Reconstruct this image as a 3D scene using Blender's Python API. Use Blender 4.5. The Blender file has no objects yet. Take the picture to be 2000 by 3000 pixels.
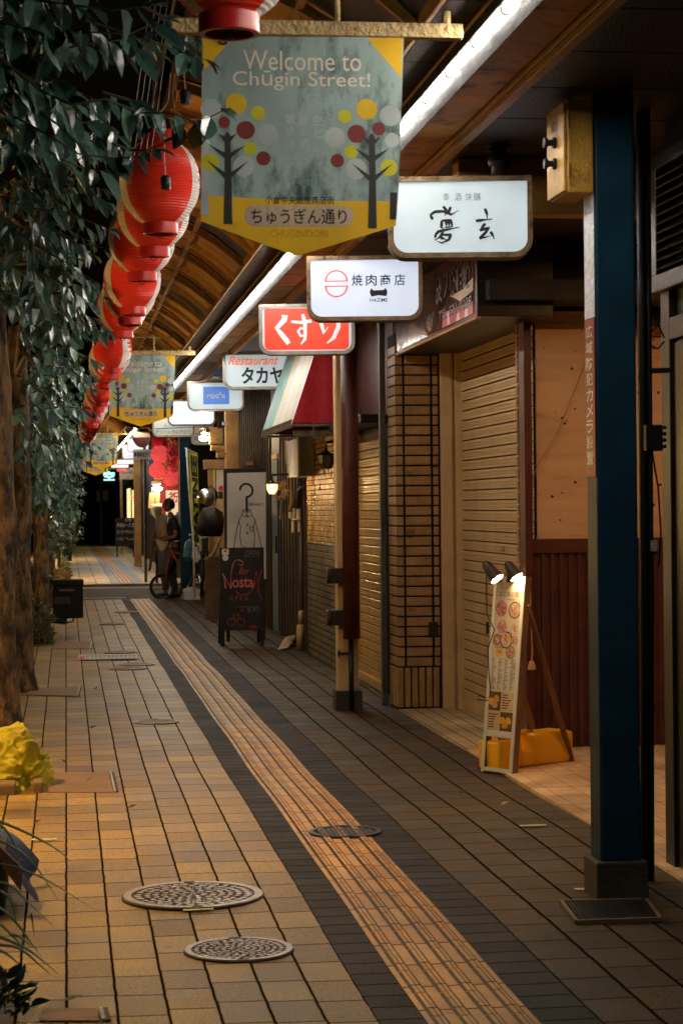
import bpy, bmesh, math, random
from mathutils import Vector, Matrix
from math import sin, cos, pi, radians as RA
random.seed(7)
sc = bpy.context.scene
col = sc.collection
# ------------------------------------------------------------------ camera, sky, light, exposure
CAMH = 1.5; FPX = 6000.0; TH = math.atan(0.1345); ROLL = 0.010
cam_data = bpy.data.cameras.new("camera"); cam = bpy.data.objects.new("camera", cam_data); col.objects.link(cam)
cam.matrix_world = Matrix.Translation((0, 0, CAMH)) @ Matrix.Rotation(-TH, 4, 'Z') @ Matrix.Rotation(pi/2, 4, 'X') @ Matrix.Rotation(-ROLL, 4, 'Z')
cam_data.lens = 72; cam_data.sensor_width = 36; cam_data.shift_y = -20/3000
cam_data.clip_start = 0.1; cam_data.clip_end = 2000
cam_data.dof.use_dof = True; cam_data.dof.focus_distance = 13.5; cam_data.dof.aperture_fstop = 11
sc.camera = cam
w = bpy.data.worlds.new("World"); sc.world = w; w.use_nodes = True
nt = w.node_tree; sky = nt.nodes.new("ShaderNodeTexSky"); sky.sky_type = 'NISHITA'; sky.sun_disc = False
sky.sun_elevation = RA(-2.0); sky.sun_rotation = RA(200)
nt.links.new(sky.outputs[0], nt.nodes["Background"].inputs[0]); nt.nodes["Background"].inputs[1].default_value = 0.010
TUBE = 80.0                      # radiance of the fluorescent tubes
vs = sc.view_settings; vs.view_transform = 'Standard'; vs.look = 'None'; vs.exposure = 0.0; vs.gamma = 1.0
sc.cycles.use_denoising = True; sc.cycles.sample_clamp_indirect = 4.0; sc.cycles.max_bounces = 6; sc.cycles.diffuse_bounces = 2
sc.cycles.caustics_reflective = False; sc.cycles.caustics_refractive = False

# ------------------------------------------------------------------ measuring helpers (photo pixel -> place in the street)
F_ = Vector((sin(TH), cos(TH), 0)); R_ = Vector((cos(TH), -sin(TH), 0)); U_ = Vector((0, 0, 1)); EYE = Vector((0, 0, CAMH))
def ray(px, py):
    dx = px-1000; dy = py-1500
    x = dx*cos(ROLL)-dy*sin(ROLL); y = dy*cos(ROLL)+dx*sin(ROLL)
    return F_ + R_*(x/FPX) - U_*((y+20)/FPX)
def atd(px, py, d): return EYE + ray(px, py)*d
def atY(px, py, Y): r = ray(px, py); return EYE + r*(Y/r.y)
def atX(px, py, X): r = ray(px, py); return EYE + r*(X/r.x)
def onG(px, py, z=0.0): r = ray(px, py); return EYE + r*((z-CAMH)/r.z)

# ------------------------------------------------------------------ materials
MATS = {}
def new_mat(name):
    m = bpy.data.materials.new(name); m.use_nodes = True; MATS[name] = m
    return m, m.node_tree.nodes, m.node_tree.links, m.node_tree.nodes["Principled BSDF"]
def rgba(c): return (c[0], c[1], c[2], 1)
def M(name, c, rough=.6, metal=0, var=.25, scale=6, bump=.15, bscale=60, spec=.35, dirt=None, dscale=3, damt=.5, trans=0, stretch=None, coat=0):
    if name in MATS: return MATS[name]
    m, N, L, P = new_mat(name)
    tc = N.new("ShaderNodeTexCoord"); src = tc.outputs["Object"]
    if stretch:
        mp = N.new("ShaderNodeMapping"); mp.inputs["Scale"].default_value = stretch; L.new(src, mp.inputs[0]); src = mp.outputs[0]
    n1 = N.new("ShaderNodeTexNoise"); n1.inputs["Scale"].default_value = scale; n1.inputs["Detail"].default_value = 5; L.new(src, n1.inputs[0])
    rp = N.new("ShaderNodeValToRGB"); e = rp.color_ramp.elements
    e[0].position = .3; e[1].position = .7
    e[0].color = rgba([x*(1-var) for x in c]); e[1].color = rgba([min(1, x*(1+var)) for x in c])
    L.new(n1.outputs[0], rp.inputs[0]); out = rp.outputs[0]
    if dirt:
        n3 = N.new("ShaderNodeTexNoise"); n3.inputs["Scale"].default_value = dscale; n3.inputs["Detail"].default_value = 8; n3.inputs["Roughness"].default_value = .7; L.new(src, n3.inputs[0])
        r3 = N.new("ShaderNodeValToRGB"); r3.color_ramp.elements[0].position = 1-damt-.04; r3.color_ramp.elements[1].position = 1-damt+.08; L.new(n3.outputs[0], r3.inputs[0])
        mx = N.new("ShaderNodeMix"); mx.data_type = 'RGBA'; L.new(r3.outputs[0], mx.inputs[0]); L.new(out, mx.inputs[6]); mx.inputs[7].default_value = rgba(dirt); out = mx.outputs[2]
    L.new(out, P.inputs["Base Color"])
    P.inputs["Roughness"].default_value = rough; P.inputs["Metallic"].default_value = metal; P.inputs["Specular IOR Level"].default_value = spec
    P.inputs["Coat Weight"].default_value = coat
    if bump:
        n2 = N.new("ShaderNodeTexNoise"); n2.inputs["Scale"].default_value = bscale; n2.inputs["Detail"].default_value = 4; L.new(src, n2.inputs[0])
        b = N.new("ShaderNodeBump"); b.inputs["Strength"].default_value = bump; b.inputs["Distance"].default_value = .02; L.new(n2.outputs[0], b.inputs["Height"]); L.new(b.outputs[0], P.inputs["Normal"])
    return m
def ME(name, c, s, tex=0.0, scale=3):
    if name in MATS: return MATS[name]
    m, N, L, P = new_mat(name)
    P.inputs["Base Color"].default_value = rgba([x*.6 for x in c]); P.inputs["Roughness"].default_value = .35
    P.inputs["Emission Strength"].default_value = s
    if tex:
        tc = N.new("ShaderNodeTexCoord"); n1 = N.new("ShaderNodeTexNoise"); n1.inputs["Scale"].default_value = scale; L.new(tc.outputs["Object"], n1.inputs[0])
        rp = N.new("ShaderNodeValToRGB"); rp.color_ramp.elements[0].color = rgba([x*(1-tex) for x in c]); rp.color_ramp.elements[1].color = rgba([min(1, x*(1+tex)) for x in c])
        rp.color_ramp.elements[0].position = .3; rp.color_ramp.elements[1].position = .7
        L.new(n1.outputs[0], rp.inputs[0]); L.new(rp.outputs[0], P.inputs["Emission Color"])
    else: P.inputs["Emission Color"].default_value = rgba(c)
    return m
def mth(N, L, op, a, b=None, c=None):
    n = N.new("ShaderNodeMath"); n.operation = op
    for i, v in enumerate((a, b, c)):
        if v is None: continue
        if isinstance(v, (int, float)): n.inputs[i].default_value = v
        else: L.new(v, n.inputs[i])
    return n.outputs[0]
def paver(name, wx, ly, c1, c2, joint, jx=.006, jy=.003, rough=.55, axes=("X", "Y"), x0=0.0, grain=.35, bump=.35, spec=.5, stag=True, gsc=420, gum_=False):
    """running-bond blocks laid in columns: own tone and offset for every block"""
    m, N, L, P = new_mat(name)
    tc = N.new("ShaderNodeTexCoord"); sp = N.new("ShaderNodeSeparateXYZ"); L.new(tc.outputs["Object"], sp.inputs[0])
    wn = N.new("ShaderNodeTexNoise"); wn.inputs["Scale"].default_value = 9; L.new(tc.outputs["Object"], wn.inputs[0])
    wob = mth(N, L, 'MULTIPLY', mth(N, L, 'SUBTRACT', wn.outputs[0], .5), .008)
    X = mth(N, L, 'ADD', sp.outputs[axes[0]], wob); Y = mth(N, L, 'ADD', sp.outputs[axes[1]], wob)
    u = mth(N, L, 'DIVIDE', mth(N, L, 'SUBTRACT', X, x0), wx); row = mth(N, L, 'FLOOR', u); fu = mth(N, L, 'FRACT', u)
    r1 = N.new("ShaderNodeTexWhiteNoise"); r1.noise_dimensions = '1D'; L.new(row, r1.inputs["W"])
    v = mth(N, L, 'ADD', mth(N, L, 'DIVIDE', Y, ly), r1.outputs[0]) if stag else mth(N, L, 'DIVIDE', Y, ly)
    iv = mth(N, L, 'FLOOR', v); fv = mth(N, L, 'FRACT', v)
    ex = mth(N, L, 'MULTIPLY', mth(N, L, 'MINIMUM', fu, mth(N, L, 'SUBTRACT', 1, fu)), wx)
    ey = mth(N, L, 'MULTIPLY', mth(N, L, 'MINIMUM', fv, mth(N, L, 'SUBTRACT', 1, fv)), ly)
    mx_ = N.new("ShaderNodeMapRange"); mx_.inputs[1].default_value = jx*.4; mx_.inputs[2].default_value = jx; L.new(ex, mx_.inputs[0])
    my_ = N.new("ShaderNodeMapRange"); my_.inputs[1].default_value = jy*.3; my_.inputs[2].default_value = jy; L.new(ey, my_.inputs[0])
    msk = mth(N, L, 'MINIMUM', mx_.outputs[0], my_.outputs[0])
    cb = N.new("ShaderNodeCombineXYZ"); L.new(row, cb.inputs[0]); L.new(iv, cb.inputs[1])
    r2 = N.new("ShaderNodeTexWhiteNoise"); r2.noise_dimensions = '2D'; L.new(cb.outputs[0], r2.inputs["Vector"])
    mix = N.new("ShaderNodeMix"); mix.data_type = 'RGBA'; L.new(r2.outputs[0], mix.inputs[0]); mix.inputs[6].default_value = rgba(c1); mix.inputs[7].default_value = rgba(c2)
    g = N.new("ShaderNodeTexNoise"); g.inputs["Scale"].default_value = gsc; g.inputs["Detail"].default_value = 3; L.new(tc.outputs["Object"], g.inputs[0])
    st = N.new("ShaderNodeTexNoise"); st.inputs["Scale"].default_value = 2.3; st.inputs["Detail"].default_value = 7; st.inputs["Roughness"].default_value = .65; L.new(tc.outputs["Object"], st.inputs[0])
    k = mth(N, L, 'MAXIMUM', .15, mth(N, L, 'ADD', 1-grain*2.0, mth(N, L, 'MULTIPLY', g.outputs[0], grain*4.0)))
    k2 = mth(N, L, 'MAXIMUM', .2, mth(N, L, 'ADD', -.35, mth(N, L, 'MULTIPLY', st.outputs[0], 2.7)))
    k = mth(N, L, 'MULTIPLY', k, k2)
    mul = N.new("ShaderNodeVectorMath"); mul.operation = 'SCALE'; L.new(mix.outputs[2], mul.inputs[0]); L.new(k, mul.inputs["Scale"])
    vo = N.new("ShaderNodeTexVoronoi"); vo.inputs["Scale"].default_value = 4.5; L.new(tc.outputs["Object"], vo.inputs[0])
    gum = N.new("ShaderNodeMapRange"); gum.inputs[1].default_value = .05; gum.inputs[2].default_value = .085; gum.inputs[3].default_value = .45 if gum_ else 1.0; gum.inputs[4].default_value = 1.0; L.new(vo.outputs["Distance"], gum.inputs[0])
    k = mth(N, L, 'MULTIPLY', k, gum.outputs[0]); L.new(k, mul.inputs["Scale"])
    fin = N.new("ShaderNodeMix"); fin.data_type = 'RGBA'; L.new(msk, fin.inputs[0]); fin.inputs[6].default_value = rgba(joint); L.new(mul.outputs[0], fin.inputs[7])
    L.new(fin.outputs[2], P.inputs["Base Color"])
    rr = mth(N, L, 'ADD', rough-.30, mth(N, L, 'MULTIPLY', st.outputs[0], .60)); L.new(mth(N, L, 'SUBTRACT', 1, mth(N, L, 'MULTIPLY', msk, mth(N, L, 'SUBTRACT', 1, rr))), P.inputs["Roughness"]); L.new(mth(N, L, 'MULTIPLY', msk, spec), P.inputs["Specular IOR Level"])
    hgt = mth(N, L, 'ADD', msk, mth(N, L, 'MULTIPLY', g.outputs[0], 1.1))
    hgt = mth(N, L, 'ADD', hgt, mth(N, L, 'MULTIPLY', r2.outputs[0], .25))
    b = N.new("ShaderNodeBump"); b.inputs["Strength"].default_value = bump; b.inputs["Distance"].default_value = .009; L.new(hgt, b.inputs["Height"]); L.new(b.outputs[0], P.inputs["Normal"])
    return m
def leafmat(name, c1, c2, rough=.34, spec=.6):
    m, N, L, P = new_mat(name)
    g = N.new("ShaderNodeNewGeometry"); rp = N.new("ShaderNodeValToRGB"); rp.color_ramp.elements[0].color = rgba(c1); rp.color_ramp.elements[1].color = rgba(c2)
    rp.color_ramp.elements[0].position = .2
    L.new(g.outputs["Random Per Island"], rp.inputs[0])
    tc = N.new("ShaderNodeTexCoord"); n = N.new("ShaderNodeTexNoise"); n.inputs["Scale"].default_value = 55; L.new(tc.outputs["Object"], n.inputs[0])
    mul = N.new("ShaderNodeVectorMath"); mul.operation = 'SCALE'; L.new(rp.outputs[0], mul.inputs[0]); L.new(mth(N, L, 'ADD', .6, mth(N, L, 'MULTIPLY', n.outputs[0], .8)), mul.inputs["Scale"])
    L.new(mul.outputs[0], P.inputs["Base Color"]); P.inputs["Roughness"].default_value = rough; P.inputs["Specular IOR Level"].default_value = spec
    b = N.new("ShaderNodeBump"); b.inputs["Strength"].default_value = .25; b.inputs["Distance"].default_value = .004; L.new(n.outputs[0], b.inputs["Height"]); L.new(b.outputs[0], P.inputs["Normal"])
    return m

# ------------------------------------------------------------------ mesh helpers
class MB:
    def __init__(s): s.v = []; s.f = []; s.m = []; s.cur = 0
    def add(s, vs, fs, mi=None):
        o = len(s.v); s.v += [tuple(p) for p in vs]; s.f += [[i+o for i in f] for f in fs]; s.m += [s.cur if mi is None else mi]*len(fs); return s
    def box(s, x0, y0, z0, x1, y1, z1, mi=None, M4=None):
        vs = [Vector((x, y, z)) for x in (x0, x1) for y in (y0, y1) for z in (z0, z1)]
        if M4: vs = [M4 @ p for p in vs]
        return s.add(vs, [(0, 1, 3, 2), (4, 6, 7, 5), (0, 4, 5, 1), (2, 3, 7, 6), (0, 2, 6, 4), (1, 5, 7, 3)], mi)
    def rod(s, a, b, r, n=8, mi=None, r2=None): return s.tube([a, b], [r, r if r2 is None else r2], n, mi)
    def bar(s, a, b, wx, wy, up=(0, 0, 1), mi=None):
        a = Vector(a); b = Vector(b); d = (b-a).normalized(); u = Vector(up)
        if abs(d.dot(u)) > .98: u = Vector((0, 1, 0))
        e = d.cross(u).normalized(); u = e.cross(d)
        vs = [p+e*(i*wx/2)+u*(j*wy/2) for p in (a, b) for i, j in ((-1, -1), (1, -1), (1, 1), (-1, 1))]
        return s.add(vs, [(3, 2, 1, 0), (4, 5, 6, 7), (0, 1, 5, 4), (1, 2, 6, 5), (2, 3, 7, 6), (3, 0, 4, 7)], mi)
    def tube(s, pts, rs, n=8, mi=None, caps=True):
        pts = [Vector(p) for p in pts]
        if isinstance(rs, (int, float)): rs = [rs]*len(pts)
        vs = []; fs = []; pe = None
        for i, p in enumerate(pts):
            t = (pts[min(i+1, len(pts)-1)]-pts[max(i-1, 0)]).normalized()
            if pe is None: u = Vector((0, 0, 1)) if abs(t.z) < .9 else Vector((1, 0, 0)); e = t.cross(u).normalized()
            else: e = (pe-t*pe.dot(t)).normalized()
            pe = e; g = t.cross(e)
            for k in range(n): a = 2*pi*k/n; vs.append(p+(e*cos(a)+g*sin(a))*rs[i])
        for i in range(len(pts)-1):
            for k in range(n): fs.append((i*n+k, i*n+(k+1) % n, (i+1)*n+(k+1) % n, (i+1)*n+k))
        if caps: fs.append(tuple(range(n))[::-1]); fs.append(tuple((len(pts)-1)*n+k for k in range(n)))
        return s.add(vs, fs, mi)
    def lathe(s, prof, c, n=24, mi=None, mf=None, axis='Z'):
        vs = []; fs = []; ms = []
        for r, z in prof:
            for k in range(n):
                a = 2*pi*k/n; p = (r*cos(a), r*sin(a), z)
                if axis == 'Y': p = (p[0], p[2], p[1])
                if axis == 'X': p = (p[2], p[0], p[1])
                vs.append(Vector(c)+Vector(p))
        for i in range(len(prof)-1):
            for k in range(n): fs.append((i*n+k, i*n+(k+1) % n, (i+1)*n+(k+1) % n, (i+1)*n+k)); ms.append(mf(i, k) if mf else (s.cur if mi is None else mi))
        o = len(s.f); s.add(vs, fs); s.m[o:] = ms; return s
    def prism(s, poly, y0, y1, mi=None, mside=None):
        """polygon in (x,z), front at y0, back at y1"""
        n = len(poly); vs = [(x, y0, z) for x, z in poly]+[(x, y1, z) for x, z in poly]
        s.add(vs, [tuple(range(n)), tuple(range(2*n-1, n-1, -1))], mi)
        o = len(s.v); s.add(vs, [(i, i+n, (i+1) % n+n, (i+1) % n) for i in range(n)], mi if mside is None else mside); return s
    def poly(s, poly, y, mi=None): return s.add([(x, y, z) for x, z in poly], [tuple(range(len(poly)))], mi)
    def disc(s, cx, cz, r, y, mi=None, n=24, rz=None): return s.poly([(cx+r*cos(2*pi*k/n), cz+(rz or r)*sin(2*pi*k/n)) for k in range(n)], y, mi)
    def ring(s, outer, inner, y, mi=None):
        n = len(outer); return s.add([(x, y, z) for x, z in outer]+[(x, y, z) for x, z in inner], [(i, (i+1) % n, (i+1) % n+n, i+n) for i in range(n)], mi)
    def ribbon(s, pts, w, y, mi=None):
        L_ = []; R2 = []
        for i, p in enumerate(pts):
            a = Vector(pts[max(i-1, 0)]); b = Vector(pts[min(i+1, len(pts)-1)]); t = (b-a).normalized(); nn = Vector((-t.y, t.x))
            ww = w[i] if isinstance(w, (list, tuple)) else w
            L_.append(Vector(p)+nn*ww/2); R2.append(Vector(p)-nn*ww/2)
        n = len(pts); return s.add([(p.x, y, p.y) for p in L_]+[(p.x, y, p.y) for p in R2], [(i, i+1, i+1+n, i+n) for i in range(n-1)], mi)
    def text(s, body, x0, z0, x1, z1, y, mi=None, bold=0.0, rot=0, shear=0.0):
        """flat lettering stretched into the box x0..x1, z0..z1"""
        c = bpy.data.curves.new("t", 'FONT'); c.body = body; c.offset = bold; c.shear = shear; c.resolution_u = 3; c.space_line = 1.0
        o = bpy.data.objects.new("t", c); col.objects.link(o); bpy.context.view_layer.update()
        me = bpy.data.meshes.new_from_object(o.evaluated_get(bpy.context.evaluated_depsgraph_get()))
        P = [(v.co.x, v.co.y) for v in me.vertices]; Fs = [tuple(p.vertices) for p in me.polygons]
        bpy.data.objects.remove(o); bpy.data.curves.remove(c); bpy.data.meshes.remove(me)
        if not P: return s
        if rot == 90: P = [(-b, a) for a, b in P]
        if rot == -90: P = [(b, -a) for a, b in P]
        ax = min(p[0] for p in P); bx = max(p[0] for p in P); az = min(p[1] for p in P); bz = max(p[1] for p in P)
        return s.add([(x0+(p[0]-ax)/(bx-ax+1e-9)*(x1-x0), y, z0+(p[1]-az)/(bz-az+1e-9)*(z1-z0)) for p in P], Fs, mi)
    def cut(s, xs, zs):
        """split faces along vertical and level lines so that thin prints can follow a rippled cloth"""
        bm = bmesh.new(); vv = [bm.verts.new(p) for p in s.v]; lay = bm.faces.layers.int.new("m")
        for q, m in zip(s.f, s.m):
            try: fc = bm.faces.new([vv[i] for i in q]); fc[lay] = m
            except ValueError: pass
        for ax, L_ in ((0, xs), (2, zs)):
            for t in L_:
                co = [0, 0, 0]; co[ax] = t; no = [0, 0, 0]; no[ax] = 1
                bmesh.ops.bisect_plane(bm, geom=bm.verts[:]+bm.edges[:]+bm.faces[:], plane_co=co, plane_no=no, dist=1e-5)
        bm.verts.index_update(); s.v = [tuple(v.co) for v in bm.verts]; s.f = [[v.index for v in q.verts] for q in bm.faces]; s.m = [q[lay] for q in bm.faces]; bm.free(); return s
    def xf(s, M4, start=0): s.v[start:] = [tuple(M4 @ Vector(p)) for p in s.v[start:]]; return s
    def warp(s, fn): s.v = [tuple(fn(Vector(p))) for p in s.v]; return s
ORG = {}
def obj(name, mb, mats, parent=None, smooth=False, bevel=0, loc=None, seg=2, subd=0):
    """one mesh object, built in street coordinates; parented parts share their thing's base point"""
    me = bpy.data.meshes.new(name); o = bpy.data.objects.new(name, me); col.objects.link(o)
    org = ORG[parent.name] if parent else Vector(loc) if loc is not None else Vector((0, 0, 0))
    me.from_pydata([tuple(Vector(p)-org) for p in mb.v], [], mb.f)
    mats = mats if isinstance(mats, (list, tuple)) else [mats]
    for m in mats: me.materials.append(m)
    me.polygons.foreach_set("material_index", [min(i, len(mats)-1) for i in mb.m])
    if smooth:
        me.polygons.foreach_set("use_smooth", [True]*len(me.polygons))
    me.update(); ORG[o.name] = org
    if parent: o.parent = parent
    else: o.location = org
    if bevel:
        b = o.modifiers.new("edge", 'BEVEL'); b.width = bevel; b.segments = seg; b.limit_method = 'ANGLE'; b.angle_limit = RA(40)
        if smooth is False: pass
    if subd:
        b = o.modifiers.new("sub", 'SUBSURF'); b.levels = subd; b.render_levels = subd
    return o
def thing(name, label, cat, loc=(0, 0, 0), group=None):
    o = bpy.data.objects.new(name, None); col.objects.link(o); o.location = loc; o.empty_display_size = .1
    o['label'] = label; o['category'] = cat
    if group: o['group'] = group
    ORG[o.name] = Vector(loc); return o
def tag(o, label, cat, group=None):
    o['label'] = label; o['category'] = cat
    if group: o['group'] = group
    return o
def kind(o, k='structure'): o['kind'] = k; return o
def dup(root, loc, label, rotz=0, scale=None):
    r = root.copy(); col.objects.link(r); r.location = loc; r.rotation_euler = (0, 0, rotz); r['label'] = label
    if scale: r.scale = scale
    for ch in list(root.children):
        c = ch.copy(); col.objects.link(c); c.parent = r
        for g in ch.children: d = g.copy(); col.objects.link(d); d.parent = c
    return r
def rnd_rect(x0, z0, x1, z1, rb, rt=0.004, n=6):
    """rectangle outline with bottom corners of radius rb, top ones rt, counter-clockwise from bottom left"""
    P = []
    for cx, cz, r, a0 in ((x0+rb, z0+rb, rb, pi), (x1-rb, z0+rb, rb, 1.5*pi), (x1-rt, z1-rt, rt, 0), (x0+rt, z1-rt, rt, .5*pi)):
        for k in range(n+1): a = a0+.5*pi*k/n; P.append((cx+r*cos(a), cz+r*sin(a)))
    return P
def gz(x, y):   # settled paving: a few millimetres of rise and fall
    return .006*sin(y*1.1+x*.8)*sin(y*.37+1.3)+.004*sin(y*2.3+x*2.1+.7)
def sheet(x0, x1, y0, y1, z, nx=6, dy=.18):
    mb = MB(); ny = max(2, int((y1-y0)/dy)); vs = []; fs = []
    for j in range(ny+1):
        for i in range(nx+1):
            x = x0+(x1-x0)*i/nx; y = y0+(y1-y0)*j/ny; vs.append((x, y, z+gz(x, y)))
    for j in range(ny):
        for i in range(nx): a = j*(nx+1)+i; fs.append((a, a+1, a+nx+2, a+nx+1))
    return mb.add(vs, fs)
# ------------------------------------------------------------------ the setting: road, pavements, tactile strip
asph = M("asphalt", (.045, .043, .04), .75, var=.35, scale=14, bump=.5, bscale=220)
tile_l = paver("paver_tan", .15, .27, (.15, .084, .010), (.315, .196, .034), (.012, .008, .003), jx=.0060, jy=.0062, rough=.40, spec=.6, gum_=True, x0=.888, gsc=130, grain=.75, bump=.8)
tile_r_shade = paver("paver_shaded", .178, .27, (.030, .016, .003), (.068, .038, .008), (.012, .007, .003), jx=.008, jy=.006, rough=.52, spec=.3, gum_=True, x0=1.522, gsc=130, grain=.75, bump=.8)  # shop-side paver colour darkened to stand for the shade near the fronts
tile_d = paver("paver_dark", .40, .15, (.011, .010, .010), (.027, .024, .022), (.005, .005, .004), jx=.006, jy=.006, rough=.62, x0=.80, grain=.75, gsc=120, bump=.8, spec=.22)
tile_f = paver("paver_pale", .30, .30, (.36, .29, .18), (.48, .40, .28), (.06, .045, .03), jx=.008, jy=.006, rough=.5, x0=.888)
tile_b = paver("paver_slate", .40, .3, (.16, .18, .20), (.24, .26, .28), (.03, .03, .03), jx=.006, jy=.006, rough=.5, x0=.80)
tact = paver("tactile_tile", .081, .30, (.36, .165, .020), (.50, .258, .044), (.022, .011, .003), jx=.002, jy=.0085, rough=.42, gum_=True, x0=1.064, stag=False, grain=.3, bump=.3, gsc=120)
tact_e = M("tactile_edge", (.030, .014, .004), .5, var=.3, scale=30)
ground = kind(obj("ground", MB().add([(-300, -40, -.13), (300, -40, -.13), (300, 600, -.13), (-300, 600, -.13)], [(0, 1, 2, 3)]), asph))
B1 = 33.6; B2 = 40.4; END = 99.0
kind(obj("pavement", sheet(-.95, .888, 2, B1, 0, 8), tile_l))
kind(obj("pavement", sheet(1.522, 3.2, 2, B1, 0, 8), tile_r_shade))
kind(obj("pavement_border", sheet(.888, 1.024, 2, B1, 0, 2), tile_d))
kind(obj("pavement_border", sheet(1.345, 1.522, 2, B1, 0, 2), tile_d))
def tactile(y0, y1, m):
    mb = sheet(1.024, 1.345, y0, y1, .002, 3)
    k = 0; y = y0
    while y < y1-.05:
        for i in range(4):
            xc = 1.024+.321*(i+.5)/4; a, b = y+.003, min(y+.297, y1)
            za = .0025+gz(xc, a); zb = .0025+gz(xc, b); w1, w2, hh = .0225, .0135, .006
            mb.add([(xc-w1, a, za), (xc+w1, a, za), (xc+w1, b, zb), (xc-w1, b, zb), (xc-w2, a+.004, za+hh), (xc+w2, a+.004, za+hh), (xc+w2, b-.004, zb+hh), (xc-w2, b-.004, zb+hh)],
                   [(4, 5, 6, 7), (0, 1, 5, 4), (2, 3, 7, 6)], 0); n_ = len(mb.v); mb.f += [[n_-7, n_-6, n_-2, n_-3], [n_-5, n_-8, n_-4, n_-1]]; mb.m += [1, 1]
        y += .30
    return kind(obj("tactile_paving", mb, [m, tact_e]))
tactile(2, B1, tact)
kind(obj("pavement", sheet(-.8, .888, B2, END, 0, 6, .35), tile_f))
kind(obj("pavement", sheet(1.522, 3.2, B2, END, 0, 6, .35), tile_f))
kind(obj("pavement_border", sheet(.888, 1.024, B2, END, 0, 2, .35), tile_b))
kind(obj("pavement_border", sheet(1.345, 1.522, B2, END, 0, 2, .35), tile_b))
tactile(B2, END, tact)
conc = M("concrete", (.20, .13, .065), .8, var=.25, scale=5, bump=.4, bscale=90, dirt=(.10, .085, .06), damt=.45)
kb = MB()
for (a, b) in ((2, B1), (B2, END)): kb.box(-1.10, a, -.14, -.95, b, .012)
kb.box(-1.1, B1, -.14, 3.2, B1+.14, -.006); kb.box(-1.1, B2-.14, -.14, 3.2, B2, -.006)
kind(obj("kerb", kb, conc, bevel=.012))
white = M("road_paint", (.62, .60, .54), .6, var=.15, scale=20, dirt=(.2, .19, .17), damt=.35, dscale=9)
kind(obj("road", MB().box(-1.1, B1+.145, -.14, 3.2, B2-.145, -.035), M("road_worn", (.085, .048, .015), .6, spec=.12, var=.4, scale=9, bump=.9, bscale=110)))
mk = MB(); mk.box(-1.05, 34.9, -.034, 1.0, 35.05, -.030); mk.box(-1.05, 39.2, -.034, 2.6, 39.32, -.030)
kind(obj("road_marking", mk, white))
wood_t = paver("wood_floor", .62, .145, (.52, .34, .19), (.62, .43, .26), (.07, .04, .02), jx=.005, jy=.0022, rough=.38, axes=("Y", "X"), x0=7.4, stag=False, grain=.12, bump=.12, gsc=60)
kind(obj("shop_floor", MB().box(2.39, 5, -.02, 4.6, 12.2, .012), wood_t))
small_t = paver("step_tile", .10, .10, (.40, .27, .13), (.52, .37, .2), (.05, .03, .02), jx=.005, jy=.005, rough=.4, x0=2.4, stag=False, grain=.15, gsc=90)
kind(obj("shop_floor", MB().box(2.39, 12.2, -.02, 2.9, 14.75, .010), small_t))

# ------------------------------------------------------------------ arcade canopies
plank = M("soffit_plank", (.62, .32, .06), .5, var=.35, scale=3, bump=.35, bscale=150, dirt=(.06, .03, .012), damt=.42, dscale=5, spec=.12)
beamc = M("beam_brown", (.36, .18, .045), .5, var=.25, bump=.2)
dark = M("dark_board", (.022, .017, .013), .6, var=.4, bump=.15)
ribm = M("rib_paint", (.50, .29, .085), .5, var=.25, scale=9, bump=.2, dirt=(.10, .05, .02), damt=.4, dscale=7)
panA = M("roof_sheet_amber", (.70, .42, .12), .6, var=.3, scale=2.5, bump=.1, bscale=30, spec=.2)
panB = M("roof_sheet_blue", (.03, .045, .07), .3, var=.3, bump=.05)
ARC = [(1.21, 3.095), (1.12, 3.185), (1.0, 3.28), (.865, 3.36), (.7, 3.43), (.53, 3.478)]
RARC = [(1.182, 3.128)]+ARC[1:]
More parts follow.
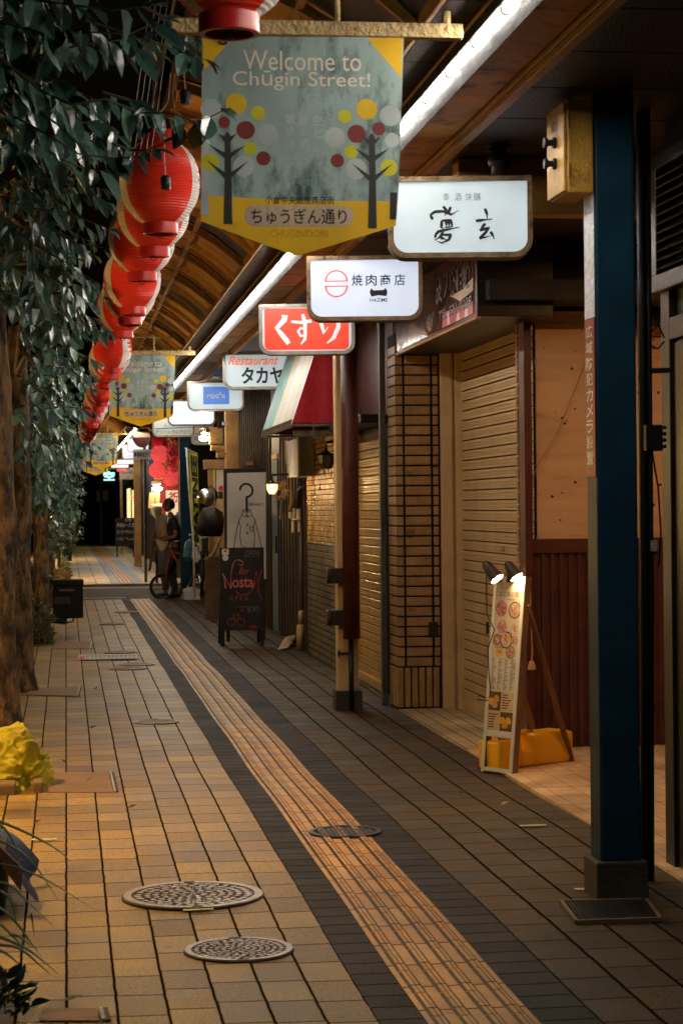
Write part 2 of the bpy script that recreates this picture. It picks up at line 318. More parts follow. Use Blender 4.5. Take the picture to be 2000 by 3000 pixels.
def canopy(y0, y1, label):
    t = thing("arcade_canopy", label, "canopy", (1.4, y0, 3.08))
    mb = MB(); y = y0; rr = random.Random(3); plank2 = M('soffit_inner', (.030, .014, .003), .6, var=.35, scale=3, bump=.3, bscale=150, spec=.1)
    while y < y1-.01:
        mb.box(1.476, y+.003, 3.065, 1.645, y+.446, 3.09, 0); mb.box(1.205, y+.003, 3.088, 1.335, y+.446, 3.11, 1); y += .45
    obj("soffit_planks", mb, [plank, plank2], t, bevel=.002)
    mb = MB(); mb.box(1.20, y0, 3.12, 1.76, y1, 3.2); mb.box(1.652, y0, 3.045, 1.72, y1, 3.12); mb.box(1.66, y0, 3.02, 1.70, y1, 3.045)
    mb.box(1.185, y0, 3.085, 1.202, y1, 3.2); mb.box(1.335, y0, 3.075, 1.345, y1, 3.12)
    obj("gutter_beam", mb, beamc, t, bevel=.003)
    rb = MB()
    def ribmesh(yy, rb):
        for (a, b) in zip(RARC[:-1], RARC[1:]):
            rb.add([(a[0], yy-.014, a[1]), (a[0], yy+.014, a[1]), (b[0], yy+.014, b[1]), (b[0], yy-.014, b[1]), (a[0], yy-.014, a[1]-.045), (a[0], yy+.014, a[1]-.045), (b[0], yy+.014, b[1]-.045), (b[0], yy-.014, b[1]-.045)],
                   [(0, 1, 2, 3), (7, 6, 5, 4), (0, 3, 7, 4), (1, 5, 6, 2)])
        return rb
    first = obj("rib", ribmesh(y0+.2, MB()), ribm, t); n = int((y1-y0-.3)/.68)
    for k in range(1, n+1):
        c = first.copy(); col.objects.link(c); c.parent = t; c.location = (0, .68*k, 0)
    mb = MB()
    mb.bar((.865, y0, 3.335), (.865, y1, 3.335), .03, .03)
    obj("purlin", mb, ribm, t)
    obj("edge_rail", MB().box(.50, y0, 3.44, .53, y1, 3.52), M('edge_rail_dark', (.05, .026, .010), .6), t)
    mb = MB()
    for k in range(-1, n+1):
        a = y0+.2+.68*k; b = a+.68; a = max(a, y0); b = min(b, y1)
        mi = 1 if rr.random() < .28 else 0
        for (p, q) in zip(ARC[:-1], ARC[1:]):
            s = .012 if k % 2 else .02
            mb.add([(p[0], a+.004, p[1]+s), (p[0], b-.004, p[1]+s), (q[0], b-.004, q[1]+s), (q[0], a+.004, q[1]+s)], [(0, 1, 2, 3)], mi)
    obj("roof_sheet", mb, [panA, panB], t)
    return t
canopy(3.2, B1, "amber vaulted canopy with curved ribs over the tactile pavement, before the crossing")
canopy(B2, 94, "amber vaulted canopy with curved ribs beyond the crossing")
tubem = ME("tube_glow", (1.0, .93, .82), TUBE)
steel = M("reflector_steel", (.0052, .0051, .006), .5, metal=0, var=.5, scale=4, bump=.25, bscale=25, stretch=(1, .3, 1), spec=.08)
capm = M("lamp_socket", (.5, .48, .44), .5)
def fixture(y0, label):
    t = thing("fluorescent_light", label, "light fitting", (1.365, y0, 3.05), "fluorescent fittings in the canopy soffit")
    mb = MB(); L = 1.88
    mb.box(1.343, y0, 3.062, 1.468, y0+L+.004, 3.075); mb.box(1.338, y0, 3.035, 1.3428, y0+L+.004, 3.075)  # second box is an added lip shielding the inner planks from the tubes
    mb.add([(1.388, y0, 3.06), (1.388, y0+L+.004, 3.06), (1.434, y0+L+.004, 3.012), (1.434, y0, 3.012), (1.440, y0, 3.016), (1.440, y0+L+.004, 3.016), (1.47, y0+L+.004, 3.06), (1.47, y0, 3.06)], [(0, 1, 2, 3), (3, 2, 5, 4), (4, 5, 6, 7)])
    obj("reflector", mb, steel, t)
    for k in range(4):
        a = y0+.47*k+.012
        obj("tube", MB().rod((1.365, a+.012, 3.03), (1.365, a+.434, 3.03), .0135, 10), tubem, t, smooth=True)
    mb = MB()
    for k in range(1, 5): obj("lamp_holder", MB().rod((1.365, y0+.47*k-.014, 3.03), (1.365, y0+.47*k+.014, 3.03), .0155, 10), capm, t, smooth=True)
    return t
ords = "first second third fourth fifth sixth seventh eighth ninth tenth eleventh twelfth thirteenth fourteenth fifteenth sixteenth seventeenth eighteenth nineteenth twentieth twenty-first twenty-second twenty-third twenty-fourth twenty-fifth twenty-sixth twenty-seventh twenty-eighth twenty-ninth thirtieth thirty-first thirty-second thirty-third thirty-fourth thirty-fifth thirty-sixth".split()
fx = fixture(3.4, "white fluorescent strip light in the soffit, first of the row, nearly overhead")
for k in range(1, 16): dup(fx, (1.365, 3.4+1.885*k, 3.05), f"white fluorescent strip light in the soffit, {ords[k]} of the row before the crossing")
for k in range(14): dup(fx, (1.365, B2+.02+1.885*k, 3.05), f"white fluorescent strip light beyond the crossing, {ords[k]} of that row")
# dark soffit and cross beams over the shop fronts
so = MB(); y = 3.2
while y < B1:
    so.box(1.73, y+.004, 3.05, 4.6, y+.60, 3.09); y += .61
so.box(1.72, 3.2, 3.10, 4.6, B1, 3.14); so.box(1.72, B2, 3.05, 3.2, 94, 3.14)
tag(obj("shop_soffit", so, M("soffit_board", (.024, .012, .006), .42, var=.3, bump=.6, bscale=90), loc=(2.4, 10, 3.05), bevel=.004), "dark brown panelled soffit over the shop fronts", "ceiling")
cbm = MB().box(1.75, 9.0, 2.80, 3.4, 9.14, 3.05)
tag(obj("cross_beam", cbm, beamc, loc=(2.5, 9.05, 2.8), bevel=.006), "brown beam crossing the soffit behind the calligraphy light box", "beam")

# ------------------------------------------------------------------ shop fronts along the pavement
cream = M("cream_metal", (.54, .365, .18), .38, var=.12, scale=4, bump=.12, bscale=60, dirt=(.26, .15, .06), damt=.33, dscale=2)
creamd = M("cream_tile", (.33, .19, .08), .35, var=.22, scale=9, bump=.25, bscale=70, dirt=(.13, .075, .035), damt=.38, dscale=6)
gold = M("amber_shutter", (.50, .29, .07), .34, metal=.25, var=.18, scale=5, bump=.12, bscale=70, dirt=(.22, .11, .02), damt=.36, dscale=3)
maroon = M("maroon_paint", (.085, .022, .016), .35, var=.3, bump=.3, bscale=60)
maroon2 = M("maroon_slat", (.085, .025, .018), .5, var=.25, bump=.15)
darkred = M("dark_maroon", (.03, .012, .01), .5, var=.3, bump=.1)
black = M("black_metal", (.012, .012, .013), .42, var=.3, bump=.15)
def shutter(name, label, X, y0, y1, z1, m, parent=None, period=.072):
    prof = [(0, 0), (.010, .02), (.010, .25), (.004, .29), (.011, .33), (.011, .50), (.004, .54), (.011, .58), (.011, .80), (.006, .88), (-.004, .92), (-.004, .97)]
    mb = MB(); pts = []; n = int((z1-.1)/period)
    for k in range(n): pts += [(X-dx, .09+period*(k+f)) for dx, f in prof]
    N_ = len(pts); mb.add([(x, y0, z) for x, z in pts]+[(x, y1, z) for x, z in pts], [(i, i+1, i+1+N_, i+N_) for i in range(N_-1)])
    t = thing(name, label, "shutter", (X, y0, 0)) if parent is None else parent
    mb.m = [1 if (i % len(prof)) in (9, 10, 11) else 0 for i in range(len(mb.f))]
    obj("shutter_curtain", mb, [m, M("slat_gap_shade", (.05, .026, .012), .6)], t)  # gap faces coloured dark as the shade between slats
    obj("bottom_rail", MB().box(X-.022, y0, 0.012, X+.02, y1, .088), m, t, bevel=.004)
    fr = MB().box(X-.05, y1, 0, X+.05, y1+.06, z1); 
    obj("guide_rail", fr, cream, t, bevel=.004)
    return t
def building(label, y0, y1, x0, wm, z1=3.05, depth=1.6):
    t = thing("shop_building", label, "building", (x0, (y0+y1)/2, 0))
    obj("wall", MB().box(x0, y0, -.05, x0+depth, y1, z1), wm, t)
    return t
# near shop: plain dark front at the photo's edge
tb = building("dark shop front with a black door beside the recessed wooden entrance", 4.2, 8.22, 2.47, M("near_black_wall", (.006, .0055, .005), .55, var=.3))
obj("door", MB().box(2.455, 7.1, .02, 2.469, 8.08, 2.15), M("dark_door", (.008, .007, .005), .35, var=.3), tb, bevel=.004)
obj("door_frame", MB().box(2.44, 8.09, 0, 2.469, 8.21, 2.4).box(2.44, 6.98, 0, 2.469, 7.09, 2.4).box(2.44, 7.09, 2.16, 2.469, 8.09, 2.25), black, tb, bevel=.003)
tv = thing("louvred_vent", "dark grey louvred ventilation grille high on the dark shop front", "vent", (2.36, 7.8, 2.4))
obj("frame", MB().box(2.40, 7.3, 2.36, 2.468, 8.2, 2.43).box(2.40, 7.3, 2.86, 2.468, 8.2, 2.92).box(2.40, 8.13, 2.43, 2.468, 8.2, 2.86).box(2.455, 7.3, 2.43, 2.466, 8.13, 2.86), M("vent_grey", (.02, .02, .025), .35, metal=.5), tv, bevel=.004)
sl = MB()
for k in range(11): z = 2.45+.037*k; sl.add([(2.40, 7.3, z), (2.40, 8.13, z), (2.45, 8.13, z+.033), (2.45, 7.3, z+.033), (2.403, 7.3, z-.004), (2.403, 8.13, z-.004)], [(0, 1, 2, 3), (0, 4, 5, 1)])
obj("louvres", sl, MATS["vent_grey"], tv)
# recessed entrance: beige wall over maroon wainscot, facing the camera
YW = 12.2
beige = M("beige_plaster", (.62, .38, .20), .6, var=.14, scale=3, bump=.15, bscale=30, dirt=(.36, .19, .08), damt=.37, dscale=4, stretch=(.6, 1, 3.5))
te = thing("recessed_entrance", "beige panel wall over maroon slatted wainscot in the recessed entrance", "shop entrance", (3.2, YW, 0))
obj("wall", MB().box(2.87, YW+.03, 0, 4.65, YW+.15, 3.05).box(4.5, 5, 0, 4.65, YW+.03, 3.05), darkred, te)
pz = atY(1650, 1578, YW).z; tz = atY(1650, 912, YW).z
wp = MB().box(2.84, YW, pz, 4.5, YW+.028, tz)
obj("beige_panel", wp, beige, te)
sp_ = MB(); rs = random.Random(11)
for k in range(46):
    x = 2.86+rs.random()*.8; z = pz+.1+rs.random()*(tz-pz-.25); r = rs.choice((.003, .004, .006, .009))
    sp_.poly([(x+r*cos(a)*(1+.4*rs.random()), z+r*sin(a)) for a in [j*pi/4 for j in range(8)]], YW-.0015)
obj("stains", sp_, M("stain_brown", (.09, .045, .02), .7), te)
wn = MB().box(2.80, YW-.03, pz-.085, 4.5, YW+.02, pz).box(2.80, YW-.005, 0, 4.5, YW+.028, pz-.085)
x = 2.86
while x < 4.4: wn.box(x, YW-.022, .012, x+.028, YW-.004, pz-.086); x += .056
obj("wainscot", wn, maroon2, te)
cx0 = atY(1531, 1500, YW).x; cx1 = atY(1553, 1500, YW).x
obj("column", MB().box(cx0, YW-.06, 0, cx1, YW+.1, tz+.1), maroon, te, bevel=.004)
obj("lintel", MB().box(2.45, YW-.5, tz+.02, 4.5, YW-.06, tz+.14).box(2.45, YW-.25, tz+.14, 4.5, YW-.05, 3.05), dark, te, bevel=.004)
lv = MB()
for k in range(7): lv.box(3.3, YW-.05-.0, tz-.04-.018*k, 4.5, YW-.03, tz-.03-.018*k)
obj("louvre_slats", lv, M("orange_slat", (.30, .10, .03), .5), te)
cd = MB(); cd.tube([atY(1755, 960, YW-.02), atY(1712, 1065, YW-.02), atY(1680, 1150, YW-.02), atY(1630, 1270, YW-.02), atY(1580, 1350, YW-.02), atY(1559, 1400, YW-.02), atY(1557, 1500, YW-.02), atY(1556, 1700, YW-.02), atY(1557, 1840, YW-.02)], .004, 6)
tag(obj("power_cable", cd, M("tan_cable", (.42, .25, .10), .5), loc=atY(1557, 1500, YW)), "thin tan cable running diagonally down the beige wall", "cable")
# pilaster with shutter and mirror fascia
ts = building("shop front with beige ribbed shutter and a tiled pilaster", 12.36, 15.15, 2.92, darkred)
XS = 2.87
shutter("shutter_curtain", "", XS, 12.36, 14.68, 2.62, cream, ts)
obj("door_jamb", MB().box(2.715, 14.70, 0, 2.80, 14.78, 2.62).box(2.80, 14.72, 0, 2.84, 14.76, 2.62), cream, ts, bevel=.005)
nb = MB(); ax, bx = atY(1515, 1500, 12.33).x, atY(1529, 1500, 12.33).x; z = .02
while z < 2.6: nb.box(ax, 12.31, z, bx, 12.36, z+.064); z += .074
obj("guide_clips", nb, creamd, ts, bevel=.003)
tl = MB(); z = 2.66
while z > .36:
    a = z-.062
    tl.box(2.385, 14.752, a, 2.44, 15.10, z); tl.box(2.456, 14.742, a, 2.644, 14.80, z); tl.box(2.662, 14.742, a, 2.70, 14.80, z); z -= .0735
for k in range(6): tl.box(2.385+.053*k, 14.742, .02, 2.385+.053*k+.042, 14.80, z)
tl.box(2.378, 14.80, .02, 2.39, 14.93, z); tl.box(2.378, 14.94, .02, 2.39, 15.08, z)
obj("pilaster_core", MB().box(2.392, 14.758, 0, 2.716, 15.12, 2.75), M("tile_grout", (.012, .009, .007), .9, var=.2), ts)
obj("pilaster_tiles", tl, creamd, ts, bevel=.009, seg=3)
obj("downpipe", MB().box(2.33, 15.13, 0, 2.375, 15.2, 2.9), M("grey_strip", (.12, .10, .08), .5), ts, bevel=.006)
mirror = M("mirror_panel", (.16, .075, .06), .10, metal=.55, var=.5, scale=2, bump=.1, bscale=6)
lk = atX(1472, 1609, XS-.012); obj("lock_plate", MB().box(XS-.016, lk.y-.05, lk.z-.02, XS-.0115, lk.y+.05, lk.z+.02), M("lock_steel", (.30, .22, .13), .35, metal=.5), ts, bevel=.002)
sw = atY(1268, 1842, 14.74); obj("meter_flap", MB().box(sw.x-.035, 14.725, sw.z-.05, sw.x+.035, 14.741, sw.z+.05), M("flap_dark", (.02, .014, .01), .5), ts, bevel=.003)
fb = thing("fascia_sign", "dark glossy fascia sign with black lettering over the beige shutter", "sign", (2.4, 13.4, 2.6))
obj("sign_box", MB().box(2.40, 11.8, 2.60, 2.86, 14.95, 3.045), M("fascia_black", (.022, .013, .011), .35, var=.3), fb, bevel=.006)
obj("trim", MB().box(2.392, 11.8, 2.585, 2.42, 14.95, 2.599), beamc, fb, bevel=.002)
fp = MB(); fp.cur = 0
fp.poly([(11.86, 2.62), (14.9, 2.62), (14.9, 3.03), (11.86, 3.03)], 0, 0)
fp.poly([(11.9, 2.625), (12.9, 2.625), (12.85, 2.72), (11.9, 2.70)], -.002, 2)
fp.poly([(12.05, 2.626), (12.15, 2.626), (12.12, 2.68), (12.06, 2.69)], -.003, 3); fp.poly([(12.3, 2.626), (12.42, 2.626), (12.4, 2.665), (12.33, 2.675)], -.003, 3); fp.poly([(12.62, 2.626), (12.7, 2.626), (12.72, 2.70), (12.66, 2.71)], -.003, 3)
fp.poly([(11.88, 2.76), (12.3, 2.74), (12.6, 2.80), (12.2, 2.80), (11.88, 2.84)], -.002, 4); fp.disc(13.35, 2.70, .11, -.002, 4, 14, .055)
fp.disc(13.5, 2.64, .03, -.003, 5, 12, .012)
fp.text("TEL 531-7239", 13.0, 2.67, 11.92, 2.74, -.005, 1, bold=.03); fp.text("皮フ薬相談", 13.1, 2.79, 11.95, 2.99, -.005, 1, bold=.03); fp.text("日祝営業", 13.5, 2.66, 13.15, 2.76, -.005, 1, bold=.03)
fp.xf(Matrix(((0, 1, 0, 2.396), (1, 0, 0, 0), (0, 0, 1, 0), (0, 0, 0, 1))))
obj("sign_panel", fp, [mirror, black, M("print_red", (.42, .03, .04), .3), M("print_white", (.62, .55, .55), .4), M("print_tan", (.42, .27, .12), .3), M("print_orange", (.75, .12, .05), .4)], fb)
# shutter beside the cream post
t2 = building("shop front with amber shutter beside the cream post, under a dark canopy", 15.2, 17.5, 2.52, darkred)
shutter("x", "", 2.49, 16.05, 17.42, 2.1, gold, t2)
obj("canopy_edge", MB().box(2.25, 15.6, 2.13, 2.52, 17.5, 2.2), black, t2, bevel=.01)
obj("upper_cladding", MB().box(2.50, 15.3, 2.2, 2.518, 16.2, 3.03).box(2.50, 16.23, 2.2, 2.518, 17.5, 3.03), M("oxblood_board", (.04, .012, .010), .5), t2)
for k in range(9):
    pass
# brick shop with awning
brick_lo = paver("shaded_brick", .062, .12, (.04, .032, .022), (.11, .085, .05), (.012, .009, .006), jx=.006, jy=.006, rough=.45, axes=("Z", "Y"), grain=.3, bump=.6, spec=.6)
brick_hi = paver("lit_brick", .05, .045, (.40, .20, .02), (.85, .50, .10), (.05, .028, .01), jx=.006, jy=.006, rough=.3, axes=("Z", "Y"), grain=.5, bump=.9, spec=.9, gsc=200)  # light and shade put into colour: lit gold above, shaded brick below
MATS["lit_brick"].node_tree.nodes["Principled BSDF"].inputs["Metallic"].default_value = .55
t3 = building("brick shop front coloured as lit gold above and shaded below, under the red awning", 17.5, 20.8, 2.46, dark)
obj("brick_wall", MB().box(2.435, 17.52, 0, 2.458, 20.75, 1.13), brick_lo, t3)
obj("lit_brick_wall", MB().box(2.437, 17.52, 1.131, 2.458, 20.75, 2.16), brick_hi, t3)
ta = thing("awning", "red awning with pale striped front over the brick shop", "awning", (2.1, 18.8, 2.2))
hem = 2.2; top = 3.04; XA = 1.93; XB = 2.45; Y0, Y1 = 17.5, 20.3
def ax_(z): return XA+(XB-XA)*((z-hem)/1.55)
stripe = [M("stripe_%s" % n_, c_, .45, var=.1, bump=.2, bscale=90, dirt=(.3, .27, .22), damt=.3) for n_, c_ in (("teal", (.20, .40, .42)), ("ivory", (.62, .60, .46)), ("white", (.68, .66, .68)), ("lilac", (.55, .46, .50)))]
fm = MB(); ns = 6; seq = [2, 1, 2, 1, 0, 0]; fi = [3, 1, 2, 1, 0, 0]
ycuts = [17.5, 17.85, 18.3, 18.75, 19.3, 19.8, 20.3]
for k in range(6):
    for j in range(6):
        za = hem+(top-hem)*j/6; zb = hem+(top-hem)*(j+1)/6
        fm.add([(ax_(za), ycuts[k]+.003, za), (ax_(za), ycuts[k+1]-.003, za), (ax_(zb), ycuts[k+1]-.003, zb), (ax_(zb), ycuts[k]+.003, zb)], [(3, 2, 1, 0)], fi[k])
obj("striped_front", fm, stripe, ta)
red = M("awning_red", (.46, .014, .026), .5, var=.18, scale=4, bump=.3, bscale=20)
em = MB(); n = 10
for i in range(n):
    for j in range(8):
        def pt(i_, j_):
            z = hem+.01+(top-hem-.01)*j_/8; x = ax_(z)+(XB-ax_(z))*i_/n; return (x, Y0-.005*sin(i_*1.2+j_*.5)*(1-j_/8), z)
        em.add([pt(i, j), pt(i+1, j), pt(i+1, j+1), pt(i, j+1)], [(0, 1, 2, 3)])
obj("end_panel", em, red, ta, smooth=True)
em2 = MB(); em2.v = [(x, Y1+(Y0-y), z) for x, y, z in em.v]; em2.f = em.f; em2.m = em.m
obj("end_panel", em2, red, ta, smooth=True)
fr = MB(); fr.rod((XA+.01, Y0, hem-.01), (XA+.01, Y1, hem-.01), .014); fr.rod((XA+.01, Y0, hem-.01), (XB, Y0, hem-.01), .012); fr.rod((XA+.01, Y1, hem-.01), (XB, Y1, hem-.01), .012)
for k in range(28): y = Y0+.05+.1*k; fr.rod((XA+.005, y, hem+.045), (XA-.006, y+.02, hem-.022), .005, 5)
fr.box(XB-.5, Y0+.06, hem-.10, XB-.02, Y0+.09, hem-.05)
obj("awning_frame", fr, M("rusty_rail", (.16, .12, .08), .6, var=.4, scale=20), ta)
# dark bar with blue door
t4 = building("dark timber bar front with a narrow blue door", 20.8, 33.4, 2.46, M("dark_timber", (.03, .018, .010), .45, var=.4, scale=4, stretch=(1, 1, .15)))
bt = MB(); 
for k in range(40):
    y = 21.0+.3*k
    if not (23.4 < y < 24.4): bt.box(2.435, y, 0, 2.459, y+.05, 3.04)
obj("battens", bt, M("batten", (.05, .03, .016), .5, var=.3), t4)
bd = MB()
for k in range(6): bd.box(2.425, 23.6+.1*k, .05, 2.457, 23.6+.1*k+.096, 2.04)
dd = obj("door", bd, M("blue_door", (.018, .06, .09), .5, var=.25, scale=8, bump=.2), t4, bevel=.004)
obj("handle", MB().box(2.405, 23.66, .95, 2.424, 23.69, 1.15), black, dd, bevel=.004)
obj("transom", MB().box(2.42, 23.58, 2.05, 2.457, 24.22, 2.1), M("orange_wood", (.36, .15, .06), .5), t4)
# ------------------------------------------------------------------ posts
bluep = M("blue_post_paint", (.006, .032, .058), .42, spec=.14, var=.25, scale=5, bump=.10, bscale=120, dirt=(.01, .03, .05), damt=.3)
conc_d = M("plinth_concrete", (.045, .034, .022), .7, var=.3, bump=.4)
PLH = .14
def post(label, x, y, wd, m, z1=3.05, plinth=True, name="canopy_post"):
    t = thing(name, label, "post", (x+wd/2, y+wd/2, 0))
    obj("shaft", MB().box(x, y, PLH if plinth else 0, x+wd, y+wd, z1), m, t, bevel=.012, seg=3)
    if plinth: obj("plinth", MB().box(x-.022, y-.022, -.02, x+wd+.022, y+wd+.022, PLH+.005), conc_d, t, bevel=.008)
    return t
def yplane(px, py, Y): return atY(px, py, Y)
bp = onG(1764, 2640); BX, BY = bp.x, bp.y+.02; PWD = .158
tp = post("dark blue steel canopy post carrying a red vertical notice, on a concrete plinth", BX, BY, PWD, bluep)
# red vertical notice on the street face of the blue post
rs_ = thing("notice_strip", "narrow red vertical notice with white Japanese characters on the blue post", "sign", (BX-.006, BY+.08, 1.9))
FX = BX-.004
zt = atX(1745, 928, FX).z; zb = atX(1755, 1396, FX).z
txt = "広域防犯カメラ設置"; hh = (zt-zb-.06)/len(txt)
ya, yb_ = BY+.008, BY+.150
obj("plate", MB().box(FX, ya, zb, BX-.0005, yb_, zt), M("notice_red", (.24, .008, .008), .4, var=.15, dirt=(.15, .02, .015), damt=.3), rs_, bevel=.001)
tm2 = MB()
for i, ch in enumerate(txt): tm2.text(ch, yb_-.022, zt-.02-hh*(i+1)+.008, ya+.022, zt-.02-hh*i-.004, 0, 0, bold=.012)
tm2.xf(Matrix(((0, 1, 0, FX-.0015), (1, 0, 0, 0), (0, 0, 1, 0), (0, 0, 0, 1))))
obj("lettering", tm2, M("notice_white", (.68, .60, .50), .5), rs_)
sf = MB().box(BX-.003, ya, zt+.004, BX-.0005, yb_, atX(1730, 566, FX).z)
tag(obj("reflective_strip", sf, M("cracked_film", (.62, .64, .70), .28, var=.3, scale=40, bump=.6, bscale=70, dirt=(.12, .13, .16), damt=.34, dscale=60), loc=(BX, BY, 2.4)), "pale cracked reflective strip on the blue post above the red notice", "strip")
# yellow switch box under the soffit, on the post
yb = M("ochre_box", (.36, .19, .022), .45, var=.3, scale=7, bump=.3, bscale=80, dirt=(.16, .08, .012), damt=.42, dscale=9)
t = thing("switch_box", "ochre metal switch box with two black knobs, high on the blue post", "switch box", (BX-.1, BY+.05, 2.7))
zb2 = atY(1690, 566, BY).z; zt2 = 3.02; XBL = BX-.118
obj("case", MB().box(XBL+.014, BY-.01, zb2, BX-.004, BY+.27, zt2), yb, t, bevel=.006)
obj("door", MB().box(XBL, BY-.005, zb2+.008, XBL+.013, BY+.265, zt2-.01), yb, t, bevel=.004)
for z in (zb2+.13, zb2+.21):
    kn = MB(); kn.lathe([(0, 0), (.022, 0), (.022, .01), (.012, .012), (.012, .03), (.02, .032), (.02, .045), (0, .045)], (0, 0, 0), 12, axis='X'); kn.xf(Matrix.Translation((XBL-.001, BY+.12, z)) @ Matrix.Scale(-1, 4, (1, 0, 0)))
    obj("knob", kn, M("knob_black", (.004, .004, .004), .6), t)
obj("hinge", MB().rod((XBL+.016, BY-.014, zb2+.06), (XBL+.016, BY-.014, zb2+.11), .006, 6), beamc, t); obj("hinge", MB().rod((XBL+.016, BY-.014, zt2-.11), (XBL+.016, BY-.014, zt2-.06), .006, 6), beamc, t)
pn = MB().text("NO.8", 0, 0, .09, .045, 0, 0, bold=.02).xf(Matrix(((0, 1, 0, XBL-.0015), (-1, 0, 0, BY+.18), (0, 0, 1, zt2-.1), (0, 0, 0, 1))))
obj("lettering", pn, MATS["knob_black"], t)
lm = MB().lathe([(0, .03), (.02, .03), (.15, .0), (.17, -.01), (.165, -.015), (.0, -.012)], (0, 0, 0), 28).xf(Matrix.Translation(atd(1690, 232, 7.75)))
tag(obj("ceiling_lamp", lm, M("lamp_dish", (.10, .07, .04), .35, metal=.4), smooth=True, loc=atd(1690, 232, 7.75)), "unlit round dish lamp on the soffit above the ochre switch box", "lamp")
# conduits and cables behind the post
YC = BY+.35
t = thing("cable_conduits", "black conduits with looped cables and a junction block behind the blue post", "conduit", (2.25, YC, 0))
def PX(px, py, Y=YC): return atY(px, py, Y)
c1 = MB()
for (xa, xb, r) in ((1873, 1893, .018), (1893, 1902, .012)): c1.tube([PX(xa, 200), PX(xa+6, 1000), PX(xa+12, 1700), PX(xa+14, 2600)], r, 8)
obj("conduit", c1, black, t, smooth=True)
for L_ in ([PX(1868, 890), PX(1878, 940), PX(1910, 970), PX(1925, 950), PX(1900, 900)], [PX(1900, 880), PX(1925, 950), PX(1944, 990)], [PX(1902, 1010), PX(1925, 1022), PX(1944, 1000)], [PX(1908, 1320), PX(1926, 1430), PX(1934, 1560), PX(1928, 1660)], [PX(1866, 1105), PX(1880, 1120), PX(1868, 1150), PX(1880, 1180)]): obj("cable", MB().tube(L_, .004, 5), black, t)
a, b = PX(1878, 1246), PX(1928, 1322)
jb = MB().box(a.x, YC-.06, b.z, b.x, YC, a.z)
for k in range(4): jb.box(b.x, YC-.05, b.z+.01+.025*k, b.x+.018, YC, b.z+.025+.025*k)
obj("junction_block", jb, black, t, bevel=.004)
obj("bracket", MB().bar(PX(1868, 1088), PX(1960, 1085), .02, .02), black, t); obj("bracket", MB().bar(PX(1872, 1475), PX(1915, 1480), .012, .012), black, t)
pc = MB(); pc.tube([PX(1879, 1474), PX(1888, 1530), PX(1893, 1610)], .004, 6); pc.box(PX(1893, 0).x-.012, YC-.03, PX(0, 1640).z, PX(1893, 0).x+.012, YC-.006, PX(0, 1606).z)
tag(obj("power_plug", pc, M("plug_ivory", (.50, .42, .30), .45), loc=PX(1890, 1600), bevel=.003), "ivory plug on a short lead hanging by the conduits", "plug")
gr = thing("drain_grate", "black steel drain grate in the paving at the foot of the blue post", "grate", onG(1785, 2690))
ga, gb_, gc_, gd_ = onG(1650, 2655), onG(1890, 2650), onG(1925, 2700), onG(1690, 2708)
gm = MB(); cz = .012
def q(u, v): p = (ga*(1-u)+gb_*u)*(1-v)+(gd_*(1-u)+gc_*u)*v; return Vector((p.x, p.y, cz))
for k in range(24): u = k/23; gm.bar(q(u, 0), q(u, 1), .006, .012)
obj("bars", gm, black, gr)
rim = MB(); 
for s, e_ in ((q(-.02, -.06), q(1.02, -.06)), (q(1.02, -.06), q(1.02, 1.06)), (q(1.02, 1.06), q(-.02, 1.06)), (q(-.02, 1.06), q(-.02, -.06))): rim.bar(s, e_, .014, .016)
obj("frame", rim, M("worn_steel", (.16, .12, .08), .5, metal=.3), gr)
# cream post with maroon rain pipe
cpost = M("cream_post", (.60, .41, .21), .45, var=.12, scale=4, bump=.35, bscale=110, dirt=(.33, .2, .09), damt=.3)
pp = onG(985, 2084); CX, CY = pp.x+.02, pp.y+.02
post("cream canopy post with a stubby plinth beside the amber shutter", CX, CY, .15, cpost)
t = thing("rain_pipe", "thick maroon rain pipe with clamps and a valve, on the cream post", "pipe", (CX+.12, CY-.08, .5))
px_ = atY(1026, 1500, CY-.075).x
obj("pipe", MB().tube([(px_, CY-.075, .53), (px_, CY-.075, 3.05)], .062, 20), maroon, t, smooth=True)
obj("thin_pipe", MB().tube([(px_, CY-.03, .0), (px_, CY-.03, .53)], .018, 10), black, t, smooth=True)
for yv in (1685, 1808):
    z = atY(1000, yv, CY).z; obj("clamp", MB().box(CX-.065, CY-.10, z-.055, px_+.0, CY-.005, z+.055).rod((CX-.09, CY-.05, z), (CX-.06, CY-.05, z), .06, 14), M("clamp_dark", (.03, .014, .012), .4), t, bevel=.006)
zz = atY(1000, 1914, CY).z
vv = MB().rod((px_-.018, CY-.03, zz), (px_-.09, CY-.03, zz), .009, 8).lathe([(.026, -.006), (.034, 0), (.026, .006), (.02, 0), (.026, -.006)], (0, 0, 0), 14, axis='X').xf(Matrix.Identity(4))
vw = MB().rod((px_-.018, CY-.03, zz), (px_-.085, CY-.03, zz), .009, 8); vw2 = MB().lathe([(.020, -.006), (.032, 0), (.020, .006), (.016, 0), (.020, -.006)], (px_-.09, CY-.03, zz), 14, axis='X'); vw.add(vw2.v, vw2.f)
obj("valve", vw, black, t, smooth=True)
tanp = M("tan_post", (.42, .235, .085), .5, var=.25, scale=5, bump=.3, bscale=60, dirt=(.2, .1, .03), damt=.3)
def pxpost(label, x0, x1, y, m, plinth=False):
    a = atY(x0, 1500, y).x; b = atY(x1, 1500, y).x; return post(label, a, y, b-a, m, plinth=plinth)
pxpost("tan canopy post above the wooden notice frame", 663, 703, 26.2, tanp)
pxpost("dark blue canopy post at the crossing beside the cyclist", 528, 560, 33.9, bluep, True)
pxpost("weathered wooden post beyond the crossing beside the black menu board", 393, 414, 52, tanp)
pxpost("slim teal post far down the arcade by the neon character", 291, 300, 86, M("teal_post", (.02, .10, .11), .4))
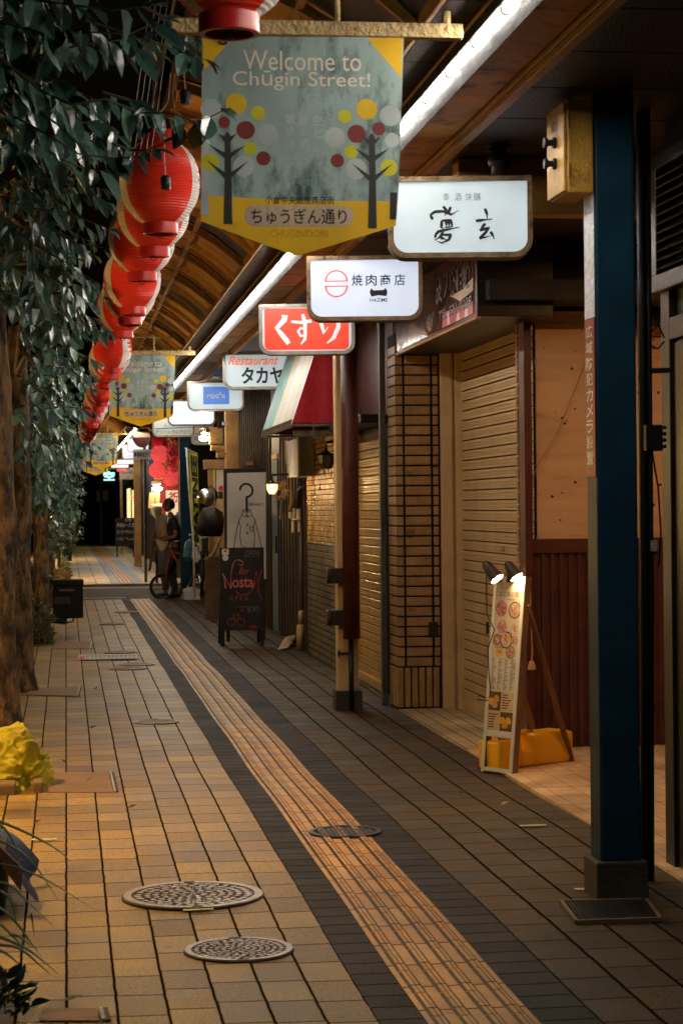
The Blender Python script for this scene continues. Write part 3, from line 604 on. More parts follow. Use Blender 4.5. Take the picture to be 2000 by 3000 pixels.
pxpost("dark timber post far down the arcade below the stacked light boxes", 352, 360, 66, tanp)

# ------------------------------------------------------------------ projecting light boxes
frame_m = M("sign_frame", (.20, .13, .065), .42, metal=.35, var=.35, scale=12, bump=.25, bscale=80, dirt=(.05, .025, .012), damt=.42, dscale=14)
steelf = M("sign_steel", (.34, .31, .28), .35, metal=.5, var=.25, scale=10, bump=.15, dirt=(.12, .08, .05), damt=.35, dscale=14)
case_m = M("sign_case", (.028, .018, .014), .45, var=.3)
inner_m = ME("sign_edge", (.72, .78, .82), .35)
ink = M("sign_ink", (.012, .012, .016), .5)
def lightbox(label, rect, d, face, mats, frame=frame_m, phi=.14, rb=.075, fw=None, hang=None, group="light boxes hung along the canopy"):
    x0, y0, x1, y1 = rect; k = d/FPX; W = (x1-x0)*k; H = (y1-y0)*k
    o = atd(x0, y0, d); M4 = Matrix.Translation(o) @ Matrix.Rotation(-phi, 4, 'Z')
    t = thing("light_box_sign", label, "sign", o+Vector((W/2, 0, -H/2)), group)
    rb = rb*W/.62; f = .022*W/.62 if fw is None else fw
    out = rnd_rect(0, -H, W, 0, rb, .008); inn = rnd_rect(f, -H+f, W-f, -f, rb-f*.7, .006); back = [(x, z) for x, z in out]
    mb = MB(); n = len(out); dp = .13
    mb.add([(x, 0, z) for x, z in out]+[(x, dp, z) for x, z in out], [(i, i+n, (i+1) % n+n, (i+1) % n) for i in range(n)]); mb.poly(out[::-1], dp)
    obj("housing", mb.xf(M4), case_m, t)
    mb = MB(); mb.ring(out, inn, -.012); mb.add([(x, -.012, z) for x, z in out]+[(x, .001, z) for x, z in out], [(i, i+n, (i+1) % n+n, (i+1) % n) for i in range(n)])
    mb.add([(x, -.012, z) for x, z in inn]+[(x, .004, z) for x, z in inn], [((i+1) % n, (i+1) % n+n, i+n, i) for i in range(n)])
    obj("frame", mb.xf(M4), frame, t)
    mb = MB(); mb.poly(inn, .003, 0)
    S = lambda a, b: ((a-x0)*k, (y0-b)*k)
    face(mb, S, k)
    obj("panel", mb.xf(M4), mats, t)
    hx = W*.78 if hang is None else hang
    zt_ = 3.05-o.z
    if zt_ > .01:
        hb = MB().tube([(hx, dp/2, -.005), (hx, dp/2, zt_)], .035*W/.62, 10).lathe([(.055*W/.62, zt_-.012), (.055*W/.62, zt_)], (hx, dp/2, 0), 14).lathe([(.045*W/.62, zt_*.5-.02), (.05*W/.62, zt_*.5), (.045*W/.62, zt_*.5+.02)], (hx, dp/2, 0), 14)
        obj("hanger", hb.xf(M4), case_m, t, smooth=True)
    return t
def T(mb, S, s, a, b, c, d_, mi, y=-.001, **kw): x0, z1 = S(a, b); x1, z0 = S(c, d_); mb.text(s, x0, z0, x1, z1, y, mi, **kw)
def brush(mb, S, strokes, mi, wmax, k, y=-.0015):
    for st in strokes:
        pts = [S(*p) for p in st]
        dense = []
        for i in range(len(pts)-1):
            for j in range(4): f = j/4; dense.append((pts[i][0]*(1-f)+pts[i+1][0]*f, pts[i][1]*(1-f)+pts[i+1][1]*f))
        dense.append(pts[-1]); n = len(dense)
        ws = [wmax*k*(.35+.65*sin(pi*min(1, (i+1.2)/(n*.75)))**.8 if i < n*.7 else max(.15, .9*(n-i)/(n*.45))) for i in range(n)]
        mb.ribbon(dense, ws, y, mi)
wht = ME("panel_white", (.64, .75, .80), .52, .10, 5)
wht2 = ME("panel_white_violet", (.66, .74, .90), .68, .08, 4)
def f1(mb, S, k):
    for s, x in (("幸", 1296), ("酒", 1331), ("快", 1362), ("膳", 1386)): T(mb, S, s, x, 568, x+(18 if s != "膳" else 20), 590, 1, bold=-.01)
    B = [[(1257, 632), (1272, 622), (1296, 621), (1318, 632), (1342, 618)], [(1259, 632), (1265, 645), (1262, 641)], [(1296, 606), (1308, 622), (1300, 634)], [(1318, 608), (1312, 624), (1322, 630)],
         [(1292, 648), (1290, 668), (1296, 672)], [(1292, 648), (1318, 648), (1322, 666), (1296, 670)], [(1304, 648), (1306, 670)], [(1312, 648), (1313, 668)], [(1272, 690), (1282, 680), (1320, 672), (1344, 668)], [(1274, 690), (1270, 700)],
         [(1296, 682), (1286, 696), (1270, 706)], [(1292, 690), (1318, 690), (1312, 704), (1292, 714), (1276, 708)], [(1288, 698), (1304, 704)]]
    brush(mb, S, B, 1, 9, k)
    B = [[(1418, 614), (1424, 630), (1424, 644)], [(1391, 650), (1410, 648), (1440, 645)], [(1419, 658), (1410, 668), (1402, 678)], [(1402, 678), (1424, 672), (1432, 668)], [(1430, 670), (1418, 686), (1404, 700), (1402, 702), (1420, 698), (1436, 694)], [(1434, 682), (1440, 692), (1445, 704)]]
    brush(mb, S, B, 1, 9, k)
lightbox("white lit light box with brushed black calligraphy, partly behind the big banner", (1136, 519, 1557, 757), 8.8, f1, [wht, ink])
def f2(mb, S, k):
    cx, cy = 984, 832
    for s in (-1, 1):
        P = [(cx+34*cos(a), cy-s*(6+34*sin(a))) for a in [j*pi/16 for j in range(17)]]; P2 = [(cx+28.5*cos(a), cy-s*(9+27*sin(a))) for a in [j*pi/16 for j in range(17)]]
        mb.add([(S(*p)[0], -.001, S(*p)[1]) for p in P]+[(S(*p)[0], -.001, S(*p)[1]) for p in P2], [(i, (i+1) % 17, (i+1) % 17+17, i+17) for i in range(17)], 2)
    for i, s in enumerate("焼肉商店"): T(mb, S, s, 1029+41.5*i, 806, 1060+41.5*i, 839, 1, bold=.009)
    mb.poly([S(*p) for p in [(1081, 858), (1086, 846), (1092, 853), (1122, 852), (1128, 845), (1133, 857), (1130, 870), (1107, 867), (1086, 871)][::-1]], -.001, 1)
    T(mb, S, "HAZIME", 1082, 876, 1133, 886, 1, bold=.006)
lightbox("white lit light box with a red split circle and black lettering", (897, 751, 1236, 941), 11.8, f2, [wht2, ink, ME("logo_red", (.80, .10, .045), .75)])
def f3(mb, S, k):
    mb.poly(rnd_rect(S(774, 0)[0], S(0, 1026)[1], S(1020, 0)[0], S(0, 905)[1], 14*k, 5*k), -.001, 1)
    P = lambda L_, w_: mb.ribbon([S(*p) for p in L_], [x*k for x in w_], -.002, 2)
    P([(834, 924), (832, 938), (810, 962), (822, 978), (838, 998), (845, 1008)], [18, 16, 13, 14, 15, 13])
    P([(852, 943), (880, 946), (912, 942)], [7, 9, 10]); P([(886, 922), (892, 946), (893, 975), (892, 995), (880, 1010)], [10, 12, 10, 9, 3]); 
    P([(890, 966), (880, 962), (872, 972), (880, 986), (891, 984), (894, 974)], [6, 7, 8, 8, 6, 5])
    P([(942, 926), (940, 950), (948, 978), (960, 960)], [11, 12, 12, 3]); P([(990, 920), (990, 960), (976, 992), (956, 1008)], [12, 13, 11, 3])
lightbox("red lit pharmacy light box with white brushed hiragana", (758, 892, 1038, 1040), 14.5, f3, [ME("panel_pale", (.72, .76, .80), .5), ME("panel_red", (.86, .06, .025), .72, .12, 6), ME("panel_letter", (.70, .76, .78), .75)], frame=steelf)
def f4(mb, S, k):
    T(mb, S, "Restaurant", 668, 1043, 815, 1070, 2, bold=.02, shear=.35)
    T(mb, S, "タカヤマ", 706, 1076, 872, 1126, 1, bold=.03)
lightbox("white lit restaurant light box with orange script over black katakana, behind the awning", (652, 1032, 890, 1142), 20.6, f4, [wht, M("ink_green", (.015, .03, .03), .5), ME("script_orange", (.85, .20, .06), .7)], frame=steelf)
def f5(mb, S, k):
    mb.poly([S(595, 1185), S(671, 1185), S(671, 1134), S(595, 1134)], -.001, 1); T(mb, S, "roc'a", 606, 1150, 660, 1168, 2, bold=.02)
lightbox("white lit light box with a blue square and yellow lowercase lettering", (548, 1117, 715, 1205), 24.4, f5, [wht, ME("panel_blue", (.045, .16, .52), .8, .3, 4), ME("letter_yellow", (.80, .50, .04), .8)], frame=steelf)
lightbox("blank white lit light box below the blue square one", (491, 1172, 631, 1248), 28.0, lambda mb, S, k: None, [ME("panel_bright", (.74, .86, .94), .9)], frame=frame_m)
def f7(mb, S, k):
    mb.poly([S(454, 1258), S(562, 1254), S(562, 1251), S(454, 1255)], -.001, 2); T(mb, S, "スバル", 480, 1244, 512, 1251, 2, bold=.02); T(mb, S, "グリーンランド小倉", 454, 1260, 560, 1271, 1, bold=.02)
lightbox("dim white sign with a blue stripe and green katakana, lowest before the crossing", (447, 1215, 567, 1280), 31.5, f7, [M("sign_dim", (.62, .64, .58), .5, var=.08), M("sign_green", (.03, .20, .17), .5), M("sign_blue", (.03, .22, .50), .5)], frame=steelf)
def f8(mb, S, k): T(mb, S, "日本館", 570, 1277, 606, 1290, 1, bold=.02); T(mb, S, "お座敷", 573, 1268, 600, 1275, 1, bold=.01)
lightbox("small white sign with dark lettering behind the bright spot lamp", (559, 1246, 625, 1304), 33.0, f8, [M("sign_grey", (.55, .55, .50), .5, var=.1), ink], frame=steelf, rb=.13)
lightbox("violet-white lit light box behind the dark round no-entry sign", (373, 1279, 436, 1325), 46, lambda mb, S, k: None, [wht2], frame=steelf)
lightbox("white lit light box with faint pink print, low beyond the crossing", (358, 1300, 425, 1345), 50, lambda mb, S, k: T(mb, S, "ロロロ", 373, 1334, 391, 1339, 1), [wht2, M("pink_print", (.6, .1, .2), .5)], frame=steelf)
lightbox("flat white glowing light box beyond the crossing, below the pink-printed one", (340, 1346, 406, 1361), 56, lambda mb, S, k: None, [ME("panel_cool", (.72, .86, .90), .9)], frame=steelf, rb=.03)
lightbox("pinkish white glowing light box just above the shop name board", (324, 1359, 378, 1372), 60, lambda mb, S, k: None, [ME("panel_rose", (.85, .78, .86), .8)], frame=steelf, rb=.03)
lightbox("beige shop name board with dark katakana far down the arcade", (349, 1370, 394, 1405), 62, lambda mb, S, k: T(mb, S, "ラっしゅん", 355, 1379, 392, 1388, 1, bold=.03), [M("board_beige", (.48, .38, .28), .5), ink], frame=steelf)
# ------------------------------------------------------------------ no-entry sign
d = 41.0; o = atd(416, 1273, d)
t = thing("no_entry_sign", "round no-entry road sign in dark red with a pale bar and a small plate below", "road sign", o)
mb = MB(); R0 = .215; mb.lathe([(0, -.012), (R0, -.012), (R0, .012), (0, .012)], (0, 0, 0), 32, axis='Y'); mb.xf(Matrix.Translation(o) @ Matrix.Rotation(-.5, 4, 'Z') @ Matrix.Scale(1.22, 4, (0, 0, 1)))
obj("disc", mb, M("sign_dark_red", (.055, .008, .008), .5), t)
obj("bar", MB().box(-.19, -.02, -.055, .19, -.013, .055).xf(Matrix.Translation(o) @ Matrix.Rotation(-.5, 4, 'Z')), M("sign_bar", (.40, .25, .15), .5), t)
a, b = atd(390, 1317, d), atd(443, 1346, d); pm = MB(); pm.box(a.x, o.y-.02, b.z, b.x, o.y-.012, a.z, 0); pm.text("軽車両を除く", a.x+.02, b.z+.045, b.x-.02, a.z-.045, o.y-.022, 1, bold=.03)
obj("plate", pm, [M("sign_plate", (.40, .36, .32), .5), ink], t)
obj("pole", MB().rod((o.x+.05, o.y+.02, -.05), (o.x+.05, o.y+.02, o.z+.2), .03, 10), M("pole_grey", (.14, .13, .12), .5, metal=.3), t)
# ------------------------------------------------------------------ street banners on bars
cl = M("banner_grey", (.36, .48, .45),   .42, var=.4, scale=1.8, bump=.02, bscale=25, dirt=(.055, .105, .105), damt=.47, dscale=3.0, stretch=(1.6, 1, .7))
ylw = M("banner_yellow", (.88, .50, .006), .5, var=.18, scale=4, bump=.02, dirt=(.38, .20, .01), damt=.36, dscale=7)
bmat = [cl, ylw, M("print_gold", (.72, .46, .01), .5, var=.2, bump=0), M("print_lime", (.58, .55, .015), .5, var=.2, bump=0), M("print_brick", (.22, .025, .025), .5, var=.25, bump=0), M("print_pale", (.46, .52, .51), .5, var=.25, bump=0), M("print_cream", (.86, .74, .60), .5, var=.12, bump=0), M("print_trunk", (.028, .026, .022), .5, bump=0), M("print_ink", (.02, .02, .018), .5), M("print_plate", (.62, .47, .32), .5, var=.2, dirt=(.4, .28, .15), damt=.4, dscale=12), M("print_ghost", (.56, .30, .02), .5)]
bar_m = M("bar_cream_rust", (.60, .42, .19), .6, var=.25, scale=10, bump=.9, bscale=45, dirt=(.17, .085, .03), damt=.40, dscale=24)
def banner(label, d, ox=0, oy=0, ref=6.5):
    # drawn from the big banner's own pixels at its distance
    k = ref/FPX
    o = atd(590, 105, ref); t = thing("street_banner", label, "banner", (o.x+.35, o.y, o.z-.4), "street banners along the canopy")
    S = lambda a, b: ((a-590)*k, (105-b)*k)
    mb = MB()
    # cloth as a fine grid, cut at the pennant edge
    L0, R0_ = S(587, 108), S(1186, 97)
    outl = [S(592, 107), S(583, 648), S(872, 748), S(1160, 662), S(1186, 100)][::-1]
    cols = 40
    def bot(x):
        a, m_, b = S(583, 648), S(872, 750), S(1162, 662)
        return a[1]+(m_[1]-a[1])*(x-a[0])/(m_[0]-a[0]) if x < m_[0] else m_[1]+(b[1]-m_[1])*(x-m_[0])/(b[0]-m_[0])
    def topz(x): return S(0, 107)[1]+(S(0, 99)[1]-S(0, 107)[1])*(x/(596*k))
    xs = [S(586, 0)[0]+(S(1172, 0)[0]-S(586, 0)[0])*i/cols for i in range(cols+1)]
    def colx(x, f):   # sides lean in a little towards the bottom
        u = (x-xs[0])/(xs[-1]-xs[0]); return x+(1-f)*(.006+.012*u)-f*(.003+.012*u)
    yel0 = S(0, 566)[1]; yel1 = S(0, 580)[1]
    rows = 26
    for i in range(cols):
        for j in range(rows):
            q = []
            for (a, b) in ((i, j), (i+1, j), (i+1, j+1), (i, j+1)):
                x = xs[a]; u = a/cols; zb_ = bot(x); zy = yel0+(yel1-yel0)*u; zt_ = topz(x)
                f = b/rows
                z = zb_+(zy-zb_)*(f/.25) if f <= .25 else zy+(zt_-zy)*((f-.25)/.75)
                q.append((colx(x, 1-f), 0, z))
            mb.add(q, [(0, 1, 2, 3)], 1 if j < round(rows*.25) and True else 0)
    def C(cx, cy, r, mi, y): mb.disc(*S(cx, cy), r*k, y, mi, 28)
    e = .0005
    mb.poly([S(594, 137), S(594, 107), S(680, 107), S(655, 140), S(603, 200), S(592, 200)][::-1], -e, 1); mb.poly([S(1080, 103), S(1184, 101), S(1180, 220), S(1105, 135)][::-1], -e, 1)
    mb.poly([S(587, 408), S(608, 408), S(606, 632), S(583, 630)][::-1], -e, 5); mb.poly([S(1142, 560), S(1164, 560), S(1160, 640), S(1140, 640)][::-1], -e*1.5, 7)
    for (x, y, r, mi) in ((690, 303, 31, 2), (754, 330, 21, 3), (616, 320, 31, 5), (654, 358, 17, 4), (717, 380, 27, 4), (781, 393, 31, 5), (730, 433, 20, 3), (710, 486, 31, 5), (768, 463, 21, 4), (612, 475, 26, 3),
                          (1075, 315, 31, 2), (1010, 337, 20, 3), (1145, 333, 31, 5), (1044, 388, 27, 4), (1110, 372, 20, 4), (979, 400, 31, 5), (1027, 441, 20, 3), (986, 468, 20, 4), (1042, 492, 31, 5), (1140, 487, 25, 3), (1150, 405, 22, 5)): C(x, y, r, mi, -e*1.4)
    for (cx, s) in ((664, 1), (1090, 1)):
        b0 = 657 if cx < 800 else 667; sh = 0 if cx < 800 else 5
        mb.poly([S(*p) for p in [(cx-15, b0), (cx+11, b0), (cx+10, 520), (cx+8, 395), (cx-1, 385), (cx-9, 395), (cx-10, 520)]], -e*2, 7)
        for (yy, l_, up) in ((515+sh, 62, 46), (455+sh, 52, 30), (408+sh, 28, 18)):
            for sd in (-1, 1):
                mb.poly([S(*p) for p in [(cx-1+sd*3, yy+14), (cx-1+sd*l_, yy-up), (cx-1+sd*3, yy-6)]][::sd], -e*2.3, 7)
    T(mb, S, "Welcome to", 712, 145, 1060, 203, 6, -e*1.6); T(mb, S, "Chūgin Street!", 680, 205, 1086, 262, 6, -e*1.6)
    for s, x, y in (("散", 834, 331), ("歩", 834, 368), ("道", 834, 405), ("並", 873, 333), ("木", 874, 369), ("の", 876, 405), ("空", 914, 334), ("と", 918, 371)): T(mb, S, s, x, y, x+29, y+30, 5, -e*1.6, bold=.008)
    T(mb, S, "小倉中央銀座商店街", 772, 573, 976, 597, 8, -e*1.6, bold=.004)
    pl = rnd_rect(S(710, 0)[0], S(0, 663)[1], S(1032, 0)[0], S(0, 600)[1], 31*k, 31*k, 8); mb.poly(pl, -e*1.6, 9)
    T(mb, S, "ちゅうぎん通り", 730, 610, 1012, 656, 8, -e*2.2, bold=.012); T(mb, S, "CHUGINDORI", 785, 672, 955, 694, 10, -e*1.6)
    def wv(p):
        f = min(1, max(0, -p.z/.75)); p.y += .006*sin(p.x*9+.6)*f+.012*sin(p.x*4.2-.5)*f*f-.010*f; return p
    mb.cut([.03*i for i in range(-1, 24)], [-.05*i for i in range(0, 16)]); mb.warp(wv); mb.xf(Matrix.Translation(o) @ Matrix.Rotation(-.02, 4, 'Z'))
    obj("cloth", mb, bmat, t)
    br = MB(); a = atd(700, 70, ref); b_ = atd(1372, 92, ref); z = a.z
    br.box(o.x-.10, o.y-.025, z-.032, b_.x, o.y+.025, z+.014)
    obj("support_bar", br, bar_m, t, bevel=.003)
    hr = MB(); hr.rod((b_.x-.05, o.y, z+.014), (b_.x-.05, o.y, 3.12), .014, 8); hr.rod((atd(995, 60, ref).x, o.y, z+.012), (atd(995, 60, ref).x, o.y, 3.30), .01, 8); hr.rod((b_.x-.05, o.y, z+.145), (o.x+.05, o.y, z+.145), .007, 6)
    obj("hanger_rod", hr, bar_m, t)
    gm_ = MB()
    for px in (655, 1100):
        g = atd(px, 118, ref); g.y = o.y-.008; gm_.tube([g+Vector((.012*cos(a_), 0, .012*sin(a_))) for a_ in [j*pi/5 for j in range(11)]], .0035, 6); gm_.rod(g+Vector((0, 0, .01)), g+Vector((0, 0, .06)), .002, 5)
    obj("eyelet", gm_, black, t)
    return t
bn = banner("large grey and yellow pennant banner welcoming visitors, the big one close to the camera", 6.5)
bl = Vector(bn.location)
def bmove(d): s = d/6.5; e_ = Vector((bl.x, bl.y, bl.z)); return Vector((bl.x+.0, bl.y*s, bl.z))
dup(bn, bmove(20.3), "second grey and yellow pennant banner along the canopy, above the crossing approach")
dup(bn, bmove(42.6), "small distant pennant banner just beyond the crossing, in front of another")
dup(bn, bmove(51), "farther pennant banner showing its yellow point behind the small one beyond the crossing")

# ------------------------------------------------------------------ paper lanterns
lred = M("lantern_red", (.90, .045, .022), .42, var=.12, scale=3, bump=.1, spec=.4); lwhite = M("lantern_white", (.78, .72, .68), .5, var=.08, bump=.1)
lcol = M("lantern_collar", (.66, .030, .02), .28, var=.15, bump=0); lblk = M("lantern_ink", (.02, .01, .01), .6)
def lantern(label, Y):
    x = .445; zc = 3.0; R0_ = .183; H = .195
    t = thing("paper_lantern", label, "lantern", (x, Y, zc), "red and white paper lanterns on one line")
    nr = 66; na = 56; prof = []
    for i in range(nr+1):
        f = -1+2*i/nr; base = R0_*(max(0, 1-abs(f)**2.3*.80))**.62; base = max(base, .072)
        prof.append((base+(.0035 if i % 2 else 0), H*f))
    rr = random.Random(5)
    jag = [rr.random() for _ in range(200)]
    def mf(i, k):
        a = (k/na*360+90+180) % 360-180       # 0 = towards the camera, + = towards the shops
        f = abs(-1+2*(i+.5)/nr)
        if -64 < a < 50: return 0
        if a <= -64: return 1 if a > -90 else (0 if a > -140 else 1)
        if a < 66: return 1
        if a < 112:
            if f > .78: return 1
            return 0 if a > 70+14*jag[i//3]+8*sin(i*.9) and jag[(i//5)*7 % 200] > .25 else 1
        return 1 if a < 150 else 0
    mb = MB().lathe(prof, (x, Y, zc), na, mf=mf)
    obj("paper_shade", mb, [lred, lwhite], t, smooth=False)
    col_ = lambda z0, z1: MB().lathe([(.066, z0), (.082, z0), (.082, z1), (.066, z1), (.066, z0)], (x, Y, zc), 56)
    obj("lower_collar", col_(-H-.045, -H+.012), lcol, t, smooth=False, bevel=.003); obj("upper_collar", col_(H-.012, H+.045), lcol, t, bevel=.003)
    obj("bottom_plate", MB().lathe([(0, -H-.02), (.066, -H-.02)], (x, Y, zc), 20).tube([(x+.014*cos(a_), Y-.02, zc-H-.05+.014*sin(a_)) for a_ in [j*pi/5 for j in range(11)]], .0025, 5), lblk, t)
    obj("hanging_wire", MB().rod((x, Y, zc+H+.03), (x, Y, 3.49), .004, 5).rod((x-.07, Y, zc+H+.03), (x+.07, Y, zc+H+.03), .004, 5), black, t)
    return t
LY = [5.46, 9.5, 10.45, 11.45, 13.4, 14.35, 15.45, 19.3, 20.2, 21.1, 22.0, 25.6, 26.6, 27.6, 30.4, 31.6, 32.8, 37, 38.5, 41, 43.5, 46, 48.5, 52, 55, 58, 62, 66, 70, 75, 80]
l0 = lantern("red paper lantern cut off by the top of the photo, over the banner's corner", LY[0])
l0.rotation_euler = (0, 0, .0)
for i, y in enumerate(LY[1:]):
    dup(l0, (.445+.012*sin(i*2.1), y+0, 3.0+.012*sin(i*1.7)), f"red and white paper lantern, {ords[i]} along the string counting away from the big banner", rotz=(0.0, .05, -.04, .12, .0, .1, -.35)[i % 7]).rotation_euler.rotate_axis('X', .05*sin(i*1.3))
cabm = MB(); cabm.rod((.445, 4, 3.49), (.445, B1, 3.49), .006, 6); cabm.rod((.445, B2, 3.49), (.445, 94, 3.49), .006, 6)
tag(obj("lantern_wire", cabm, black, loc=(.445, 8, 3.49)), "black wire along the canopy edge carrying the red lanterns", "wire")
# brown pole, stay wires and bulb sockets by the first lanterns
d = 10.3
bp_ = MB(); bp_.tube([atd(474, -60, d), atd(474, 470, d)], .046, 14)
tag(obj("hanging_pole", bp_, M("rust_brown", (.055, .018, .010), .5, var=.4, scale=15, bump=.4), smooth=True, loc=atd(474, 100, d)), "rusty brown pole hanging between the leaves and the banner", "pole")
sw = MB(); wm = M("stay_wire", (.50, .42, .34), .4)
for i, x in enumerate((395, 411, 427, 445, 460)): sw.tube([atd(x+52, -40, 7.6), atd(x, 330, 7.6), atd(x-20, 470, 7.6)], .0013, 5)
tag(obj("stay_wires", sw, wm, loc=atd(420, 200, 7.6)), "bundle of pale thin stay wires slanting past the leaves above the lantern", "wire", None)
def socket(label, px, py, top, d):
    p = atd(px, py, d); t = thing("bulb_socket", label, "bulb socket", p)
    obj("socket", MB().lathe([(0, -.028), (.02, -.028), (.022, -.02), (.019, -.018), (.022, -.01), (.022, .02), (.012, .03), (0, .03)], p, 14), black, t, smooth=False)
    obj("cord", MB().tube([p+Vector((0, 0, .03)), p+Vector((-.004, 0, .1)), atd(px-4, (py+top)/2, d), atd(px-2, top, d)], .0028, 5), wm, t)
socket("empty black bulb socket on a cord in front of the first full red lantern", 485, 535, 400, 8.7)
socket("empty black bulb socket on a cord beside the banner's pale edge", 543, 285, 170, 8.2)
lp = MB()
for (pts) in ([(500, 215), (492, 300), (470, 330), (455, 370), (462, 330), (480, 320)], [(512, 215), (505, 280), (512, 320), (518, 280), (510, 230)], [(520, 190), (540, 215), (552, 200), (548, 175)], [(500, 320), (520, 330), (545, 350), (552, 365)]): lp.tube([atd(a, b, 8.3) for a, b in pts], .003, 5)
tag(obj("loose_wiring", lp, M("copper_wire", (.42, .22, .10), .4), loc=atd(500, 280, 8.3)), "loops of loose copper-coloured wiring between the leaves and the banner", "wire")
# ------------------------------------------------------------------ menu board with clip lamps, jerry can
bl_, br_ = onG(1406, 2262), onG(1497, 2274); W = (br_-bl_).length; e = (br_-bl_).normalized(); nf = Vector((e.y, -e.x, 0));  nf = nf if nf.y < 0 else -nf
HB = 1.09; upv = Vector((0, 0, HB))-nf*.125; HL = upv.length; upv.normalize(); nb_ = e.cross(upv); nb_ = nb_ if nb_.dot(nf) > 0 else -nb_
FM = Matrix((( e.x, -nb_.x, upv.x, bl_.x), (e.y, -nb_.y, upv.y, bl_.y), (e.z, -nb_.z, upv.z, .004), (0, 0, 0, 1)))   # local x along, y into the board, z up the board
alu = M("board_white", (.62, .60, .56), .35, metal=.2, var=.1, bump=.05); brn = M("board_brown", (.20, .10, .045), .5, var=.2)
t = thing("menu_board", "narrow white framed menu board with food pictures, lit by clip lamps", "menu board", (bl_+br_)/2)
f = .024
obj("frame", MB().box(0, 0, 0, f, .006, HL).box(W-f, 0, 0, W, .006, HL).box(f, 0, .20, W-f, .006, .235).box(f, 0, HL-.02, W-f, .006, HL).xf(FM), alu, t, bevel=.002)
obj("side_rails", MB().box(0, .0065, 0, .02, .05, HL).box(W-.02, .0065, 0, W, .05, HL).xf(FM), brn, t, bevel=.002)
mb = MB(); mb.cur = 0
w0, w1 = f, W-f; pw = w1-w0; z0 = .236; H_ = HL-.02-z0
mb.poly([(w0, z0), (w1, z0), (w1, z0+H_), (w0, z0+H_)], .004, 0)
def R_px(u0, v0, u1, v1, mi, y=.0032): mb.poly([(w0+pw*u0, z0+H_*v0), (w0+pw*u1, z0+H_*v0), (w0+pw*u1, z0+H_*v1), (w0+pw*u0, z0+H_*v1)], y, mi)
R_px(0, .255, 1, .485, 7); R_px(0, .13, .48, .255, 2); R_px(.5, .13, 1, .255, 1); R_px(0, 0, .48, .125, 1); R_px(.5, 0, 1, .125, 2)
def dish(u, v, r, mi, mo, seed):
    rr = random.Random(seed); cx, cz = w0+pw*u, z0+H_*v; r *= pw
    mb.disc(cx, cz, r, .0028, mo, 18); mb.disc(cx, cz, r*.82, .0024, mi, 18)
    for _ in range(14): a = rr.random()*6.28; q_ = r*.6*rr.random()**.5; mb.disc(cx+q_*cos(a), cz+q_*sin(a), r*(.1+.14*rr.random()), .0020-.00003*_, rr.choice((3, 4, 5, 3)), 7)
dish(.25, .805, .27, 4, 5, 1); dish(.78, .80, .25, 1, 6, 2); dish(.32, .685, .24, 3, 5, 3); dish(.16, .60, .17, 4, 6, 4); dish(.52, .60, .25, 5, 8, 5); dish(.85, .60, .14, 3, 1, 6); dish(.28, .52, .16, 9, 1, 7); dish(.72, .52, .19, 3, 10, 8); dish(.80, .675, .15, 5, 1, 9)
mb.disc(w0+pw*.63, z0+H_*.61, pw*.09, .0012, 9, 12)
mb.text("はじめの膳", w0+pw*.12, z0+H_*.885, w0+pw*.9, z0+H_*.925, .003, 6, bold=.01); mb.text("¥930", w0+pw*.42, z0+H_*.862, w0+pw*.75, z0+H_*.877, .003, 6); mb.text("定食\nMENU", w0+pw*.15, z0+H_*.935, w0+pw*.5, z0+H_*.985, .003, 9, bold=.03)
mb.text("とろホルモン", w0+pw*.08, z0+H_*.545, w0+pw*.42, z0+H_*.56, .0015, 8, bold=.02)
rr = random.Random(4)
for c in range(4):
    for r in range(24):
        v = .475-.0088*r; a = c*.25+.03
        R_px(a, v, a+.06+.13*rr.random(), v-.003, 8, .0026)
for (u, v) in ((.54, .24), (.04, .11)):
    for r in range(6): R_px(u, v-.017*r, u+.2+.2*rr.random(), v-.017*r-.007, 8, .0026)
for (u, v, mi) in ((.1, .18, 9), (.25, .16, 3), (.3, .2, 11), (.6, .06, 9), (.82, .06, 9), (.7, .03, 11)): mb.poly([(w0+pw*u+.02*cos(a)*1.2, z0+H_*v+.03*sin(a)*(1 if a < 3.2 else .4)) for a in [j*pi/4 for j in range(8)]], .0026, mi)
paper = M("menu_paper", (.60, .50, .36), .5, var=.08, bump=0)
pm_ = [paper, M("menu_tan", (.55, .40, .22), .5, var=.2), M("menu_photo_brown", (.10, .05, .02), .5, var=.6, scale=30), M("menu_pink", (.50, .22, .20), .5, var=.3, scale=60), M("menu_meat", (.40, .13, .11), .5, var=.4, scale=60), M("menu_cream", (.62, .45, .32), .5, var=.2, scale=60), M("menu_bowl", (.20, .11, .06), .5), M("menu_pale", (.58, .50, .40), .5), M("menu_ink", (.05, .045, .05), .5), M("menu_yolk", (.72, .38, .02), .5), M("menu_green", (.25, .27, .04), .5, var=.3), M("menu_amber", (.55, .28, .03), .5)]
obj("menu_sheet", mb.xf(FM), pm_, t)
obj("bottom_rail", MB().box(f, .003, .008, W-f, .009, .03).xf(FM), alu, t)
ft = onG(1674, 2236); 
legs = [(br_+Vector((0, 0, HB*.86))-nf*.14, ft), (bl_+Vector((0, 0, HB*.86))-nf*.14, ft-e*W*1.0)]
for a, b in legs: obj("rear_leg", MB().bar(a, b+Vector((0, 0, .012)), .028, .02), brn, t, bevel=.002)
lampg = ME("clip_lamp_glow", (1.0, .72, .38), 130)
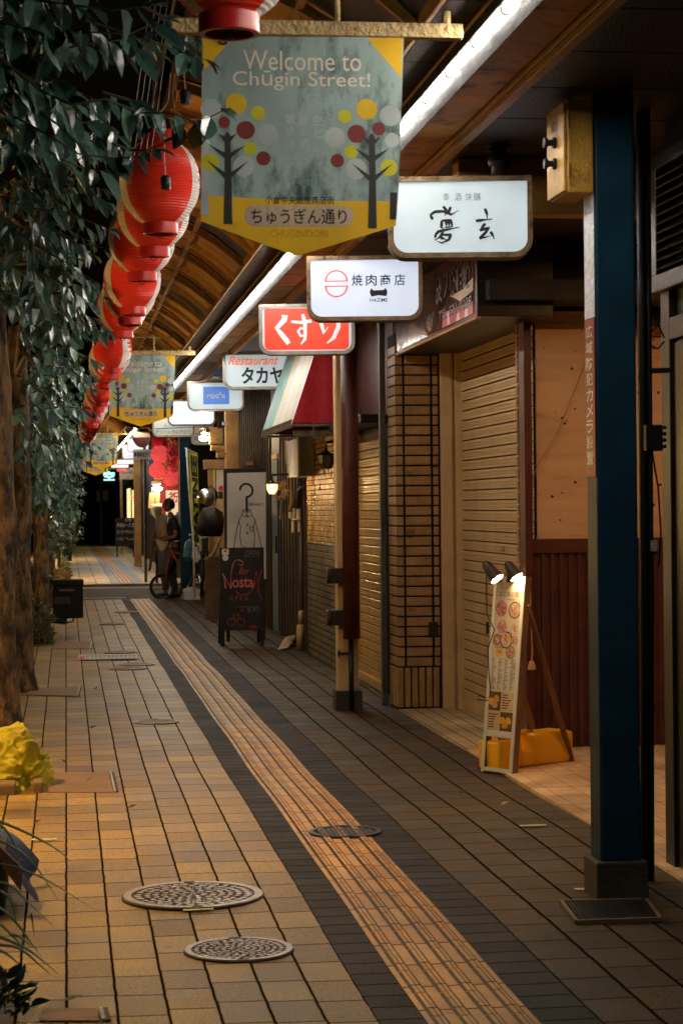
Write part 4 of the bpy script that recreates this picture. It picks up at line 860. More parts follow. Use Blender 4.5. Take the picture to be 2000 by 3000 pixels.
for i, (pa, da, pb, db) in enumerate((((1424, 1655), 11.20, (1456, 1697), 11.16), ((1488, 1655), 11.40, (1513, 1692), 11.37))):
    a, b = atd(*pa, da), atd(*pb, db); ax_d = (b-a).normalized()
    lt = thing("clip_lamp", ("black clip-on spot lamp tilted over the menu board, trailing a black cord", "second clip-on spot lamp, half hidden at the menu board's top corner")[i], "lamp", a)
    obj("shade", MB().tube([a-ax_d*.02, a, a+ax_d*.05, b], [.012, .028, .032, .040], 16, caps=False), M("lamp_black", (.03, .02, .015), .35), lt, smooth=True)
    obj("bulb", MB().tube([b-ax_d*.012, b-ax_d*.002], [.036, .034], 16), lampg, lt, smooth=True)
    cpt = bl_+upv*(HL-.01)+e*W*(.15+.35*i)
    obj("clip", MB().tube([a, (a+cpt)/2+Vector((0, 0, .03)), cpt], .008, 6).box(cpt.x-.015, cpt.y-.015, cpt.z-.02, cpt.x+.015, cpt.y+.015, cpt.z+.035), MATS["lamp_black"], lt)
    if i == 0:
        D = 11.3; sw_ = atd(1447, 1845, D)
        obj("cord", MB().tube([a+Vector((0, 0, -.02)), atd(1424, 1740, D), atd(1425, 1800, D), sw_, atd(1428, 1900, D), atd(1431, 1980, D), atd(1436, 2030, D)], .0035, 5).tube([atd(1427, 1822, D), atd(1427, 1858, D)], [.009, .009], 8).tube([atd(1424, 2045, D), atd(1400, 2038, D), atd(1397, 2050, D), atd(1430, 2052, D)], .0035, 5), black, lt)
pt = MB(); D = 11.6; pt.tube([atd(1551, 1720, D), atd(1555, 1850, D), atd(1558, 1910, D), atd(1556, 1935, D)], .005, 6); a = atd(1556, 1935, D); pt.lathe([(0, 0), (.012, -.004), (.02, -.02), (.024, -.045), (.024, -.052), (0, -.052)], a, 12)
tag(obj("cable_plug", pt, M("tan_plug", (.55, .33, .14), .45), loc=a), "tan rubber plug hanging on its cable behind the menu board", "plug")
# jerry can lying at the board's foot
canm = M("can_yellow", (.92, .44, .018), .32, var=.12, scale=3, bump=.06, dirt=(.45, .17, .01), damt=.34, dscale=8)
A_ = onG(1464, 2263); B_ = onG(1660, 2236); ca = (B_-A_).normalized(); cn = Vector((-ca.y, ca.x, 0)); CL = (B_-A_).length
CMx = Matrix(((ca.x, cn.x, 0, A_.x), (ca.y, cn.y, 0, A_.y), (0, 0, 1, .012), (0, 0, 0, 1)))
t = thing("jerry_can", "yellow plastic jerry can lying on its side through the menu board's legs", "jerry can", A_)
def rbox(mb, x0, x1, y0, y1, z0, z1, tx=.012):
    """box with subdivided faces that swell a little"""
    n = 2; 
    for ax in range(3):
        for sgn in (0, 1):
            vs = []; 
            for i in range(n+1):
                for j in range(n+1):
                    u, v = i/n, j/n; c = [0, 0, 0]; c[ax] = sgn; c[(ax+1) % 3] = u; c[(ax+2) % 3] = v
                    p = [x0+(x1-x0)*c[0], y0+(y1-y0)*c[1], z0+(z1-z0)*c[2]]; vs.append(p)
            fs = [(i*(n+1)+j, (i+1)*(n+1)+j, (i+1)*(n+1)+j+1, i*(n+1)+j+1) for i in range(n) for j in range(n)]
            if not sgn: fs = [q[::-1] for q in fs]
            mb.add(vs, fs)
def weld(o, d=.0005):
    bm = bmesh.new(); bm.from_mesh(o.data); bmesh.ops.remove_doubles(bm, verts=bm.verts, dist=d); bmesh.ops.recalc_face_normals(bm, faces=bm.faces); bm.to_mesh(o.data); bm.free(); o.data.update()
mb = MB(); rbox(mb, -.035, .095, -.03, .14, 0, .165); rbox(mb, .105, .170, -.02, .13, 0, .160); rbox(mb, .165, .30, -.02, .13, 0, .10); rbox(mb, .255, CL, -.03, .14, 0, .185); rbox(mb, .08, .12, .0, .11, .01, .12)
o_ = obj("body", mb.xf(CMx), canm, t, smooth=True); weld(o_)
b = o_.modifiers.new("edge", 'BEVEL'); b.width = .034; b.segments = 5; b.limit_method = 'ANGLE'; b.angle_limit = RA(40)
obj("handle", MB().tube([(.125, .055, .150), (.15, .055, .172), (.20, .055, .184), (.27, .055, .190), (.32, .055, .178)], [.018, .016, .016, .016, .018], 10).xf(CMx), canm, t, smooth=True)
obj("cap", MB().lathe([(0, .03), (.028, .03), (.032, .024), (.032, 0), (0, 0)], (.066, .035, .158), 18).xf(CMx), M("cap_white", (.62, .52, .44), .4), t)
obj("foot_block", MB().box(CL+.02, .0, .03, CL+.055, .13, .17).xf(CMx), canm, t, bevel=.012)
# ------------------------------------------------------------------ blackboard and tall white board by the bar
YB = 21.9
bt_ = thing("chalk_board", "black A-frame chalk board with pink chalk lettering and stickers", "chalk board", (1.9, YB, 0))
k = YB/F_.y/FPX
a, b = atY(643, 1605, YB), atY(775, 1845, YB)
obj("board", MB().box(a.x, YB, b.z, b.x, YB+.03, a.z), M("chalk_black", (.014, .013, .014), .55, var=.4, scale=5, bump=.1), bt_, bevel=.004)
for x0_, x1_ in ((a.x, a.x+.045), (b.x-.05, b.x-.005)):
    obj("leg", MB().box(x0_, YB+.002, 0, x1_, YB+.028, b.z-.001), black, bt_); obj("rear_leg", MB().bar((x0_+.02, YB+.05, b.z+.6), (x0_+.02, YB+.42, .01), .03, .025), black, bt_)
cm = MB(); SY = lambda x, y: (atY(x, y, YB).x, atY(x, y, YB).z)
def spl(P, n=6):
    o = []
    for i in range(len(P)-1):
        p0, p1, p2, p3 = (Vector(P[max(i-1, 0)]), Vector(P[i]), Vector(P[i+1]), Vector(P[min(i+2, len(P)-1)]))
        for j in range(n): t_ = j/n; o.append(tuple(.5*((2*p1)+(p2-p0)*t_+(2*p0-5*p1+4*p2-p3)*t_*t_+(3*p1-p0-3*p2+p3)*t_**3)))
    return o+[tuple(P[-1])]
def rib(L_, w_, mi=0):
    P = spl([SY(*p) for p in L_]); n = len(P)
    if isinstance(w_, (list, tuple)): w_ = sum(w_)/len(w_)
    cm.ribbon(P, [w_*(.75+.35*sin(i*.7)) for i in range(n)], YB-.003, mi)
rib([(651, 1680), (656, 1692), (661, 1724)], .014); rib([(653, 1682), (664, 1702), (678, 1724)], .013); rib([(678, 1724), (676, 1690), (684, 1650), (697, 1640), (711, 1648), (708, 1656), (700, 1654)], [.012, .012, .012, .013, .012, .009, .006])
cm.text("osta", *SY(681, 1722), *SY(742, 1692), YB-.003, 0, bold=.012)
rib([(740, 1724), (745, 1700), (751, 1672)], .010, 1); rib([(751, 1674), (753, 1690), (756, 1706)], .010, 1); rib([(756, 1706), (761, 1688), (767, 1668)], .009, 1); rib([(766, 1670), (757, 1700), (757, 1735), (768, 1756)], .010, 1); rib([(692, 1732), (702, 1742), (725, 1740), (741, 1725), (748, 1700)], .010, 1)
cm.text("Bar", *SY(700, 1682), *SY(732, 1662), YB-.003, 1, shear=.3); cm.text("のすたる", *SY(672, 1760), *SY(726, 1745), YB-.003, 1); cm.text("室町", *SY(722, 1794), *SY(758, 1775), YB-.003, 2); cm.text("OPEN", *SY(716, 1632), *SY(760, 1612), YB-.003, 2, shear=.3); cm.text("1998~", *SY(728, 1842), *SY(758, 1832), YB-.003, 1)
cm.text("♡", *SY(702, 1792), *SY(717, 1776), YB-.003, 1)
for cx_ in (677, 706): cm.ring([SY(cx_+12*cos(q), 1822+12*sin(q)) for q in [j*pi/10 for j in range(20)]], [SY(cx_+10.5*cos(q), 1822+10.5*sin(q)) for q in [j*pi/10 for j in range(20)]], YB-.003, 1)
rib([(677, 1822), (684, 1804), (698, 1800), (706, 1822)], .005, 1); rib([(684, 1804), (690, 1820), (698, 1800), (702, 1797)], .005, 1); rib([(680, 1800), (688, 1802)], .005, 1)
obj("chalk_drawing", cm, [M("chalk_pink", (.55, .13, .17), .7), M("chalk_red", (.33, .06, .06), .7), M("chalk_grey", (.13, .12, .13), .7)], bt_)
st = MB(); st.poly([SY(650, 1625), SY(670, 1625), SY(670, 1607), SY(650, 1607)], YB-.003, 0); st.poly([SY(656, 1618), SY(664, 1618), SY(664, 1611), SY(656, 1611)], YB-.004, 1); st.poly([SY(650, 1609), SY(670, 1609), SY(670, 1606), SY(650, 1606)], YB-.0045, 1); st.disc(*SY(660, 1634), .033, YB-.003, 0)
obj("sticker", st, [M("sticker_white", (.62, .60, .58), .4), M("sticker_red", (.5, .05, .06), .4)], bt_)
YP = 22.7; SP = lambda x, y: (atY(x, y, YP).x, atY(x, y, YP).z)
tb_ = thing("poster_board", "tall white board with a hanger and shirt line drawing behind the chalk board", "poster board", (2.0, YP, 0))
a, b = SP(656, 1373), SP(781, 1700)
obj("frame", MB().box(a[0], YP, b[1], b[0]-.01, YP+.05, a[1]).box(a[0]+.01, YP+.005, 0, a[0]+.05, YP+.045, b[1]).box(b[0]-.06, YP+.005, 0, b[0]-.02, YP+.045, b[1]), M("frame_black", (.018, .013, .01), .5), tb_, bevel=.004)
mb = MB(); mb.poly([SP(665, 1696), SP(779, 1696), SP(778, 1383), SP(665, 1386)], YP-.004, 0)
rp = lambda L_, w_: mb.ribbon([SP(*p) for p in L_], w_, YP-.007, 1)
arc = [(721+18.5*cos(RA(q)), 1437+19.5*sin(RA(q))) for q in range(180, 460, 14)]
rp(arc+[(722, 1459)], .024); rp([(722, 1456), (723, 1500)], .026)
W2 = .008
for L_ in ([(711, 1493), (733, 1493), (738, 1510), (747, 1524), (760, 1580), (767, 1606)], [(711, 1493), (709, 1507), (699, 1524), (688, 1580), (684, 1606)], [(711, 1494), (722, 1505), (734, 1494)], [(709, 1507), (716, 1516), (722, 1505), (730, 1516), (738, 1508)], [(700, 1526), (705, 1545), (702, 1570), (708, 1602), (721, 1602)],
           [(747, 1524), (741, 1545), (746, 1570), (743, 1606)], [(731, 1543), (743, 1543), (743, 1552), (737, 1558), (732, 1552), (731, 1543)]): rp(L_, W2)
for (x_, y_) in ((723, 1513), (724, 1537), (724, 1561)): mb.ring([SP(x_+3.4*cos(q), y_+3.6*sin(q)) for q in [j*pi/8 for j in range(16)]], [SP(x_+1.4*cos(q), y_+1.5*sin(q)) for q in [j*pi/8 for j in range(16)]], YP-.007, 1)
mb.text("3軒BAR", *SP(727, 1483), *SP(764, 1472), YP-.007, 1, bold=.01); mb.ring([SP(770+4*cos(q), 1478+4*sin(q)) for q in [j*pi/6 for j in range(12)]], [SP(770+3*cos(q), 1478+3*sin(q)) for q in [j*pi/6 for j in range(12)]], YP-.007, 1)
obj("poster", mb, [M("poster_white", (.62, .56, .50), .4, var=.08, bump=.03, dirt=(.45, .38, .32), damt=.3, dscale=3), M("poster_ink", (.012, .012, .012), .5)], tb_)
# wall lanterns: one lit, one dark
def wall_lantern(label, px, py, d, s, glow, bracket_to):
    p = atd(px, py, d); t = thing("wall_lantern", label, "lantern", p)
    iron = M("iron_black", (.015, .014, .014), .4, metal=.4)
    hexp = lambda prof: MB().lathe([(r*s, z*s) for r, z in prof], p, 6)
    obj("roof", hexp([(0, .95), (.10, .9), (.12, .75), (.3, .62), (.75, .48), (.78, .44), (0, .46)]), iron, t)
    glass = obj("glass", hexp([(.55, .44), (.50, -.1), (.28, -.5), (0, -.5)]), glow, t)
    bars = MB()
    for k in range(6): q = 2*pi*k/6; bars.tube([p+Vector((.56*cos(q), .56*sin(q), .44))*s, p+Vector((.51*cos(q), .51*sin(q), -.1))*s, p+Vector((.29*cos(q), .29*sin(q), -.5))*s], .03*s, 5)
    obj("cage", bars, iron, t)
    if bracket_to: obj("bracket", MB().tube([p+Vector((0, 0, .95*s)), p+Vector((0, 0, 1.3*s)), Vector((bracket_to, p.y, p.z+1.35*s))], .012, 6), iron, t); obj("scroll", MB().tube([Vector((bracket_to-.04-.05*cos(q), p.y, p.z+1.05*s+.05*sin(q))) for q in [j*.6 for j in range(10)]], .007, 5), iron, t)
    return t, p
t, p = wall_lantern("lit amber wall lantern on a scrolled bracket beside the blue door", 797, 1432, 21.0, .11, ME("lantern_glass", (1.0, .50, .12), 2.6, .3, 30), 2.44)
obj("bulb", MB().lathe([(0, -.3), (.16, -.2), (.2, 0), (.14, .2), (0, .28)], (0, 0, 0), 12).xf(Matrix.Translation(p+Vector((-.02, -.06, -.0))) @ Matrix.Scale(.11, 4)), ME("bulb_glow", (1.0, .70, .36), 420), t, smooth=True)
wall_lantern("unlit black wall lantern on the brick shop below the awning", 955, 1352, 18.0, .13, M("dark_glass", (.06, .045, .03), .3), 2.43)
# grey cabinet, pipes and meter on the brick shop
gp = atX(883, 1284, 2.30); 
t = thing("wall_cabinet", "weathered grey timber cabinet mounted under the red awning", "cabinet", (2.36, 20.4, 1.8))
wg = M("weathered_grey", (.36, .34, .32), .6, var=.25, scale=6, bump=.5, bscale=60, stretch=(1, 1, .2), dirt=(.16, .15, .15), damt=.4, dscale=5)
obj("case", MB().box(2.27, 20.0, 1.79, 2.432, 21.0, 2.165), wg, t, bevel=.006)
obj("trim", MB().box(2.262, 19.99, 1.78, 2.285, 20.03, 2.17).box(2.262, 20.97, 1.78, 2.269, 21.01, 2.17), M("weathered_pale", (.50, .44, .36), .6, var=.2, bump=.3), t, bevel=.003)
t = thing("gas_pipes", "dark elbow pipes with pale meter fittings beside the brick wall", "pipe", (2.36, 20.95, 1.2))
D = 21.2; PQ = lambda x, y: atd(x, y, D)
obj("elbow", MB().tube([PQ(905, 1430), PQ(885, 1432), PQ(872, 1445), PQ(870, 1490)], [.03, .035, .035, .035], 12).tube([PQ(881, 1520), PQ(882, 1760), PQ(882, 1900)], .02, 10).tube([PQ(884, 1370), PQ(878, 1410), PQ(884, 1432)], .012, 8), M("pipe_dark", (.035, .025, .02), .5), t, smooth=True)
mf_ = MB()
for (x0_, y0_, x1_, y1_) in ((857, 1488, 866, 1516), (867, 1486, 880, 1518), (845, 1500, 856, 1518), (852, 1518, 883, 1524), (854, 1525, 862, 1560), (872, 1525, 882, 1558)): mf_.rod(PQ((x0_+x1_)/2, y0_), PQ((x0_+x1_)/2, y1_), (x1_-x0_)/2*D/FPX, 10)
obj("fittings", mf_, M("fitting_ivory", (.44, .38, .28), .5, var=.2), t, bevel=.003)
obj("lower_pipe", MB().tube([PQ(881, 1788), PQ(880, 1830)], .028, 10).tube([PQ(879, 1830), PQ(878, 1905)], .036, 10), M("pipe_tan", (.34, .22, .10), .5, var=.2), t, smooth=True)
obj("conduit", MB().tube([PQ(838, 1290), PQ(840, 1355), PQ(852, 1390), PQ(855, 1470), PQ(848, 1495)], [.01, .01, .012, .022, .014], 8), M("orange_conduit", (.36, .17, .05), .5, var=.3), t, smooth=True)
# vine of dried flowers by the lantern
fl = MB(); rr = random.Random(3)
for _ in range(70):
    c = PQ(825+18*rr.random()-9+8*rr.random(), 1410+55*rr.random()); a = rr.random()*6.28; s = .012+.012*rr.random(); v = Vector((cos(a), rr.random()-.5, sin(a))); w_ = v.cross(Vector((rr.random(), 1, rr.random()))).normalized(); fl.add([c, c+v*s+w_*s*.5, c+v*s*2, c+v*s-w_*s*.5], [(0, 1, 2, 3)])
fl.tube([PQ(833, 1405), PQ(828, 1440), PQ(822, 1480), PQ(820, 1520)], .006, 5)
tag(obj("dried_wreath", fl, M("dried_flower", (.42, .24, .12), .6, var=.4, scale=30), loc=PQ(825, 1440)), "small dried flower bunch hanging by the lit wall lantern", "wreath")
pb_ = MB(); q0, q1, q2, q3 = onG(812, 1908), onG(845, 1902), onG(868, 1884), onG(836, 1893)
pb_.add([q0+Vector((0, 0, .015)), q1+Vector((0, 0, .02)), q2+Vector((0, 0, .09)), q3+Vector((0, 0, .10)), q2+Vector((.0, .05, .02)), q3+Vector((0, .06, .02)), (q0+q1+q2+q3)/4+Vector((0, 0, .085))], [(0, 1, 6), (1, 2, 6), (2, 3, 6), (3, 0, 6), (2, 4, 5, 3), (0, 3, 5)])
tag(obj("paper_bag", pb_, M("paper_tan", (.58, .40, .22), .6, var=.15), loc=q1), "crumpled tan paper bag on the paving below the meter pipes", "paper bag")
# ------------------------------------------------------------------ timber frame stand, chrome dome lamp, jacket, branch
YK = 26.8; SK = lambda x, y: (atY(x, y, YK).x, atY(x, y, YK).z)
t = thing("notice_stand", "brown timber frame stand with pinned papers beside the tall white board", "notice frame", (1.95, YK, 0))
brw = M("frame_brown", (.27, .15, .06), .5, var=.2, bump=.2)
a, b = SK(596, 1347), SK(768, 1373)
obj("beam", MB().box(a[0], YK-.02, b[1], b[0], YK+.06, a[1]), brw, t, bevel=.004)
for x0_, x1_ in ((596, 610), (640, 646), (757, 768)): obj("post", MB().box(SK(x0_, 0)[0], YK, 0, SK(x1_, 0)[0], YK+.06, b[1]-.001), brw, t, bevel=.004)
obj("lower_panel", MB().box(a[0]+.002, YK-.012, .02, SK(640, 0)[0], YK-.001, SK(0, 1640)[1]), M("panel_brown", (.14, .085, .04), .45, var=.3, bump=.2), t, bevel=.003)
mb = MB()
mb.poly([SK(611, 1460), SK(632, 1460), SK(631, 1375), SK(611, 1375)], YK+.01, 0); mb.poly([SK(621, 1410), SK(630, 1410), SK(631, 1378), SK(623, 1376)], YK+.006, 1); mb.poly([SK(634, 1440), SK(654, 1440), SK(654, 1375), SK(634, 1375)], YK+.012, 2); mb.disc(*SK(648, 1430), .035, YK+.004, 3)
mb.poly([SK(612, 1640), SK(655, 1640), SK(655, 1462), SK(612, 1462)], YK+.03, 0)
obj("notices", mb, [M("note_tan", (.50, .34, .16), .6, var=.3, scale=12), M("note_yellow", (.60, .45, .03), .6), M("note_white", (.55, .52, .50), .6, var=.1), M("note_red", (.55, .03, .04), .5)], t)
pl = MB().box(SK(706, 0)[0], YK-.035, SK(0, 1369)[1], SK(751, 0)[0], YK-.021, SK(0, 1358)[1])
obj("name_plate", pl, M("plate_cream", (.58, .42, .28), .5, var=.2), t, bevel=.006)
dp_ = atd(604, 1458, 26.0)
t = thing("dome_lamp", "polished chrome dome lamp on a gooseneck by the timber frame", "lamp", dp_)
chr_ = M("chrome", (.75, .75, .75), .3, metal=1, var=.1, bump=.02)
obj("dome", MB().lathe([(.118*cos(q), .118*sin(q)) for q in [RA(x_) for x_ in range(-50, 91, 10)]], (0, 0, 0), 24).xf(Matrix.Translation(dp_) @ Matrix.Rotation(.5, 4, 'Y')), chr_, t, smooth=True)
obj("grille", MB().lathe([(0, -.09), (.074, -.09)], (0, 0, 0), 16).xf(Matrix.Translation(dp_) @ Matrix.Rotation(.5, 4, 'Y')), M("grille_dark", (.1, .07, .03), .4), t)
obj("gooseneck", MB().tube([dp_+Vector((.02, .0, .11)), dp_+Vector((.06, 0, .15)), dp_+Vector((.11, 0, .10)), dp_+Vector((.13, .02, -.02)), dp_+Vector((.13, .3, -.1))], .009, 8), black, t, smooth=True)
jm = MB(); ja = lambda x, y, o=0: atd(x, y, 26.3)+Vector((0, o, 0))
out_ = [(588, 1500), (600, 1487), (632, 1487), (652, 1500), (657, 1520), (653, 1560), (648, 1572), (592, 1572), (577, 1565), (582, 1525)]
n = len(out_); jm.add([ja(x, y, .02*sin(i*2.2)) for i, (x, y) in enumerate(out_)]+[ja(x, y, .14) for x, y in out_]+[ja(617, 1530, -.05)], [(i, (i+1) % n, 2*n) for i in range(n)]+[(i, i+n, (i+1) % n+n, (i+1) % n) for i in range(n)])
tag(obj("hanging_jacket", jm, M("jacket_black", (.02, .014, .011), .6, var=.3, scale=12, bump=.2), loc=ja(617, 1530), smooth=True), "black jacket hung below the chrome dome lamp", "jacket")
bm_ = MB(); D = 26.1; bm_.tube([atd(604, 1642, D), atd(625, 1622, D), atd(640, 1590, D), atd(650, 1572, D)], [.022, .026, .02, .012], 8).tube([atd(632, 1606, D), atd(648, 1600, D), atd(652, 1612, D)], [.014, .01, .004], 6).tube([atd(612, 1634, D), atd(598, 1640, D)], [.016, .005], 6)
tag(obj("driftwood_branch", bm_, M("driftwood", (.40, .22, .08), .6, var=.3, scale=20, bump=.5), smooth=True, loc=atd(625, 1610, D)), "pale driftwood branch standing under the black jacket", "branch")
# ------------------------------------------------------------------ spot lamp with mirror ball and wooden boxes on the tan post
D = 25.8; a = atd(597, 1284, D)
t = thing("spot_lamp", "bright bare spot lamp under a glass ball beside the tan post", "lamp", a)
obj("bulb", MB().lathe([(.052*cos(q)*1.1, .034*sin(q)) for q in [RA(x_) for x_ in range(-90, 91, 15)]], a, 16), ME("spot_glow", (1.0, .80, .52), 160), t, smooth=True)
gb2 = atd(600, 1262, D); bpm = MB().lathe([(.075*cos(q), .05*sin(q)) for q in [RA(x_) for x_ in range(-90, 91, 15)]], gb2, 18)
obj("glass_ball", bpm, M("glass_ball_silver", (.55, .45, .36), .12, metal=.9, var=.5, scale=40, bump=.6, bscale=60), t)
obj("arm", MB().rod(gb2, atd(660, 1250, D), .008, 6), black, t)
a = atd(634, 1280, D)
t = thing("wooden_box_lantern", "stacked small wooden boxes lit by the spot lamp on the tan post", "wooden box", a)
lw = M("lit_wood", (.50, .28, .09), .5, var=.3, scale=8, bump=.3, stretch=(1, 1, 4))
for (x0_, y0_, x1_, y1_, r) in ((614, 1252, 652, 1302, .1), (618, 1304, 660, 1320, -.1), (634, 1322, 661, 1340, .05)):
    p0, p1 = atd(x0_, y1_, D), atd(x1_, y0_, D); obj("box", MB().box(p0.x, p0.y-.02, p0.z, p1.x, p0.y+.1, p1.z), lw, t, bevel=.006)
obj("lid", MB().box(atd(640, 0, D).x, a.y-.02, atd(0, 1251, D).z, atd(654, 0, D).x, a.y+.08, atd(0, 1243, D).z), M("lid_lilac", (.5, .48, .52), .4), t)
# ------------------------------------------------------------------ yellow flag
D = 31.0; t = thing("feather_flag", "yellow-green vertical flag with black letters on a white pole", "flag", atd(566, 1740, D))
obj("pole", MB().tube([atd(547, 1312, D), atd(552, 1400, D), atd(560, 1500, D), atd(568, 1600, D), atd(570, 1750, D)], .018, 8).rod(atd(540, 1312, D), atd(578, 1328, D), .007, 6), M("pole_white", (.55, .55, .58), .4), t, smooth=True)
mb = MB(); K = D/FPX; n = 14
def fx_(u, v): p = atd(553+13*v+26*u*(1-.25*v), 1322+7*u+270*v, D); return p+Vector((0, .03*sin(v*7+u*2), 0))
for j in range(n):
    for i in range(3): mb.add([fx_(i/3, j/n), fx_((i+1)/3, j/n), fx_((i+1)/3, (j+1)/n), fx_(i/3, (j+1)/n)], [(0, 3, 2, 1)], 0)
tx = MB(); tx.text("MATINEE", 0, 0, 1, 1, 0, 1, bold=.06, rot=90)
tx.v = [tuple(fx_(.2+.72*(x), .03+.94*(1-z))+Vector((0, -.012, 0))) for x, y, z in tx.v]
mb.add(tx.v, tx.f, 1)
obj("cloth", mb, [M("flag_lime", (.52, .50, .03), .55, var=.2), ink], t)
# ------------------------------------------------------------------ shops beyond the crossing
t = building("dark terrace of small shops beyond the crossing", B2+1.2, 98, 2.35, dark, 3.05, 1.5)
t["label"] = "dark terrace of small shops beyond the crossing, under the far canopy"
obj("added_glow_panel", MB().box(2.33, 66, .9, 2.349, 73, 2.1).box(2.33, 75, .5, 2.349, 79, 2.2), ME("added_glow_panel_warm", (1.0, .62, .26), 1.6, .4, 3), t)  # added glowing panels that brighten the far end of the arcade
D = 44.0; YR = 43.3; SR = lambda x, y: (atY(x, y, YR).x, atY(x, y, YR).z)
t = thing("festive_stall", "red festive shop front with a white celebration poster behind the cyclist", "stall", (2.2, YR, 0))
obj("back_panel", MB().box(SR(432, 0)[0], YR, SR(0, 1512)[1], SR(606, 0)[0], YR+.08, SR(0, 1290)[1]), M("stall_red", (.34, .012, .02), .5, var=.35, scale=3), t)
obj("counter", MB().box(SR(440, 0)[0], YR-.05, -.02, SR(610, 0)[0], YR+.1, SR(0, 1514)[1]), dark, t)
obj("gold_board", MB().box(SR(436, 0)[0], YR-.04, SR(0, 1408)[1], SR(473, 0)[0], YR-.005, SR(0, 1330)[1]), M("gold_board", (.42, .24, .03), .4, metal=.3), t)
obj("blue_drape", MB().box(SR(424, 0)[0], YR-.03, SR(0, 1512)[1], SR(435, 0)[0], YR-.004, SR(0, 1345)[1]), M("drape_blue", (.02, .05, .16), .6), t)
mb = MB(); mb.poly([SR(486, 1512), SR(532, 1512), SR(532, 1437), SR(486, 1437)], YR-.02, 0); mb.poly([SR(574, 1560), SR(600, 1560), SR(600, 1432), SR(574, 1432)], YR-.02, 0)
mb.text("祝", *SR(494, 1472), *SR(530, 1440), YR-.03, 1, bold=.03); mb.disc(*SR(524, 1505), .06, YR-.026, 2, 16, .04); mb.poly([SR(575, 1530), SR(584, 1530), SR(586, 1478), SR(576, 1475)], YR-.026, 2)
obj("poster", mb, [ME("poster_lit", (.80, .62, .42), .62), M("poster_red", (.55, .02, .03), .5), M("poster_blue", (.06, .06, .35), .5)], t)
fanm = M("fan_pink", (.80, .10, .13), .5, var=.15, bump=.05); fr_ = M("fan_red", (.50, .01, .03), .5, var=.3)
fans = [(468, 1330, 27, 0, "half hidden under the no-entry sign"), (460, 1378, 24, 0, "full disc over the gold board"), (502, 1398, 27, 0, "pleated one lowest by the post"), (524, 1352, 24, 1, "dark red one against the post"), (592, 1400, 22, 0, "one beyond the post by the timber frame"), (462, 1290, 18, 1, "dark red one highest, by the katakana sign")]
for (x, y, r, mi, w_) in fans:
    c = atY(x, y, YR-.12); R = r*YR/FPX; mb = MB(); vs = [(c.x, c.y, c.z)]; n = 48
    for k in range(n): q = 2*pi*k/n; vs.append((c.x+R*cos(q), c.y+(.016 if k % 2 else -.01), c.z+R*sin(q)))
    mb.add(vs, [(0, k+1, (k+1) % n+1) for k in range(n)])
    tag(obj("paper_fan", mb, fr_ if mi else fanm, loc=c), f"round pleated paper fan on the red stall, {w_}", "paper fan", "paper fans on the red stall")
mb = MB(); rr = random.Random(8)
for _ in range(420):
    x = 490+rr.random()*50 if rr.random() < .7 else 575+25*rr.random(); y = 1285+rr.random()*100; c = atY(x, y, YR-.2-.1*rr.random()); s = .018+.03*rr.random(); a = rr.random()*6.28
    v = Vector((cos(a), rr.random()-.5, sin(a))); w2 = v.cross(Vector((rr.random()-.5, 1, rr.random()-.5))).normalized(); mb.add([c, c+v*s+w2*s*.7, c+v*s*1.8, c+v*s-w2*s*.7], [(0, 1, 2, 3)], 2 if (y < 1298 and x < 520 and rr.random() < .6) else (1 if rr.random() < .25 else 0))
tag(obj("artificial_flowers", mb, [M("petal_red", (.45, .012, .03), .5, var=.3), M("petal_dark", (.16, .01, .012), .5), M("petal_yellow", (.55, .5, .04), .5)], loc=atY(515, 1330, YR)), "mass of dark red artificial flowers hanging above the red stall", "flowers")
c = atd(460, 1432, 42)
t = thing("counter_lamp", "glaring lamp with paper tags and a milky jar on the red stall", "lamp", c)
obj("bulb", MB().lathe([(.10*cos(q), .05*sin(q)) for q in [RA(x_) for x_ in range(-90, 91, 15)]], c, 16), ME("counter_glow", (1.0, .80, .50), 220), t, smooth=True)
a, b = atd(434, 1488, 42), atd(470, 1444, 42); mb = MB(); mb.add([(a.x, a.y-.04, a.z), (a.x+.12, a.y-.05, a.z-.02), (a.x+.14, a.y-.03, b.z), (a.x+.03, a.y-.03, b.z)], [(0, 1, 2, 3)]); mb.add([(a.x+.15, a.y-.05, a.z+.02), (a.x+.23, a.y-.04, a.z), (a.x+.24, a.y-.03, b.z), (a.x+.16, a.y-.03, b.z)], [(0, 1, 2, 3)])
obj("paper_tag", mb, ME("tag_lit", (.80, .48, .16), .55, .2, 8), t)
obj("jar", MB().lathe([(.115*cos(q), .20*sin(q)) for q in [RA(x_) for x_ in range(-90, 1, 15)]]+[(.11, .1), (0, .1)], atd(459, 1490, 42), 18), M("jar_milky", (.60, .55, .46), .2, var=.1), t, smooth=True)
obj("top_ornament", MB().lathe([(.03, -.04), (.09, -.03), (.10, 0), (.09, .04), (.03, .05)], atd(458, 1416, 42), 14), ME("ornament_lit", (.75, .48, .2), .5, .4, 40), t)
